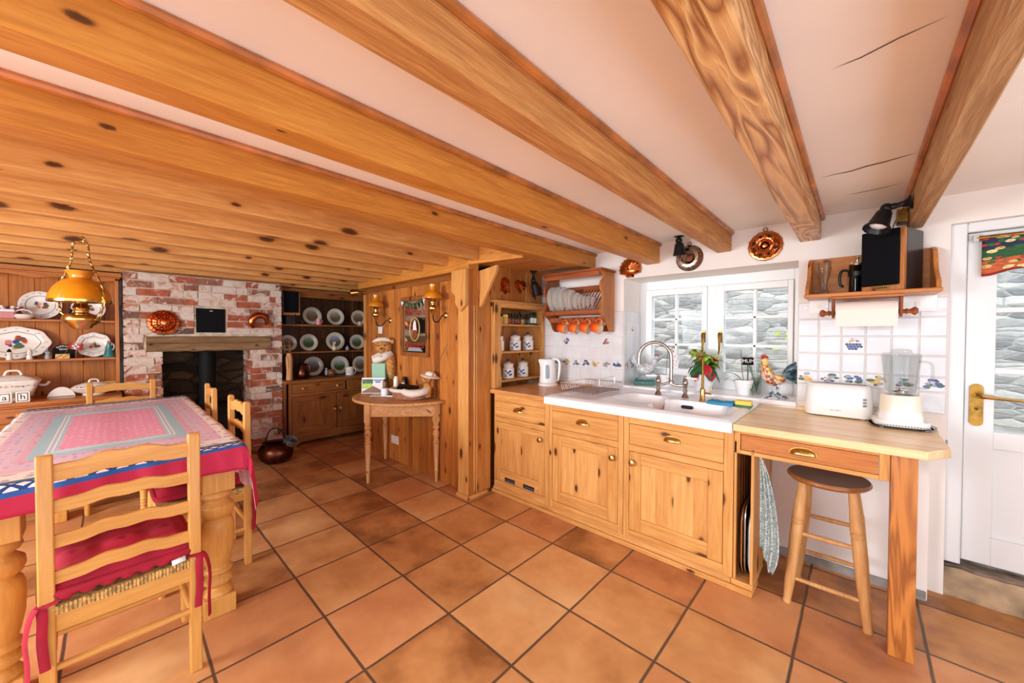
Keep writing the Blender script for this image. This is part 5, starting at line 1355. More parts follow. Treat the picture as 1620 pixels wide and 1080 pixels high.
# toaster
t = thing('toaster', 'white long slot toaster on the worktop', 'toaster', (3.042, 2.172, .893), -.03)
b = MB(); prof = [(.29, .128, .008), (.296, .135, .03), (.292, .132, .10), (.284, .126, .155), (.276, .11, .178), (.262, .07, .187)]
b.loft([rrect(w_, d_, min(.05, d_ / 2 - .001), z, 6) for w_, d_, z in prof], 'white_gloss'); b.build('body', t, world=False, ang=50)
b = MB(); b.box(-.12, .12, -.012, .012, .186, .1885, 'black_plastic'); b.build('slot', t, world=False)
b = MB()
for z in (.115, .098, .081): b.box(.108, .122, -.0705, -.064, z - .005, z + .005, 'grey_plastic')
b.build('buttons', t, world=False)
b = MB(); g = random.Random(2)
for k in range(11):
    if k != 4: b.box(-.027 + k * .0042, -.0243 + k * .0042, -.0677, -.0655, .040, .0435 + g.uniform(0, .0015), 'grey_plastic')
b.build('maker_name', t, world=False)
b = MB()
for x in (-.11, .11):
    for y in (-.04, .04): b.lathe([(.012, 0), (.012, .01)], 'grey_plastic', T(x, y, 0), 10)
b.build('feet', t, world=False); b = MB(); b.tube(spline([(.14, .02, .03), (.165, 0, .04), (.175, -.02, .02), (.18, -.02, .006), (.20, .03, .005)], 5), .004, 'white_gloss', n=6); b.build('cord', t, world=False)
# blender
t = thing('jug_blender', 'white and cream blender with a clear ribbed jug on the worktop', 'blender', (3.285, 2.05, .893), .12)
b = MB(); b.loft([rrect(.205, .17, .06, z, 6) if z > .02 else rrect(.20, .165, .06, z, 6) for z in (.012, .03, .04)], 'white_gloss'); b.loft([rrect(.165, .15, .06, .04, 6), rrect(.15, .145, .06, .085, 6)], 'white_gloss'); b.loft([rrect(.112, .112, .05, z, 6, -.012) for z in (.012,)] + [rrect(.225 - .1 * 0, .175, .05, .012, 6)], 'white_gloss', cap=(False, True)); b.build('base', t, world=False)
b = MB(); b.loft([rrect(.152, .146, .062, .085, 6), rrect(.146, .14, .062, .16, 6), rrect(.138, .132, .06, .166, 6)], 'cream_gloss'); b.build('motor_housing', t, world=False)
b = MB()
for k in range(18): b.box(-.092 + k * .0105, -.088 + k * .0105, -.0885, -.086, .016, .022, 'grey_plastic')
b.build('vents', t, world=False)
b = MB(); pr = [(.052, .168), (.056, .175), (.066, .30), (.071, .36), (.073, .365), (.069, .365), (.062, .30), (.052, .18), (.002, .176)]; b.lathe(pr, 'clear', n=32, ripple=(4, .03)); jug = b.build('jug', t, world=False)
b = MB(); b.tube(spline([(.062, 0, .335), (.09, 0, .335), (.108, 0, .32), (.11, 0, .27), (.106, 0, .225), (.09, 0, .205), (.058, 0, .205)], 5), .009, 'clear', n=10, flat=.7); b.build('handle', t, world=False)
b = MB(); b.lathe([(.071, .365), (.071, .376), (.04, .38), (.038, .392), (.03, .396)], 'clear', n=28); b.build('lid', t, world=False)
b = MB(); b.lathe([(.03, .178), (.028, .186), (.008, .19), (.006, .2)], 'chrome', n=16)
for k in range(4): b.box(-.025, .025, -.004, .004, .19 + .002 * k, .192 + .002 * k, 'chrome', R('Z', k * PI / 4))
b.build('blades', t, world=False)
b = MB()
for x in (-.075, .085):
    for y in (-.06, .06): b.lathe([(.01, 0), (.01, .014)], 'grey_plastic', T(x, y, 0), 10)
b.build('feet', t, world=False)
b = MB(); b.tube(spline([(.09, .02, .022), (.13, .03, .01), (.138, .05, -.004), (.155, .04, -.06), (.175, .06, -.085), (.185, .10, -.06)], 6), .004, 'c_grey', n=6); b.build('cord', t, world=False)
# stool
t = thing('bar_stool', 'turned wooden stool with a dark round seat under the worktop', 'stool', (3.02, 1.78, 0))
b = MB(); SR = .165
b.lathe([(.12, .62), (SR - .012, .622), (SR, .634), (SR, .642), (SR - .006, .650)], 'stool_rim', n=40, cap=(True, False)); b.lathe([(SR - .006, .650), (SR - .03, .648), (.06, .642), (.002, .640)], 'stool_seat', n=40, cap=(False, True)); b.build('seat', t, world=False)
feet = [(-.145, -.13), (.155, -.125), (.155, .155), (-.13, .15)]
def legp(f, z):
    top = (f[0] * .62, f[1] * .62); u = z / .62; return Vector((f[0] + (top[0] - f[0]) * u, f[1] + (top[1] - f[1]) * u, z))
for f in feet:
    b = MB(); zs = [(.0, .017), (.012, .019), (.02, .016), (.035, .0175), (.10, .021), (.20, .024), (.34, .026), (.40, .027), (.405, .024), (.412, .027), (.425, .028), (.43, .024), (.437, .028), (.45, .026), (.52, .023), (.60, .019), (.625, .019)]
    b.tube([legp(f, z) for z, r in zs], [r for z, r in zs], 'stool_leg', n=14); b.build('leg', t, world=False)
def rung(i, j, z):
    b = MB(); a, c = legp(feet[i], z), legp(feet[j], z); m_ = (a + c) / 2; b.tube([a, a.lerp(c, .15), m_, a.lerp(c, .85), c], [.008, .010, .0115, .010, .008], 'stool_leg', n=10); b.build('rung', t, world=False)
rung(0, 1, .13); rung(0, 1, .36); rung(2, 3, .17); rung(2, 3, .38); rung(1, 2, .21); rung(3, 0, .21); rung(1, 2, .40); rung(3, 0, .40)
# door valance
t = thing('door_valance', 'short printed blind of fruit and leaves across the top of the door glass', 'blind', (3.95, 2.29, 1.66))
b = MB(); n = 30; x0, x1 = 3.572, 4.32; vs = []; uvs = []
for j in range(9):
    for i in range(n + 1):
        f = i / n; x = x0 + (x1 - x0) * f; sc = .028 * (1 - math.cos(f * PI * 6)) / 2; zb = 1.655 + sc; z = 1.858 + (zb - 1.858) * j / 8
        vs.append((x, 2.293 + .004 * math.sin(f * 40) * j / 8, z)); uvs.append((f * 3.6, 1 - j / 8))
b.add(vs, [(j * (n + 1) + i, j * (n + 1) + i + 1, (j + 1) * (n + 1) + i + 1, (j + 1) * (n + 1) + i) for j in range(8) for i in range(n)], 'valance', uvs=uvs); b.build('fabric', t, solid=.002)
b = MB(); b.bar((3.555, 2.30, 1.85), (4.34, 2.30, 1.85), .011, 'brass_old', n=12); b.build('roller', t)
b = MB(); b.box(3.545, 3.562, 2.29, 2.33, 1.835, 1.87, 'chrome'); b.build('bracket', t)
# ---------------------------------------------------------------- dining table and chairs
t = thing('dining_table', 'pine farmhouse table with fat turned legs under the printed cloth', 'table', (-.135, -.675, 0))
TX0, TX1, TY0, TY1, TZ = -1.21, .915, -1.10, -.25, .815
b = MB(); b.box(TX0, TX1, TY0, TY1, TZ - .035, TZ, 'chair_x'); b.build('tabletop', t, bevel=.006)
b = MB(); b.box(TX0 + .10, TX1 - .10, TY0 + .09, TY0 + .115, .68, TZ - .035, 'chair_x'); b.box(TX0 + .10, TX1 - .10, TY1 - .115, TY1 - .09, .68, TZ - .035, 'chair_x'); b.box(TX1 - .125, TX1 - .10, TY0 + .1, TY1 - .1, .68, TZ - .035, 'chair_y'); b.box(TX0 + .10, TX0 + .125, TY0 + .1, TY1 - .1, .68, TZ - .035, 'chair_y'); b.build('apron', t, bevel=.002)
for lx, ly in ((TX1 - .085, TY1 - .09), (TX1 - .085, TY0 + .12), (TX0 + .085, TY1 - .09), (TX0 + .085, TY0 + .12)):
    b = MB(); b.box(lx - .062, lx + .062, ly - .062, ly + .062, .60, TZ - .036, 'chair_z')
    b.lathe([(.05, .60), (.058, .592), (.062, .575), (.056, .563), (.040, .556), (.044, .545), (.066, .525), (.068, .50), (.060, .475), (.046, .465), (.058, .452), (.065, .43), (.067, .38), (.064, .32), (.054, .26), (.046, .225), (.056, .216), (.06, .205), (.054, .194), (.043, .188), (.050, .178), (.058, .165), (.058, .15), (.046, .135), (.04, .128), (.052, .115), (.06, .10), (.06, .09)], 'chair_z', T(lx, ly, 0), 32)
    b.box(lx - .062, lx + .062, ly - .062, ly + .062, 0, .092, 'chair_z'); b.build('leg', t, bevel=.004)
# tablecloth with falling edges and a dropped corner
b = MB(); NX, NY = 132, 92; DR = .125; x0, x1, y0, y1 = TX0 - DR, TX1 + DR, TY0 - DR, TY1 + .27
XS = [x0 + (x1 - x0) * i / NX for i in range(NX + 1)]; YS = [y0 + (y1 - y0) * j / NY for j in range(NY + 1)]
vs = []; uvs = []; g = random.Random(1); ca, sa = math.cos(-.05), math.sin(-.05)
def hang(o, s):
    """o: length past the edge, s: place along it -> (out, down)"""
    if o <= 0: return 0, 0
    f = .016 * math.sin(s * 23 + 1) * min(1, o / .1) + .008 * math.sin(s * 51) * min(1, o / .1)
    a = min(o, .02); rest = max(0, o - .02)
    return a * .7 + rest * .10 + max(f, -.006) , a * .45 + rest * .985
for y in YS:
    for x in XS:
        ox = max(x - TX1, TX0 - x, 0); oy = max(y - TY1, TY0 - y, 0); sx = 1 if x > 0 else -1; sy = 1 if y > -.6 else -1
        px_, py_, z = min(max(x, TX0), TX1), min(max(y, TY0), TY1), TZ + .004
        if ox > 0 and oy > 0:
            if sy > 0:
                e = min(1, oy / .10); e = e * e * (3 - 2 * e); f = min(1, ox / .05)
                px_ += sx * (.014 + .10 * ox + e * .62 * ox); py_ += .014 + .10 * oy + .012 * math.sin(ox * 40) * e; z -= max(ox, oy) + .30 * min(ox, oy)
            else:
                o = max(ox, oy) + .35 * min(ox, oy); L = math.hypot(ox, oy)
                px_ += sx * (.014 + .30 * ox * (ox / L)); py_ += sy * (.014 + .34 * oy * (oy / L)); z -= o * 1.02 + .25 * min(ox, oy)
        elif ox > 0: a, d_ = hang(ox, y); px_ += sx * a; z -= d_
        elif oy > 0: a, d_ = hang(oy, x); py_ += sy * a; z -= d_
        else: z += .0012 * math.sin(x * 9 + y * 4) + .0010 * math.sin(y * 23)
        vs.append((px_ + (.002 * sx if ox else 0), py_, z))
        u_, v_ = x - TX0, y - TY0; cu, cv = u_ - 2.125, v_ - .85
        uvs.append((2.125 + cu + .055 * cv, v_))
n = NX + 1
b.add(vs, [(j * n + i, j * n + i + 1, (j + 1) * n + i + 1, (j + 1) * n + i) for j in range(NY) for i in range(NX)], 'tablecloth', uvs=uvs)
b.m('cloth_back'); q = b.build('tablecloth', solid=.002, ang=180); q.modifiers['solid'].material_offset = 1; q.modifiers['solid'].material_offset_rim = 0
tag(q, 'printed cotton tablecloth of red, pink and blue draped over the long table', 'tablecloth')
# ladder back chair, local: sits facing -x, back posts at x = 0
def make_chair(lab, ties=True):
    t = thing('dining_chair', lab, 'chair', group='ladder back chairs round the table')
    WH = .187
    for s in (-1, 1):
        b = MB(); b.prism([(-.016, 0), (.016, 0), (.018, .42), (.016, .95), (.010, .962), (-.010, .962), (-.016, .95), (-.018, .42)], s * WH - .0185, s * WH + .0185, 'chair_z', 'xz'); b.build('post', t, world=False, bevel=.004)
        b = MB(); b.lathe([(.015, 0), (.017, .01), (.019, .12), (.022, .20), (.017, .215), (.023, .225), (.017, .235), (.023, .245), (.017, .255), (.023, .265), (.018, .275), (.024, .32), (.022, .435), (.018, .445)], 'chair_z', T(-.375, s * (WH + .02), 0), 16); b.build('leg', t, world=False)
    for z, h_, wave in ((.903, .064, .02), (.792, .052, .014), (.675, .052, .014), (.555, .052, .014)):
        pts_t = []; pts_b = []
        for k in range(21):
            f = k / 20; y = -WH + .015 + (2 * WH - .03) * f; wv = wave * (.5 - .5 * math.cos(2 * PI * f) + .28 * math.cos(6 * PI * f) * math.sin(PI * f))
            pts_t.append((y, z + h_ / 2 - .008 + wv * 1.0)); pts_b.append((y, z - h_ / 2 + (wv * .9 if z < .84 else wv * .6)))
        b = MB(); b.prism(pts_t + pts_b[::-1], -.007, .007, 'chair_y', 'yz'); b.build('slat', t, world=False, bevel=.003)
    b = MB(); b.box(-.010, .010, -WH + .015, WH - .015, .372, .43, 'chair_y'); b.box(-.385, -.362, -WH - .0, WH + .0, .385, .43, 'chair_y')
    for s in (-1, 1): b.box(-.375, 0, s * WH - .01, s * WH + .01, .385, .43, 'chair_x')
    b.build('seat_rail', t, world=False, bevel=.003)
    b = MB()
    for (xa, ya, xb, yb, z) in ((0, -WH, 0, WH, .25), (-.375, -WH, -.375, WH, .17), (0, -WH, -.375, -WH, .21), (0, WH, -.375, WH, .21)): b.tube([(xa, ya, z), ((xa + xb) / 2, (ya + yb) / 2, z), (xb, yb, z)], [.011, .014, .011], 'chair_y', n=10)
    b.build('stretcher', t, world=False)
    b = MB(); b.loft([rrect(.39, .40, .03, .43, 4, -.19), rrect(.41, .41, .03, .447, 4, -.19), rrect(.40, .40, .03, .463, 4, -.19)], 'rope_seat')
    for k in range(40):
        y = -.195 + k * .01; b.bar((.012, y, .432), (.014, y, .462), .0052, 'rope_seat', n=5)
    b.build('rush_seat', t, world=False)
    # tufted cushion
    b = MB(); N = 28; vs = []
    def ch(x, y):
        e = min(1, (1 - abs(x)) * 5) ** .5 * min(1, (1 - abs(y)) * 5) ** .5
        return e * (.030 + .012 * abs(math.cos(x * PI * 1.5)) * abs(math.cos(y * PI * 1.5)) - .012 * max(0, math.cos(x * 3 * PI)) ** 8 * max(0, math.cos(y * 3 * PI)) ** 8)
    for sgn in (1, -1):
        for j in range(N + 1):
            for i in range(N + 1):
                u, v = -1 + 2 * i / N, -1 + 2 * j / N
                vs.append((-.19 + .20 * u, .19 * v, .505 + sgn * ch(u, v) * (1.15 if sgn > 0 else 1.0)))
    n = N + 1; fs = [(o + j * n + i, o + j * n + i + 1, o + (j + 1) * n + i + 1, o + (j + 1) * n + i) for o in (0, n * n) for j in range(N) for i in range(N)]
    b.add(vs, fs, 'red_cloth')
    b.tube([(p[0], p[1], .498) for p in rrect(.40, .38, .04, 0, 4, -.19)], .014, 'red_cloth', n=8, loop=True)
    for k in range(7): b.ball((.010, -.145 + k * .048, .492), (.014, .024, .020), 'red_cloth', n=10, m=6)
    cu_ = b.build('cushion', t, world=False, ang=80)
    b = MB(); b.quad((.022, .115, .485), (.03, .115, .468), (.03, .155, .472), (.022, .155, .489), 'card_white'); b.build('care_tag', cu_, world=False, solid=.001)
    for s in (-1, 1):
        b = MB(); y = s * (WH + .022)
        b.tube([(-.02, s * .17, .49), (.0, s * .20, .48), (.02, s * (WH + .024), .475), (.024, s * WH, .477), (.024, s * (WH - .025), .48)], .010, 'red_cloth', n=6, flat=.4)
        b.tube(spline([(.024, y, .478), (.03, y + s * .012, .45), (.02, y + s * .022, .38), (.024, y + s * .018, .30), (.018, y + s * .02, .21)], 5), .013, 'red_cloth', n=6, flat=.3)
        b.tube(spline([(.024, y - s * .01, .478), (.034, y - s * .014, .44), (.03, y - s * .012, .36), (.032, y - s * .018, .27)], 5), .012, 'red_cloth', n=6, flat=.3)
        b.build('tie', t, world=False)
    return t
c0 = make_chair('pine ladder back chair with a red cushion at the near end of the table')
c0.location = (1.183, -.652, 0); c0.rotation_euler = (0, 0, .035)
dup(c0, (-1.47, -.625, 0), PI + .03, 'pine ladder back chair at the far end of the table before the dresser')
dup(c0, (.30, -.150, 0), PI / 2 + .02, 'pine ladder back chair on the fireplace side of the table, nearer the camera')
dup(c0, (-.55, -.165, 0), PI / 2 - .03, 'pine ladder back chair on the fireplace side of the table, further away by the stove')
# pendant oil lamp over the table
LX, LY = -.40, -.81
t = thing('pendant_lamp', 'hanging brass oil lamp with an amber glass shade over the table', 'lamp', (LX, LY, 1.40))
b = MB(); b.lathe([(.002, 1.385), (.05, 1.388), (.075, 1.398), (.082, 1.41), (.125, 1.43), (.135, 1.445), (.132, 1.462), (.12, 1.475), (.07, 1.485), (.05, 1.492), (.055, 1.515), (.062, 1.52), (.055, 1.53), (.045, 1.545), (.06, 1.56), (.055, 1.575), (.002, 1.58)], 'brass', T(LX, LY, 0) @ S(.62, .62, 1), 36); b.build('burner', t)
b = MB(); b.lathe([(.207, 1.553), (.21, 1.553), (.21, 1.567), (.2, 1.57)], 'brass', T(LX, LY, 0) @ S(.66, .66, 1), 48, cap=(False, False)); 
for k in range(3): a = k * 2 * PI / 3; b.bar((LX + .03 * math.cos(a), LY + .03 * math.sin(a), 1.556), (LX + .138 * math.cos(a), LY + .138 * math.sin(a), 1.556), .004, 'brass')
b.build('shade_ring', t)
b = MB(); b.lathe([(.208, 1.567), (.200, 1.60), (.175, 1.64), (.135, 1.675), (.095, 1.693), (.075, 1.70), (.072, 1.712), (.09, 1.735), (.102, 1.745), (.098, 1.745), (.085, 1.735), (.068, 1.712), (.07, 1.697), (.13, 1.67), (.17, 1.635), (.195, 1.598), (.203, 1.567)], 'amber', T(LX, LY, 0) @ S(.66, .66, 1), 48, cap=(False, False)); q = b.build('lamp_shade', t); q['label'] = 'amber glass dome shade'
# rope twisted bail, in a plane facing the room
ux, uy = .72, .69
def bail(s):
    pr = [(.135, 1.45), (.19, 1.50), (.205, 1.57), (.19, 1.66), (.13, 1.745), (.085, 1.81), (.075, 1.87), (.07, 1.905), (.045, 1.925), (0, 1.93)]
    return spline([(LX + s * r * .66 * ux, LY + s * r * .66 * uy, z) for r, z in pr], 8)
b = MB()
for s in (-1, 1):
    p_ = bail(s)
    for ph in (0, PI):
        q = [Vector(a) + Vector((-uy * math.cos(i * .9 + ph), ux * math.cos(i * .9 + ph), math.sin(i * .9 + ph))) * .0035 for i, a in enumerate(p_)]; b.tube(q, .0042, 'brass', n=6)
b.tube(spline([(LX, LY, 1.928), (LX + .02, LY + .02, 1.945), (LX + .005, LY + .005, 1.96)], 5), .004, 'brass', n=6); b.build('hanger', t)
# copper coal scuttle
t = thing('coal_scuttle', 'dark copper coal scuttle with a hoop handle on the hearth corner', 'scuttle', (-1.42, .50, 0), .6)
b = MB(); b.lathe([(.10, 0), (.105, .01), (.13, .03), (.15, .08), (.15, .13), (.13, .17), (.11, .19), (.12, .21), (.112, .21), (.10, .19), (.135, .12), (.11, .03), (.002, .02)], 'copper_dark', n=32, sx=1.15); b.build('bucket', t, world=False)
b = MB(); b.tube([(.115 * math.cos(a), 0, .20 + .16 * math.sin(a)) for a in [PI * i / 16 for i in range(17)]], .006, 'iron', n=8); b.build('hoop_handle', t, world=False)
b = MB(); b.lathe([(.05, 0), (.065, .05), (.07, .09), (.066, .09), (.05, .01)], 'pewter', T(.10, .05, .16) @ R('Y', .5), 20); q = b.build('scoop', t, world=False)
# wood burning stove in the fireplace
t = thing('wood_stove', 'black iron wood stove standing inside the brick fireplace', 'stove', (-2.1, .03, .03))
b = MB(); b.box(-2.27, -2.0, -.22, .28, .13, .56, 'iron'); b.box(-2.29, -1.98, -.25, .31, .56, .59, 'iron'); b.box(-2.29, -1.98, -.24, .30, .10, .13, 'iron'); b.build('firebox', t, bevel=.008)
for x in (-2.25, -2.02):
    for y in (-.18, .24): b = MB(); b.box(x - .02, x + .02, y - .02, y + .02, .03, .10, 'iron'); b.build('leg', t)
b = MB(); b.box(-2.0, -1.985, -.16, .22, .17, .52, 'iron'); b.build('door', t, bevel=.006)
b = MB(); b.box(-1.987, -1.982, -.11, .17, .24, .47, 'dark_hole'); b.build('door_glass', t)
b = MB(); b.tube([(-1.985, .19, .35), (-1.96, .19, .35), (-1.955, .19, .30)], .008, 'chrome'); b.build('door_handle', t)
b = MB(); b.lathe([(.085, .59), (.08, .6), (.075, .62), (.075, 1.30)], 'iron', T(-2.14, .035, 0), 28); b.build('flue_pipe', t)
# things on the breast
b = MB(); b.box(XC - .09, XC - .002, -.076, .170, 1.377, 1.633, 'matt_black'); q = tag(b.build('flue_cover', bevel=.004), 'flush black panel set into the bricks above the fireplace', 'panel')
b = MB(); b.box(XC - .002, XC - .001, .035, .06, 1.605, 1.611, 'card_white'); b.build('small_badge', q)
XB = lambda y, z: T(XC + .002, y, z) @ R('Z', PI / 2) @ R('X', PI / 2)
def m_big(t, X):
    b = MB(); b.lathe([(.118, 0), (.124, .008), (.118, .02), (.096, .024), (.088, .016), (.08, .03), (.055, .04), (.045, .03), (.03, .034), (.022, .045), (.002, .047)], 'copper', X, 64, ripple=(20, .035)); b.build('body', t)
    b = MB()
    for k in range(18): b.ball((.067 * math.cos(k * PI / 9), .067 * math.sin(k * PI / 9), .038), .008, 'copper', X, 8, 6)
    for k in range(10): b.ball((.04 * math.cos(k * PI / 5), .04 * math.sin(k * PI / 5), .036), .006, 'copper', X, 8, 6)
    b.build('embossing', t)
hung('copper_mould', 'large round fluted copper mould on the bricks left of the black panel', 'mould', XB(-.33, 1.475) @ T(0, 0, .004), m_big)
def m_curl(t, X):
    b = MB(); pts = [(-.06, -.075, .02), (-.085, -.02, .03), (-.06, .045, .032), (0, .07, .032), (.055, .045, .03), (.07, -.005, .028), (.055, -.04, .02)]
    sweep(b, [(x, y, z) for x, y, z in pts], [.018, .034, .040, .040, .034, .024, .012], 'copper', 14); b.v = [X @ p for p in b.v]
    b.prism([(.05, -.035), (.12, -.055), (.115, -.03), (.085, -.015), (.075, .0)], 0, .02, 'copper', 'xy', X); b.prism([(-.03, .09), (0, .115), (.05, .10), (.03, .08)], 0, .03, 'copper', 'xy', X)
    for k in range(9): a = .3 + k * .3; b.ball((.062 * math.cos(a) - .005, .055 * math.sin(a) + .0, .066), .007, 'copper', X, 8, 5)
    b.build('body', t)
hung('copper_mould', 'curled fish copper mould on the bricks right of the black panel', 'mould', XB(.485, 1.51) @ T(0, 0, .004), m_curl)
# ---------------------------------------------------------------- dressers
def dresser(name, lab, y0, y1, yd, drawers, doors, boards, wx, wy, wz, frieze):
    t = thing(name, lab, 'dresser', (-2.05, (y0 + y1) / 2, 0), group='pine dressers beside the fireplace')
    FX, UX, BX = -1.85, -2.10, -2.335
    b = MB(); b.box(BX, FX, y0, y0 + .025, .06, .77, wz); b.box(BX, FX, y1 - .025, y1, .06, .77, wz); b.box(BX, FX - .02, y0, y1, .10, .12, wy)
    b.box(FX - .022, FX, y0, yd[0], .06, .77, wz); b.box(FX - .022, FX, yd[1], y1, .06, .77, wz); b.box(FX - .022, FX, yd[0], yd[1], .755, .77, wy); b.box(FX - .022, FX, yd[0], yd[1], .605, .635, wy); b.box(FX - .022, FX, yd[0], yd[1], .09, .145, wy)
    pts = [(y0, .09), (y0, .0), (y0 + .09, .0), (y0 + .15, .045), (y1 - .15, .045), (y1 - .09, 0), (y1, 0), (y1, .09)]; b.prism(pts, FX - .02, FX + .004, wy, 'yz')
    b.box(FX - .005, FX + .01, y0 - .004, y1 + .004, .09, .105, wy)
    b.build('base', t, bevel=.003)
    b = MB(); b.box(BX, FX + .025, y0 - .012, y1 + .01, .77, .80, wy); b.build('worktop', t, bevel=.006)
    for a, c, kn in drawers:
        b = MB(); b.box(FX - .02, FX + .002, a + .003, c - .003, .638, .752, wy); d = b.build('drawer', t, bevel=.003)
        for k in kn: knob(d, FX + .0, .698) if False else wknob(d, FX + .002, k, .698)
    for a, c, k in doors:
        d = frame_door(t, a, c, .145, .605, FX, wz, wy, wz, .07, .012, .002, 'y'); wknob(d, FX + .002, k, .40)
    b = MB(); b.box(BX, BX + .006, y0 + .02, y1 - .02, .80, 1.93, boards); yy = y0 + .02
    while yy < y1 - .021:
        y2 = min(yy + .14, y1 - .02); b.prism([(BX + .006, yy + .001), (BX + .012, yy + .006), (BX + .012, y2 - .006), (BX + .006, y2 - .001)], .80, 1.93, boards, 'xy'); yy = y2
    b.build('back_panel', t)
    for a in (y0, y1 - .026):
        b = MB(); b.box(BX + .012, UX, a, a + .026, .80, 1.90, wz); b.build('side_panel', t, bevel=.003)
    for z in (1.137, 1.487):
        b = MB(); b.box(BX + .012, UX, y0 + .026, y1 - .026, z - .02, z, wy); b.build('shelf', t, bevel=.003)
    b = MB(); n = 60; top = []; bot = []
    for k in range(n + 1):
        y = y0 + (y1 - y0) * k / n; f = (y - y0) / .34; e = .035 * abs(math.sin(f * PI)) ** .7 if frieze else 0
        top.append((y, 1.90)); bot.append((y, 1.835 + e * .9))
    b.prism(top + bot[::-1], UX - .02, UX, wy, 'yz'); b.box(BX, UX + .03, y0 - .02, y1 + .02, 1.90, 1.94, wy); b.box(BX, UX + .015, y0 - .01, y1 + .01, 1.885, 1.90, wy); b.build('cornice', t, bevel=.004)
    return t
def wknob(parent, x, y, z):
    b = MB(); b.lathe([(.010, 0), (.009, .008), (.016, .018), (.017, .026), (.010, .034)], 'pine_x', T(x, y, z) @ R('Y', PI / 2), 16); b.build('knob', parent)
dresser('dresser', 'dark pine dresser with scenic plates in the recess right of the fireplace', .725, 1.93, (.785, 1.84), ((.785, 1.425, (.90, 1.31)), (1.44, 1.84, (1.64,))), ((.785, 1.31, 1.275), (1.315, 1.84, 1.35)), 'dresser_dark', 'dark_x', 'dark_y', 'dark_z', False)
dresser('dresser', 'pine dresser with floral china left of the fireplace', -2.15, -.632, (-2.09, -.69), ((-2.09, -1.40, (-1.9, -1.6)), (-1.385, -.69, (-1.2, -.9))), ((-2.09, -1.40, -1.44), (-1.39, -.69, -1.35)), 'dresser_boards', 'shelf_x', 'shelf_y', 'shelf_z', True)

# china
def china_plate(name, lab, cx, cy, zb, ry, rz, style, sd, group, tilt=.14, cat='plate', n=40, octo=0):
    """stands on edge on a shelf, face to +x"""
    t = thing(name, lab, cat, (cx, cy, zb), group=group)
    X = T(0, 0, rz + .002) @ R('Y', -tilt) @ R('Z', PI / 2) @ R('X', PI / 2)
    mt = 'china' if style == 'floral' else 'china_old'
    sy = rz / ry; rip = (octo, .03) if octo else None
    b = MB(); b.lathe([(.002, 0), (ry * .6, 0), (ry * .66, .004), (ry, .018), (ry, .022), (ry * .97, .023), (ry * .66, .010), (ry * .60, .006), (.002, .006)], mt, X @ S(1, sy, 1), n, ripple=rip); pl_ = b.build('plate_body', t, world=False)
    b = MB()
    if style == 'floral':
        b.lathe([(ry * .665, .0118), (ry * .69, .0128), (ry * .69, .0133), (ry * .665, .0123)], 'china_line', X @ S(1, sy, 1), n, cap=(False, False), ripple=rip)
        posy(b, X @ T(0, 0, .0064), ry * .36, 14, sd)
        for k in range(16):
            a = 2 * PI * k / 16; posy(b, X @ S(1, sy, 1) @ T(ry * .84 * math.cos(a), ry * .84 * math.sin(a), .0185), ry * .085, 4, sd + k, ('c_red', 'c_blue', 'c_green', 'c_pink', 'c_grey')[k % 5:] + ('c_grey', 'c_green'), .0006)
        b.build('painted_flowers', pl_, world=False)
    else:
        b.lathe([(.002, .0066), (ry * .62, .0066), (ry * .62, .0072), (.002, .0072)], M['scene'][sd % 3], X @ S(1, sy, 1), n); b.build('painted_scene', pl_, world=False)
    return t
PX = -2.265
row = [('top', 1.487, [(1.155, .118, 2, 'first'), (1.46, .116, 2, 'middle'), (1.79, .112, 2, 'last')]), ('middle', 1.137, [(.86, .105, 1, 'half hidden left'), (1.11, .112, 0, 'green field'), (1.455, .125, 1, 'tan rimmed'), (1.765, .11, 0, 'leafy')]), ('bottom', .80, [(1.165, .128, 1, 'tan rimmed'), (1.515, .125, 0, 'tree painted'), (1.815, .12, 1, 'grey rimmed')])]
for nm, z, items in row:
    for y, r, st, w_ in items:
        china_plate('display_plate', '%s scenic plate on the %s row of the dark dresser' % (w_, nm), PX, y, z, r, r, 'scene', st, 'scenic plates on the dark dresser')
china_plate('floral_plate', 'round floral plate on the top shelf of the left dresser', PX, -1.115, 1.487, .125, .125, 'floral', 2, 'floral china on the left dresser')
china_plate('floral_plate', 'floral plate behind the hanging lamp on the top shelf of the left dresser', PX, -.83, 1.487, .11, .11, 'floral', 5, 'floral china on the left dresser')
china_plate('floral_platter', 'large oval floral platter on the middle shelf of the left dresser', PX, -1.25, 1.137, .19, .14, 'floral', 3, 'floral china on the left dresser', cat='platter', octo=8)
china_plate('floral_platter', 'smaller floral platter beside the teal jug on the middle shelf', PX, -.80, 1.137, .118, .115, 'floral', 4, 'floral china on the left dresser', cat='platter', octo=8)
def small(name, lab, cat, loc, fn, rz=0, group=None):
    t = thing(name, lab, cat, loc, rz, group=group); fn(t); return t
def bits(t, name, **kw):
    b = MB(); return b, (lambda: b.build(name, t, world=False, **kw))
def lathed(prof, mat, n=20, name='body', extra=None, **kw):
    def f(t):
        b = MB(); b.lathe(prof, mat, n=n, **kw); o = b.build(name, t, world=False)
        if extra: extra(t, o)
    return f
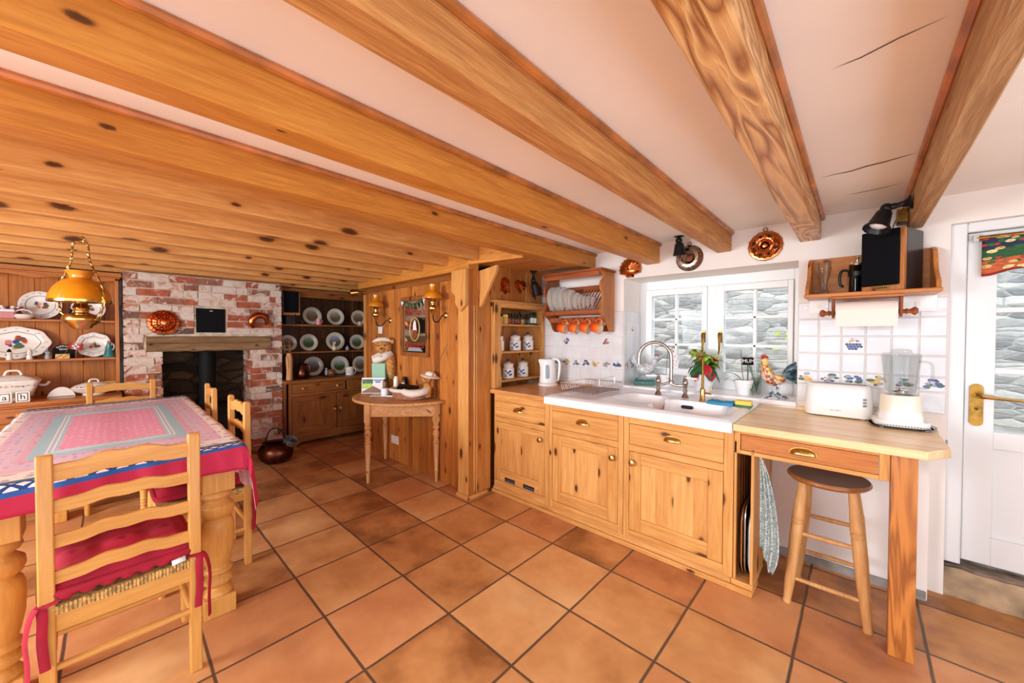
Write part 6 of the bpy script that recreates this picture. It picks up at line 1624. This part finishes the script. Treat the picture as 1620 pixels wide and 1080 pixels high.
# tureen
def tureen(t):
    b = MB(); b.loft([rrect(.20, .14, .03, 0), rrect(.17, .115, .03, .02), rrect(.21, .15, .03, .035), rrect(.25, .18, .035, .10), rrect(.29, .21, .04, .15), rrect(.28, .20, .04, .155)], 'china'); bd_ = b.build('bowl', t, world=False)
    b = MB(); b.loft([rrect(.30, .22, .04, .156), rrect(.30, .22, .04, .164), rrect(.24, .17, .05, .19), rrect(.14, .09, .04, .21), rrect(.04, .03, .015, .215)], 'china'); b.tube(spline([(-.045, 0, .21), (-.03, 0, .245), (0, 0, .25), (.03, 0, .245), (.045, 0, .21)], 4), .009, 'china', n=8); b.build('lid', t, world=False)
    for s in (-1, 1): b = MB(); b.tube(spline([(s * .135, 0, .12), (s * .165, 0, .115), (s * .185, 0, .13), (s * .19, 0, .145)], 4), .010, 'china', n=8); b.build('handle', t, world=False)
    b = MB()
    for k in range(9): posy(b, T(-.115 + k * .029, -.093 - .012, .125) @ R('X', PI / 2 + .15), .013, 5, k)
    for k in range(9): posy(b, T(-.11 + k * .027, -.092, .178) @ R('X', .6), .012, 5, 30 + k)
    b.build('painted_flowers', bd_, world=False)
small('soup_tureen', 'floral lidded tureen at the left end of the left dresser worktop', 'tureen', (-2.06, -1.25, .80), tureen, PI / 2, 'floral china on the left dresser')
def veg(t):
    b = MB(); b.lathe([(.06, 0), (.065, .006), (.055, .015), (.10, .035), (.125, .06), (.12, .062)], 'china', n=32, sx=1.15, sy=.8); o = b.build('bowl', t, world=False)
    b = MB(); b.lathe([(.128, .064), (.126, .07), (.10, .095), (.05, .115), (.02, .12)], 'china', n=32, sx=1.15, sy=.8); b.tube(spline([(-.03, 0, .115), (-.02, 0, .14), (.02, 0, .14), (.03, 0, .115)], 4), .007, 'china', n=8); b.build('lid', t, world=False)
    for s in (-1, 1): b = MB(); b.tube([(s * .13, 0, .058), (s * .165, 0, .062), (s * .18, 0, .06)], [.012, .014, .006], 'china', n=8, flat=.4); b.build('handle', t, world=False)
    b = MB(); b.lathe([(.127, .0645), (.1285, .066), (.127, .0675)], 'china_line', n=32, sx=1.15, sy=.8, cap=(False, False))
    for k in range(8): posy(b, T(-.10 + k * .028, -.088 + .0 * k, .083) @ R('X', .8), .012, 5, 50 + k)
    b.build('painted_flowers', o, world=False)
small('vegetable_dish', 'low lidded floral dish behind the far chair on the left dresser', 'dish', (-2.03, -.80, .80), veg, PI / 2, 'floral china on the left dresser')
def archy(t):
    b = MB(); out = [(.07 * math.cos(a) * (1 + .15 * (1 - math.sin(a))), .005 + .085 * math.sin(a)) for a in [PI * k / 16 for k in range(17)]]; inn = [(.035 * math.cos(a), .035 + .03 * math.sin(a)) for a in [PI * k / 10 for k in range(11)]]
    for y in (-.022, .016): b.prism(out, y, y + .006, 'china', 'xz')
    b.box(-.075, .075, -.022, .022, 0, .012, 'china'); b.build('stand', t, world=False)
    b = MB(); b.box(-.02, .022, -.012, .012, .012, .05, 'c_grey'); b.build('packets', t, world=False)
small('napkin_holder', 'white arched china holder between the tureen and the lidded dish', 'holder', (-2.02, -.99, .80), archy, PI / 2)
def lblock(ch):
    def f(t):
        b = MB(); b.box(-.036, .036, -.02, .02, 0, .085, 'china'); b.box(-.028, .028, -.0212, -.0195, .008, .077, 'c_brown'); b.box(-.022, .022, -.0222, -.0208, .014, .071, 'china'); o = b.build('block', t, world=False, bevel=.002)
        b = MB(); b.text(ch, .06, 'rug_black', T(0, -.0226, .043) @ R('X', PI / 2)); posy(b, T(-.022, -.023, .066) @ R('X', PI / 2), .010, 3, 3, ('c_red', 'c_red', 'c_green')); b.build('letter', o, world=False)
    return f
for ch, y in (('a', -1.275), ('h', -1.185)): small('letter_block', 'small framed letter %s block in front of the tureen' % ch, 'block', (-1.90, y, .80), lblock(ch), PI / 2, 'letter blocks on the left dresser')
def teddybox(t):
    b = MB(); out = [(.065, 0), (.065, .07)] + [(.065 * math.cos(a), .07 + .055 * math.sin(a)) for a in [PI * k / 12 for k in range(1, 12)]] + [(-.065, .07), (-.065, 0)]; b.prism(out, -.02, .02, 'rug_black', 'xz'); o = b.build('box', t, world=False, bevel=.002)
    b = MB()
    for i, chh in enumerate('BIRTHDAY'):
        a = (3.5 - i) * .20; b.text(chh, .021, 'card_white', T(-.052 * math.sin(a) * 1.0, -.0205, .063 + .046 * math.cos(a)) @ R('X', PI / 2) @ R('Z', a))
    b.text('BEAR', .021, 'card_white', T(0, -.0205, .082) @ R('X', PI / 2)); b.build('lettering', o, world=False)
small('gift_box', 'black domed gift box with white lettering on the middle shelf of the left dresser', 'box', (-2.20, -.985, 1.137), teddybox, PI / 2)
def cheese(t):
    b = MB(); b.box(-.042, .042, -.03, .03, 0, .042, 'c_yellow'); b.build('cheese', t, world=False, bevel=.003); b = MB()
    for k in range(6): b.lathe([(.006, 0), (.005, .001), (.001, .0012)], 'c_brown', T(-.033 + k * .013, -.0302, .013 + (k * 7 % 3) * .009) @ R('X', PI / 2), 10)
    b.build('holes', t, world=False)
small('cheese_model', 'small yellow holed cheese model in front of the black gift box', 'ornament', (-2.13, -.985, 1.137), cheese, PI / 2)
def flag(t):
    b = MB(); b.bar((-.03, 0, .04), (.005, 0, .12), .002, 'brass', n=6); b.bar((.035, 0, .0), (.04, 0, .09), .002, 'chair_z', n=6); b.build('stick', t, world=False)
    b = MB(); X = T(.035, 0, .108) @ R('Y', .2); 
    vs = [(-.045 + .09 * i / 8, .006 * math.sin(i * .8), z) for z in (-.03, .03) for i in range(9)]; b.add(vs, [(i, i + 1, 10 + i, 9 + i) for i in range(8)], 'c_red', X)
    b.box(-.022, .022, -.009, -.0065, -.006, .006, 'card_white', X); b.box(-.006, .006, -.009, -.0065, -.02, .02, 'card_white', X); b.build('flag', t, world=False)
small('swiss_flag', 'little red flag with a white cross on the middle shelf of the left dresser', 'flag', (-2.15, -.945, 1.137), flag, PI / 2)
def cone_jug(t):
    b = MB(); b.lathe([(.040, 0), (.042, .004), (.030, .06), (.018, .115), (.02, .13), (.017, .13), (.012, .11), (.002, .1)], 'teal', n=24); b.build('body', t, world=False)
    b = MB(); b.ball((0, 0, .14), (.016, .016, .018), 'fur', n=10, m=8); b.build('stopper', t, world=False)
    b = MB(); b.tube(spline([(.018, 0, .12), (.04, 0, .125), (.045, 0, .09), (.03, 0, .07)], 5), .006, 'c_grey', n=8); b.build('handle', t, world=False)
small('teal_jug', 'conical teal jug at the right end of the middle shelf of the left dresser', 'jug', (-2.14, -.70, 1.137), cone_jug, .8)
def fig(m1, m2):
    def f(t):
        b = MB(); b.lathe([(.018, 0), (.02, .004), (.016, .03), (.012, .045), (.018, .055), (.014, .066)], m1, n=14); b.build('body', t, world=False); b = MB(); b.ball((0, 0, .075), .013, m2, n=10, m=8); b.ball((0, .0, .088), (.008, .008, .006), m2, n=8, m=6); b.build('head', t, world=False)
    return f
for y, a, c, lb in ((-1.275, 'china', 'rug_black', 'white figurine with a black hat at the left of the middle dresser shelf'), (-1.17, 'china', 'china', 'all white figurine in front of the oval platter'), (-1.07, 'c_grey', 'pewter', 'grey blue figurine at the right edge of the oval platter')): small('figurine', lb, 'figurine', (-2.13, y, 1.137), fig(a, c), 0, 'figurines on the left dresser')
def card(t):
    b = MB(); X = R('X', -.12); b.box(-.042, .042, 0, .003, 0, .10, 'card_white', X); o = b.build('card', t, world=False); b = MB(); b.box(-.042, .042, -.0012, 0, .083, .10, 'c_yellow', X)
    b.prism([(.032 * math.cos(a), .038 + .034 * math.sin(a)) for a in [2 * PI * k / 20 for k in range(20)]], -.0012, 0, 'sky_blue', 'xz', X); posy(b, X @ T(0, -.0014, .032) @ R('X', PI / 2), .018, 6, 3, ('c_brown', 'c_pink', 'china', 'c_brown'), .0006); b.build('print', o, world=False)
small('greeting_card', 'yellow topped card with a blue disc behind the lidded dish', 'card', (-2.22, -.70, .80), card, PI / 2)
def giftb(t):
    b = MB(); b.box(-.045, .045, -.045, .045, 0, .075, 'c_pink'); b.box(-.047, .047, -.047, .047, .06, .08, 'petal'); b.build('box', t, world=False, bevel=.003); b = MB(); g = random.Random(3)
    for k in range(16): b.ball((g.uniform(-.05, .08), g.uniform(-.04, .04), .085 + g.random() * .02), g.uniform(.008, .016), g.choice(['petal', 'c_pink', 'china', 'c_purple']), n=8, m=6)
    b.build('flowers', t, world=False)
small('trinket_box', 'pink and white trinket box at the left end of the top dresser shelf', 'box', (-2.18, -1.29, 1.487), giftb, PI / 2)
def shellorn(t):
    b = MB(); b.lathe([(.03, 0), (.045, .02), (.04, .04), (.02, .045)], 'china', n=20, sx=1.3); b.tube([(.045 * math.cos(a), -.01, .05 + .03 * math.sin(a)) for a in [PI * k / 10 for k in range(11)]], .006, 'china', n=6); b.build('body', t, world=False)
small('china_basket', 'little white china basket before the floral plate on the top dresser shelf', 'ornament', (-2.16, -1.20, 1.487), shellorn, PI / 2)
def swan(t):
    b = MB(); sweep(b, [(-.045, 0, .025), (0, 0, .028), (.04, 0, .03), (.06, 0, .06), (.05, 0, .09), (.065, 0, .10)], [.008, .026, .02, .010, .008, .005], 'rug_black', 10); b.box(-.06, .06, -.025, .025, 0, .006, 'card_white'); b.build('body', t, world=False)
small('bird_ornament', 'small dark bird ornament behind the hanging lamp on the top dresser shelf', 'ornament', (-2.15, -.88, 1.487), swan, -PI / 2)
# dark dresser: small things
def mugf(m, r=.032, h=.07):
    def f(t):
        b = MB(); b.lathe([(r * .9, 0), (r, .004), (r, h), (r - .003, h), (r - .004, .006), (.002, .005)], m, n=20); o = b.build('cup', t, world=False); b = MB(); b.tube(spline([(r, 0, h * .85), (r + .02, 0, h * .8), (r + .022, 0, h * .4), (r, 0, h * .2)], 4), .004, m, n=6); b.build('handle', t, world=False)
        b = MB(); 
        for k in range(5): posy(b, R('Z', k * 1.25) @ T(0, -r - .0002, h * .5) @ R('X', PI / 2), r * .5, 4, k, ('c_red', 'c_green', 'c_brown'), .0006)
        b.build('pattern', o, world=False)
    return f
small('floral_mug', 'pink lidded pot before the first ship plate on the top row of the dark dresser', 'mug', (-2.15, 1.20, 1.487), mugf('c_pink', .034, .08), .5)
small('small_pot', 'pale little pot before the last ship plate on the top row of the dark dresser', 'pot', (-2.15, 1.76, 1.487), mugf('china_old', .028, .055), .5)
small('glass_cup', 'tiny glass cup under the black speaker on the top row of the dark dresser', 'cup', (-2.15, .99, 1.487), lathed([(.016, 0), (.02, .05), (.018, .05), (.015, .006), (.002, .005)], 'clear', name='cup'), 0)
def ratm(t):
    b = MB(); b.ball((0, 0, .035), (.034, .03, .038), 'china_old'); b.ball((0, -.006, .075), .016, 'china_old', n=10, m=8); b.build('body', t, world=False); b = MB()
    for s in (-1, 1, .4): b.tube([(s * .008, 0, .085), (s * .016, 0, .11), (s * .02, 0, .125)], [.006, .007, .002], 'china_old', n=6)
    b.build('ears', t, world=False)
small('rabbit_ornament', 'cream rabbit ornament in the middle row of the dark dresser', 'ornament', (-2.14, 1.395, 1.137), ratm, .6)
small('spherical_vase', 'tiny green vase beside the rabbit in the middle row of the dark dresser', 'vase', (-2.14, 1.575, 1.137), lathed([(.014, 0), (.026, .02), (.02, .045), (.009, .055), (.011, .065)], 'c_grey', name='vase'), 0)
small('painted_jug', 'white painted jug before the tree plate on the worktop of the dark dresser', 'jug', (-2.03, 1.56, .80), mugf('china', .055, .11), .9)
def gj(t):
    b = MB(); b.lathe([(.04, 0), (.05, .02), (.055, .05), (.04, .09), (.042, .10), (.036, .09), (.048, .05), (.002, .01)], 'clear', n=20, ripple=(10, .03)); b.build('bowl', t, world=False)
small('glass_bowl', 'cut glass bowl at the right end of the dark dresser worktop', 'bowl', (-2.02, 1.80, .80), gj)
def tea(t):
    b = MB(); b.ball((0, 0, .05), (.055, .05, .05), 'c_brown'); b.build('body', t, world=False); b = MB(); b.ball((-.06, -.01, .055), (.022, .02, .04), 'c_grey', n=10, m=8); b.ball((-.06, -.01, .10), .018, 'c_grey', n=10, m=8); b.build('cat', t, world=False)
small('cat_ornament', 'grey cat ornament by a brown pot in front of the tan rimmed plate', 'ornament', (-2.02, 1.31, .80), tea, .9)
def wood_carv(t):
    b = MB(); sweep(b, [(0, 0, 0), (.006, 0, .12), (-.004, 0, .25), (.002, 0, .33)], [.038, .034, .040, .026], 'table_z', 14); b.build('body', t, world=False)
    b = MB(); sweep(b, [(.02, -.03, .30), (.034, -.026, .2), (.03, -.02, .1)], [.008, .008, .004], 'table_z', 8); b.build('carving', t, world=False)
small('wooden_carving', 'tall pale wooden carving at the left end of the dark dresser worktop', 'ornament', (-1.99, .80, .80), wood_carv)
def jugd(t):
    b = MB(); b.lathe([(.05, 0), (.07, .03), (.075, .08), (.05, .14), (.04, .17), (.05, .19), (.044, .19), (.03, .16), (.002, .1)], 'copper_dark', n=24); b.build('body', t, world=False); b = MB(); b.tube(spline([(.04, 0, .17), (.09, 0, .17), (.1, 0, .10), (.072, 0, .05)], 5), .008, 'copper_dark', n=8); b.build('handle', t, world=False)
small('dark_jug', 'dark glazed jug beside the wooden carving on the dark dresser', 'jug', (-2.02, .96, .80), jugd, .6)
def rocker(t):
    b = MB(); b.box(-.05, .05, -.02, .02, .075, .085, 'table_z')
    for x in (-.03, .03): b.box(x - .008, x + .008, -.012, .012, 0, .075, 'table_z'); b.tube([(x, 0, .085), (x * 1.2, 0, .15), (x * .6, 0, .17)], .006, 'table_z', n=6)
    b.build('body', t, world=False)
small('wooden_stool_ornament', 'little pale wooden ornament at the left end of the middle row of the dark dresser', 'ornament', (-2.14, .815, 1.137), rocker, PI / 2)
# second speaker
t = thing('loudspeaker', 'black loudspeaker high on the left end of the dark dresser', 'speaker', (-2.2, .86, 1.62))
b = MB(); b.box(-2.32, -2.075, .755, .945, 1.60, 1.895, 'black_wood'); b.build('cabinet', t, bevel=.003); b = MB(); b.box(-2.075, -2.05, .755, .945, 1.60, 1.895, 'shelf_z'); b.build('front_edge', t, bevel=.003)
b = MB(); b.box(-2.05, -2.03, .758, .925, 1.63, 1.892, 'black_cloth'); b.build('grille', t, bevel=.004); b = MB()
b.box(-2.22, -2.10, .80, .90, 1.488, 1.60, 'black_wood'); b.build('stand', t)

# ---------------------------------------------------------------- on the partition
YP = 1.395
def wall_lamp(bx, bz, lx, ly, lab):
    t = thing('wall_lamp', lab, 'lamp', (bx, YP, bz), group='brass oil wall lamps')
    b = MB(); b.lathe([(.028, 0), (.030, .004), (.024, .010), (.012, .016), (.010, .03)], 'brass', T(bx, YP, bz) @ R('X', PI / 2), 20); b.build('wall_plate', t)
    b = MB(); zb = bz - .02; b.tube(spline([(bx, YP - .02, bz), (bx * .7 + lx * .3, YP * .7 + ly * .3, bz - .005), (bx * .4 + lx * .6, YP * .4 + ly * .6, bz - .06), (lx + (bx - lx) * .1, ly + .01, bz - .055), (lx, ly, bz - .01), (lx, ly, bz + .03)], 6), .0055, 'iron', n=8); b.build('arm', t)
    X = T(lx, ly, bz)
    b = MB(); b.lathe([(.006, .0), (.02, .03), (.022, .036), (.04, .05), (.043, .065), (.036, .08), (.018, .088), (.018, .10), (.026, .105), (.026, .115), (.016, .12), (.05, .135), (.052, .14), (.014, .145)], 'brass', X, 28); b.build('burner', t)
    b = MB(); b.lathe([(.083, .145), (.084, .150), (.074, .180), (.050, .205), (.034, .215), (.030, .228), (.036, .27), (.034, .27), (.027, .228), (.031, .212), (.048, .201), (.071, .177), (.080, .147)], 'amber', X, 36, cap=(False, False)); q = b.build('lamp_shade', t); q['label'] = 'amber glass shade'
wall_lamp(-.63, 1.515, -.705, 1.27, 'brass wall lamp with an amber shade left of the advertising mirror')
wall_lamp(.365, 1.535, .345, 1.27, 'brass wall lamp with an amber shade right of the advertising mirror')
t = thing('brass_spotlight', 'small brass spotlight at the free end of the boarded partition', 'spotlight', (-1.2, 1.38, 1.86))
b = MB(); b.lathe([(.03, 0), (.03, .01), (.012, .02), (.012, .05)], 'brass', T(-1.2, 1.38, 1.86) @ R('X', PI / 2), 20); b.build('mount', t)
b = MB(); sweep(b, [(-1.2, 1.33, 1.86), (-1.22, 1.30, 1.858), (-1.26, 1.25, 1.85)], [.02, .035, .045], 'brass', 16); b.build('lamp_head', t)
# advertising mirror
t = thing('advertising_mirror', 'framed advertising mirror with red lettering on the boarded partition', 'mirror', (-.125, YP, 1.14))
MX0, MX1, MZ0, MZ1 = -.375, .120, 1.142, 1.742
b = MB(); fr = .042
for q in ((MX0, MX0 + fr, MZ0, MZ1), (MX1 - fr, MX1, MZ0, MZ1), (MX0 + fr, MX1 - fr, MZ1 - fr, MZ1), (MX0 + fr, MX1 - fr, MZ0, MZ0 + fr)): b.box(q[0], q[1], YP - .028, YP - .001, q[2], q[3], 'dark_z')
b.build('frame', t, bevel=.006)
b = MB(); b.box(MX0 + fr - .003, MX1 - fr + .003, YP - .012, YP - .006, MZ0 + fr - .003, MZ1 - fr + .003, 'mirror'); gl_ = b.build('glass', t)
ym = YP - .0125; cx = (MX0 + MX1) / 2
def mtext(s_, z, size, mat): 
    b = MB(); b.text(s_, size, 'rug_black', T(cx + .003, ym + .0002, z - .004) @ R('X', PI / 2), .0002); b.text(s_, size, mat, T(cx, ym - .0003, z) @ R('X', PI / 2), .0003); q = b.build('lettering', gl_)
mtext("Colman's", 1.585, .095, 'c_red'); mtext('Mustard', 1.255, .095, 'c_red')
b = MB()
b.tube([(cx + .085 * math.cos(a), ym, 1.415 + .115 * math.sin(a)) for a in [2 * PI * k / 40 for k in range(40)]], .006, 'c_yellow', n=6, loop=True)
b.prism([(cx + .04 * math.cos(a), 1.36 + .045 * math.sin(a)) for a in [2 * PI * k / 20 for k in range(20)]], ym - .0008, ym, 'c_brown', 'xz'); b.prism([(cx - .035, 1.40), (cx + .035, 1.40), (cx + .02, 1.48), (cx, 1.505), (cx - .02, 1.48)], ym - .001, ym, 'petal', 'xz'); b.prism([(cx - .03, 1.385), (cx + .05, 1.385), (cx + .05, 1.405), (cx - .03, 1.405)], ym - .0013, ym, 'c_red', 'xz')
b.prism([(cx - .14 + .004, MZ0 + fr + .01), (cx + .14, MZ0 + fr + .01), (cx + .10, MZ0 + fr + .045), (cx - .10, MZ0 + fr + .05)], ym - .0005, ym, 'c_grey', 'xz')
for s in (-1, 1): b.box(cx + s * .19 - .002, cx + s * .19 + .002, ym - .0006, ym, MZ0 + fr + .02, MZ1 - fr - .02, 'c_yellow')
b.build('printed_emblem', gl_)
b = MB(); n = 12
pts = [(MX0 + .0, 1.69), (MX0 + .09, 1.715), (MX0 + .13, 1.60), (MX0 + .05, 1.70)]
for k in range(7):
    x = MX0 + .01 + k * .066; dz = .05 * math.sin(PI * k / 6); b.add([(x, YP - .0295, 1.715 - dz), (x + .06, YP - .0295, 1.715 - .05 * math.sin(PI * (k + 1) / 6)), (x + .03, YP - .031, 1.65 - dz * .8)], [(0, 1, 2)], 'petal' if k in (0, 6) else ('c_green' if k % 2 else 'dark_green'))
b.tube([(MX0 + .01 + k * .033, YP - .0305, 1.717 - .05 * math.sin(PI * k / 14)) for k in range(15)], .003, 'c_green', n=5)
tag(b.build('pennant_string', solid=.001), 'string of green and white pennants over the top of the advertising mirror', 'bunting')
plate('light_switch', 'white light switch on the boarded partition above the teddy bear', 'switch', T(-.845, YP, 1.415) @ R('X', PI / 2), .09, .09)
plate('wall_socket', 'white double socket low on the boarded partition under the half round table', 'socket', T(-.535, YP, .225) @ R('X', PI / 2), .145, .088, 2)

# ---------------------------------------------------------------- half round table and its things
t = thing('side_table', 'half round pine side table on three turned legs against the partition', 'table', (-.19, 1.2, 0))
HX, HY, HR, HZ = -.195, 1.385, .555, .757
b = MB(); b.prism([(HX + HR * math.cos(PI + a), HY + HR * math.sin(PI + a)) for a in [PI * k / 40 for k in range(41)]], HZ - .026, HZ, 'table_x', 'xy'); b.build('tabletop', t, bevel=.008, seg=3)
L3 = [(-.143, .90), (.285, 1.345), (-.655, 1.345)]
for lx, ly in L3:
    b = MB(); a = PI / 4 if ly < 1 else 0; X = T(lx, ly, 0) @ R('Z', a); b.box(-.026, .026, -.026, .026, .56, HZ - .027, 'table_z', X)
    b.lathe([(.012, 0), (.014, .008), (.016, .09), (.017, .10), (.020, .104), (.020, .112), (.016, .118), (.026, .33), (.027, .355), (.020, .36), (.029, .367), (.029, .377), (.020, .383), (.027, .39), (.018, .40), (.026, .43), (.030, .455), (.024, .475), (.017, .485), (.029, .50), (.029, .515), (.02, .525), (.026, .545), (.026, .562)], 'table_z', X, 20); b.build('leg', t, bevel=.002)
b = MB()
for (x0, y0), (x1, y1) in ((L3[0], L3[1]), (L3[0], L3[2]), (L3[1], L3[2])):
    d = Vector((x1 - x0, y1 - y0, 0)); L = d.length; X = T(x0, y0, 0) @ R('Z', math.atan2(d.y, d.x)); b.box(.02, L - .02, -.010, .010, .61, HZ - .027, 'table_x', X)
b.build('apron', t)
TZ2 = HZ + .001
def onv(px_, py_): return (px_, py_, TZ2)
b = MB(); b.box(-.13, .13, -.09, .09, 0, .002, 'card_white'); 
for k in range(14): b.box(-.12 + (k % 5) * .05, -.12 + (k % 5) * .05 + .04, -.08 + (k // 5) * .05, -.08 + (k // 5) * .05 + .008, .002, .0024, 'c_grey')
o = b.build('map_sheet', origin=0); o.location = onv(-.33, 1.17); o.rotation_euler = (0, 0, .85); tag(o, 'printed paper sheet lying flat on the half round table', 'paper')
def photo(t):
    b = MB(); X = R('X', -.14); b.box(-.115, .115, 0, .006, 0, .16, 'card_white', X); o = b.build('board', t, world=False); b = MB(); e = -.0008
    b.prism([(-.11, .02), (0, .075), (.105, .02), (.105, .006), (-.11, .006)], e, 0, 'c_brown', 'xz', X); b.box(-.11, -.01, e * .8, 0, .05, .10, 'lime', X); b.box(-.11, -.005, e * .9, 0, .10, .145, 'dark_green', X); b.box(0, .09, e, 0, .128, .14, 'sky_blue', X); b.box(.02, .07, e, 0, .108, .122, 'sky_blue', X); b.build('print', o, world=False)
small('calendar', 'cottage picture calendar standing at the left of the half round table', 'calendar', onv(-.50, 1.13), photo, .85)
b = MB(); b.box(-.07, .07, -.05, .05, 0, .30, 'mint'); o = b.build('mint_box', origin=0, bevel=.003); o.location = onv(-.60, 1.26); o.rotation_euler = (0, 0, .75); tag(o, 'tall mint green box behind the calendar', 'box')
def bear(t, z0=0, s=1.0, arms=True, hat='chef'):
    pass
t = thing('teddy_bear', 'teddy bear in a white hat and shirt leaning over the mint green box', 'teddy bear', onv(-.545, 1.33), .85)
b = MB(); sweep(b, [(.035, 0, .0), (.03, 0, .12), (.02, 0, .24), (0, 0, .35), (-.03, -.01, .41)], [.02, .03, .055, .065, .045], 'fur', 16); b.build('body', t, world=False)
b = MB(); b.ball((-.05, -.02, .465), (.085, .075, .072), 'fur', n=20, m=14); b.ball((-.052, -.085, .45), (.034, .028, .026), 'fur', n=12, m=8); b.ball((.035, .0, .525), (.026, .014, .026), 'fur', n=12, m=8); b.ball((-.125, .0, .525), (.026, .014, .026), 'fur', n=12, m=8); hd = b.build('head', t, world=False)
b = MB(); b.ball((-.052, -.112, .457), (.011, .008, .008), 'rug_black', n=8, m=6)
for s in (-1, 1): b.ball((-.052 + s * .032, -.086, .483), .0075, 'rug_black', n=8, m=6)
b.build('eyes_and_nose', hd, world=False)
b = MB(); sweep(b, [(-.155, -.05, .525), (-.09, -.03, .548), (-.02, -.005, .548), (.03, .01, .525)], [.012, .042, .045, .018], 'cotton_white', 16, .55); b.build('hat', t, world=False)
b = MB(); sweep(b, [(.02, -.01, .40), (-.02, -.06, .375), (-.08, -.085, .345), (-.135, -.08, .335)], [.035, .04, .038, .034], 'cotton_white', 14); sweep(b, [(-.06, .0, .40), (-.11, -.02, .37), (-.15, -.05, .35)], [.03, .034, .03], 'cotton_white', 14)
for k in range(6): b.ball((-.05 - .018 * k, -.115 + .004 * k, .375 - .006 * k), (.008, .004, .01), 'c_grey', n=8, m=6)
b.build('sleeves', t, world=False)
def cyl(r, h, m, cap=None):
    def f(t):
        b = MB(); b.lathe([(r * .96, 0), (r, .004), (r, h - .004), (r * .94, h)], m, n=18); b.build('body', t, world=False)
        if cap: b = MB(); b.lathe([(r * .8, h), (r * .8, h + cap[1]), (r * .5, h + cap[1] + .006)], cap[0], n=16); b.build('cap', t, world=False)
    return f
small('white_pot', 'short white pot at the front of the half round table', 'pot', onv(-.275, 1.14), cyl(.038, .075, 'ceramic'))
small('spray_can', 'pale beige can behind the white pot on the half round table', 'can', onv(-.345, 1.30), cyl(.026, .15, 'cream_gloss', ('china', .02)))
small('spray_can', 'slim white can next to the beige one, nearer the basket', 'can', onv(-.245, 1.325), cyl(.018, .115, 'white_gloss', ('chrome', .02)))
small('brown_bottle', 'brown bottle between the calendar and the cans', 'bottle', onv(-.42, 1.22), cyl(.024, .12, 'c_brown', ('copper_dark', .02)))
small('black_bottle', 'black bottle behind the cans against the partition', 'bottle', onv(-.275, 1.36), cyl(.024, .15, 'rug_black', ('black_plastic', .015)))
small('book', 'small closed book lying beside the basket on the half round table', 'book', onv(-.19, 1.20), lambda t: (lambda b: (b.box(-.07, .07, -.045, .045, 0, .012, 'card_white'), b.box(-.071, .071, -.046, .046, .012, .015, 'c_green'), b.build('covers', t, world=False)))(MB()), .6)
t = thing('basket', 'wicker basket with a thick white rim on the half round table', 'basket', onv(.04, 1.22), .55)
b = MB(); rg = []
for r, z in ((.105, 0), (.12, .005), (.135, .07), (.128, .07), (.112, .01), (.002, .008)): rg.append([(r * 1.3 * math.cos(a) * (1 + .012 * (k % 2)), r * .86 * math.sin(a), z) for k, a in enumerate([2 * PI * k / 48 for k in range(48)])])
b.loft(rg, 'wicker'); b.build('weave', t, world=False)
b = MB(); b.tube([(.18 * math.cos(a), .12 * math.sin(a), .085) for a in [2 * PI * k / 40 for k in range(40)]], .018, 'rope_white', n=10, loop=True); q = b.build('rim', t, world=False); q['label'] = 'padded white rim'
b = MB(); b.box(-.12, .10, -.05, .02, .03, .05, 'rug_black', T(0, 0, .05) @ R('Y', .12) @ R('X', .5)); b.box(-.11, .09, -.03, .03, .0, .015, 'black_plastic', T(-.01, .02, .1) @ R('Y', .1) @ R('X', .4)); tag(b.build('spectacle_case', bevel=.004, origin=0), 'black case lying in the wicker basket', 'case'); o = bpy.data.objects['spectacle_case']; o.location = onv(.04, 1.22); o.rotation_euler = (0, 0, .55)
t = thing('fishing_bear', 'small bear in a white sun hat with a fishing rod on the basket rim', 'teddy bear', (.215, 1.30, TZ2 + .085), .6)
b = MB(); sweep(b, [(-.0, 0, -.06), (0, 0, .02), (0, 0, .07)], [.03, .038, .03], 'fur', 14); sweep(b, [(-.19, -.10, .0), (-.10, -.12, -.015), (-.02, -.07, -.005), (0, -.01, .01)], [.028, .034, .032, .03], 'rope_white', 12); b.build('body', t, world=False)
b = MB(); b.ball((0, -.01, .115), (.05, .046, .045), 'fur', n=16, m=10); b.ball((-.0, -.052, .105), (.02, .018, .016), 'fur', n=10, m=8); hd = b.build('head', t, world=False)
b = MB(); b.ball((0, -.07, .11), .006, 'rug_black', n=8, m=6); b.ball((-.018, -.052, .125), .005, 'rug_black', n=8, m=6); b.ball((.018, -.052, .125), .005, 'rug_black', n=8, m=6); b.build('eyes_and_nose', hd, world=False)
b = MB(); b.lathe([(.09, .132), (.088, .137), (.05, .15), (.045, .165), (.03, .178), (.002, .182)], 'cotton_white', R('Y', .2), 24); b.build('sun_hat', t, world=False)
b = MB(); b.bar((.02, -.03, .06), (.24, -.14, .44), .003, 'c_brown', n=6); b.build('fishing_rod', t, world=False)
# ---------------------------------------------------------------- light
sun('sun', (math.radians(40), 0, math.radians(-12)), 1.2, .02, (1, .97, .93))
area('rear_window_daylight', (.7, -3.65, 1.5), (math.radians(80), 0, 0), 1.5, 1.1, 170, (.95, .98, 1))
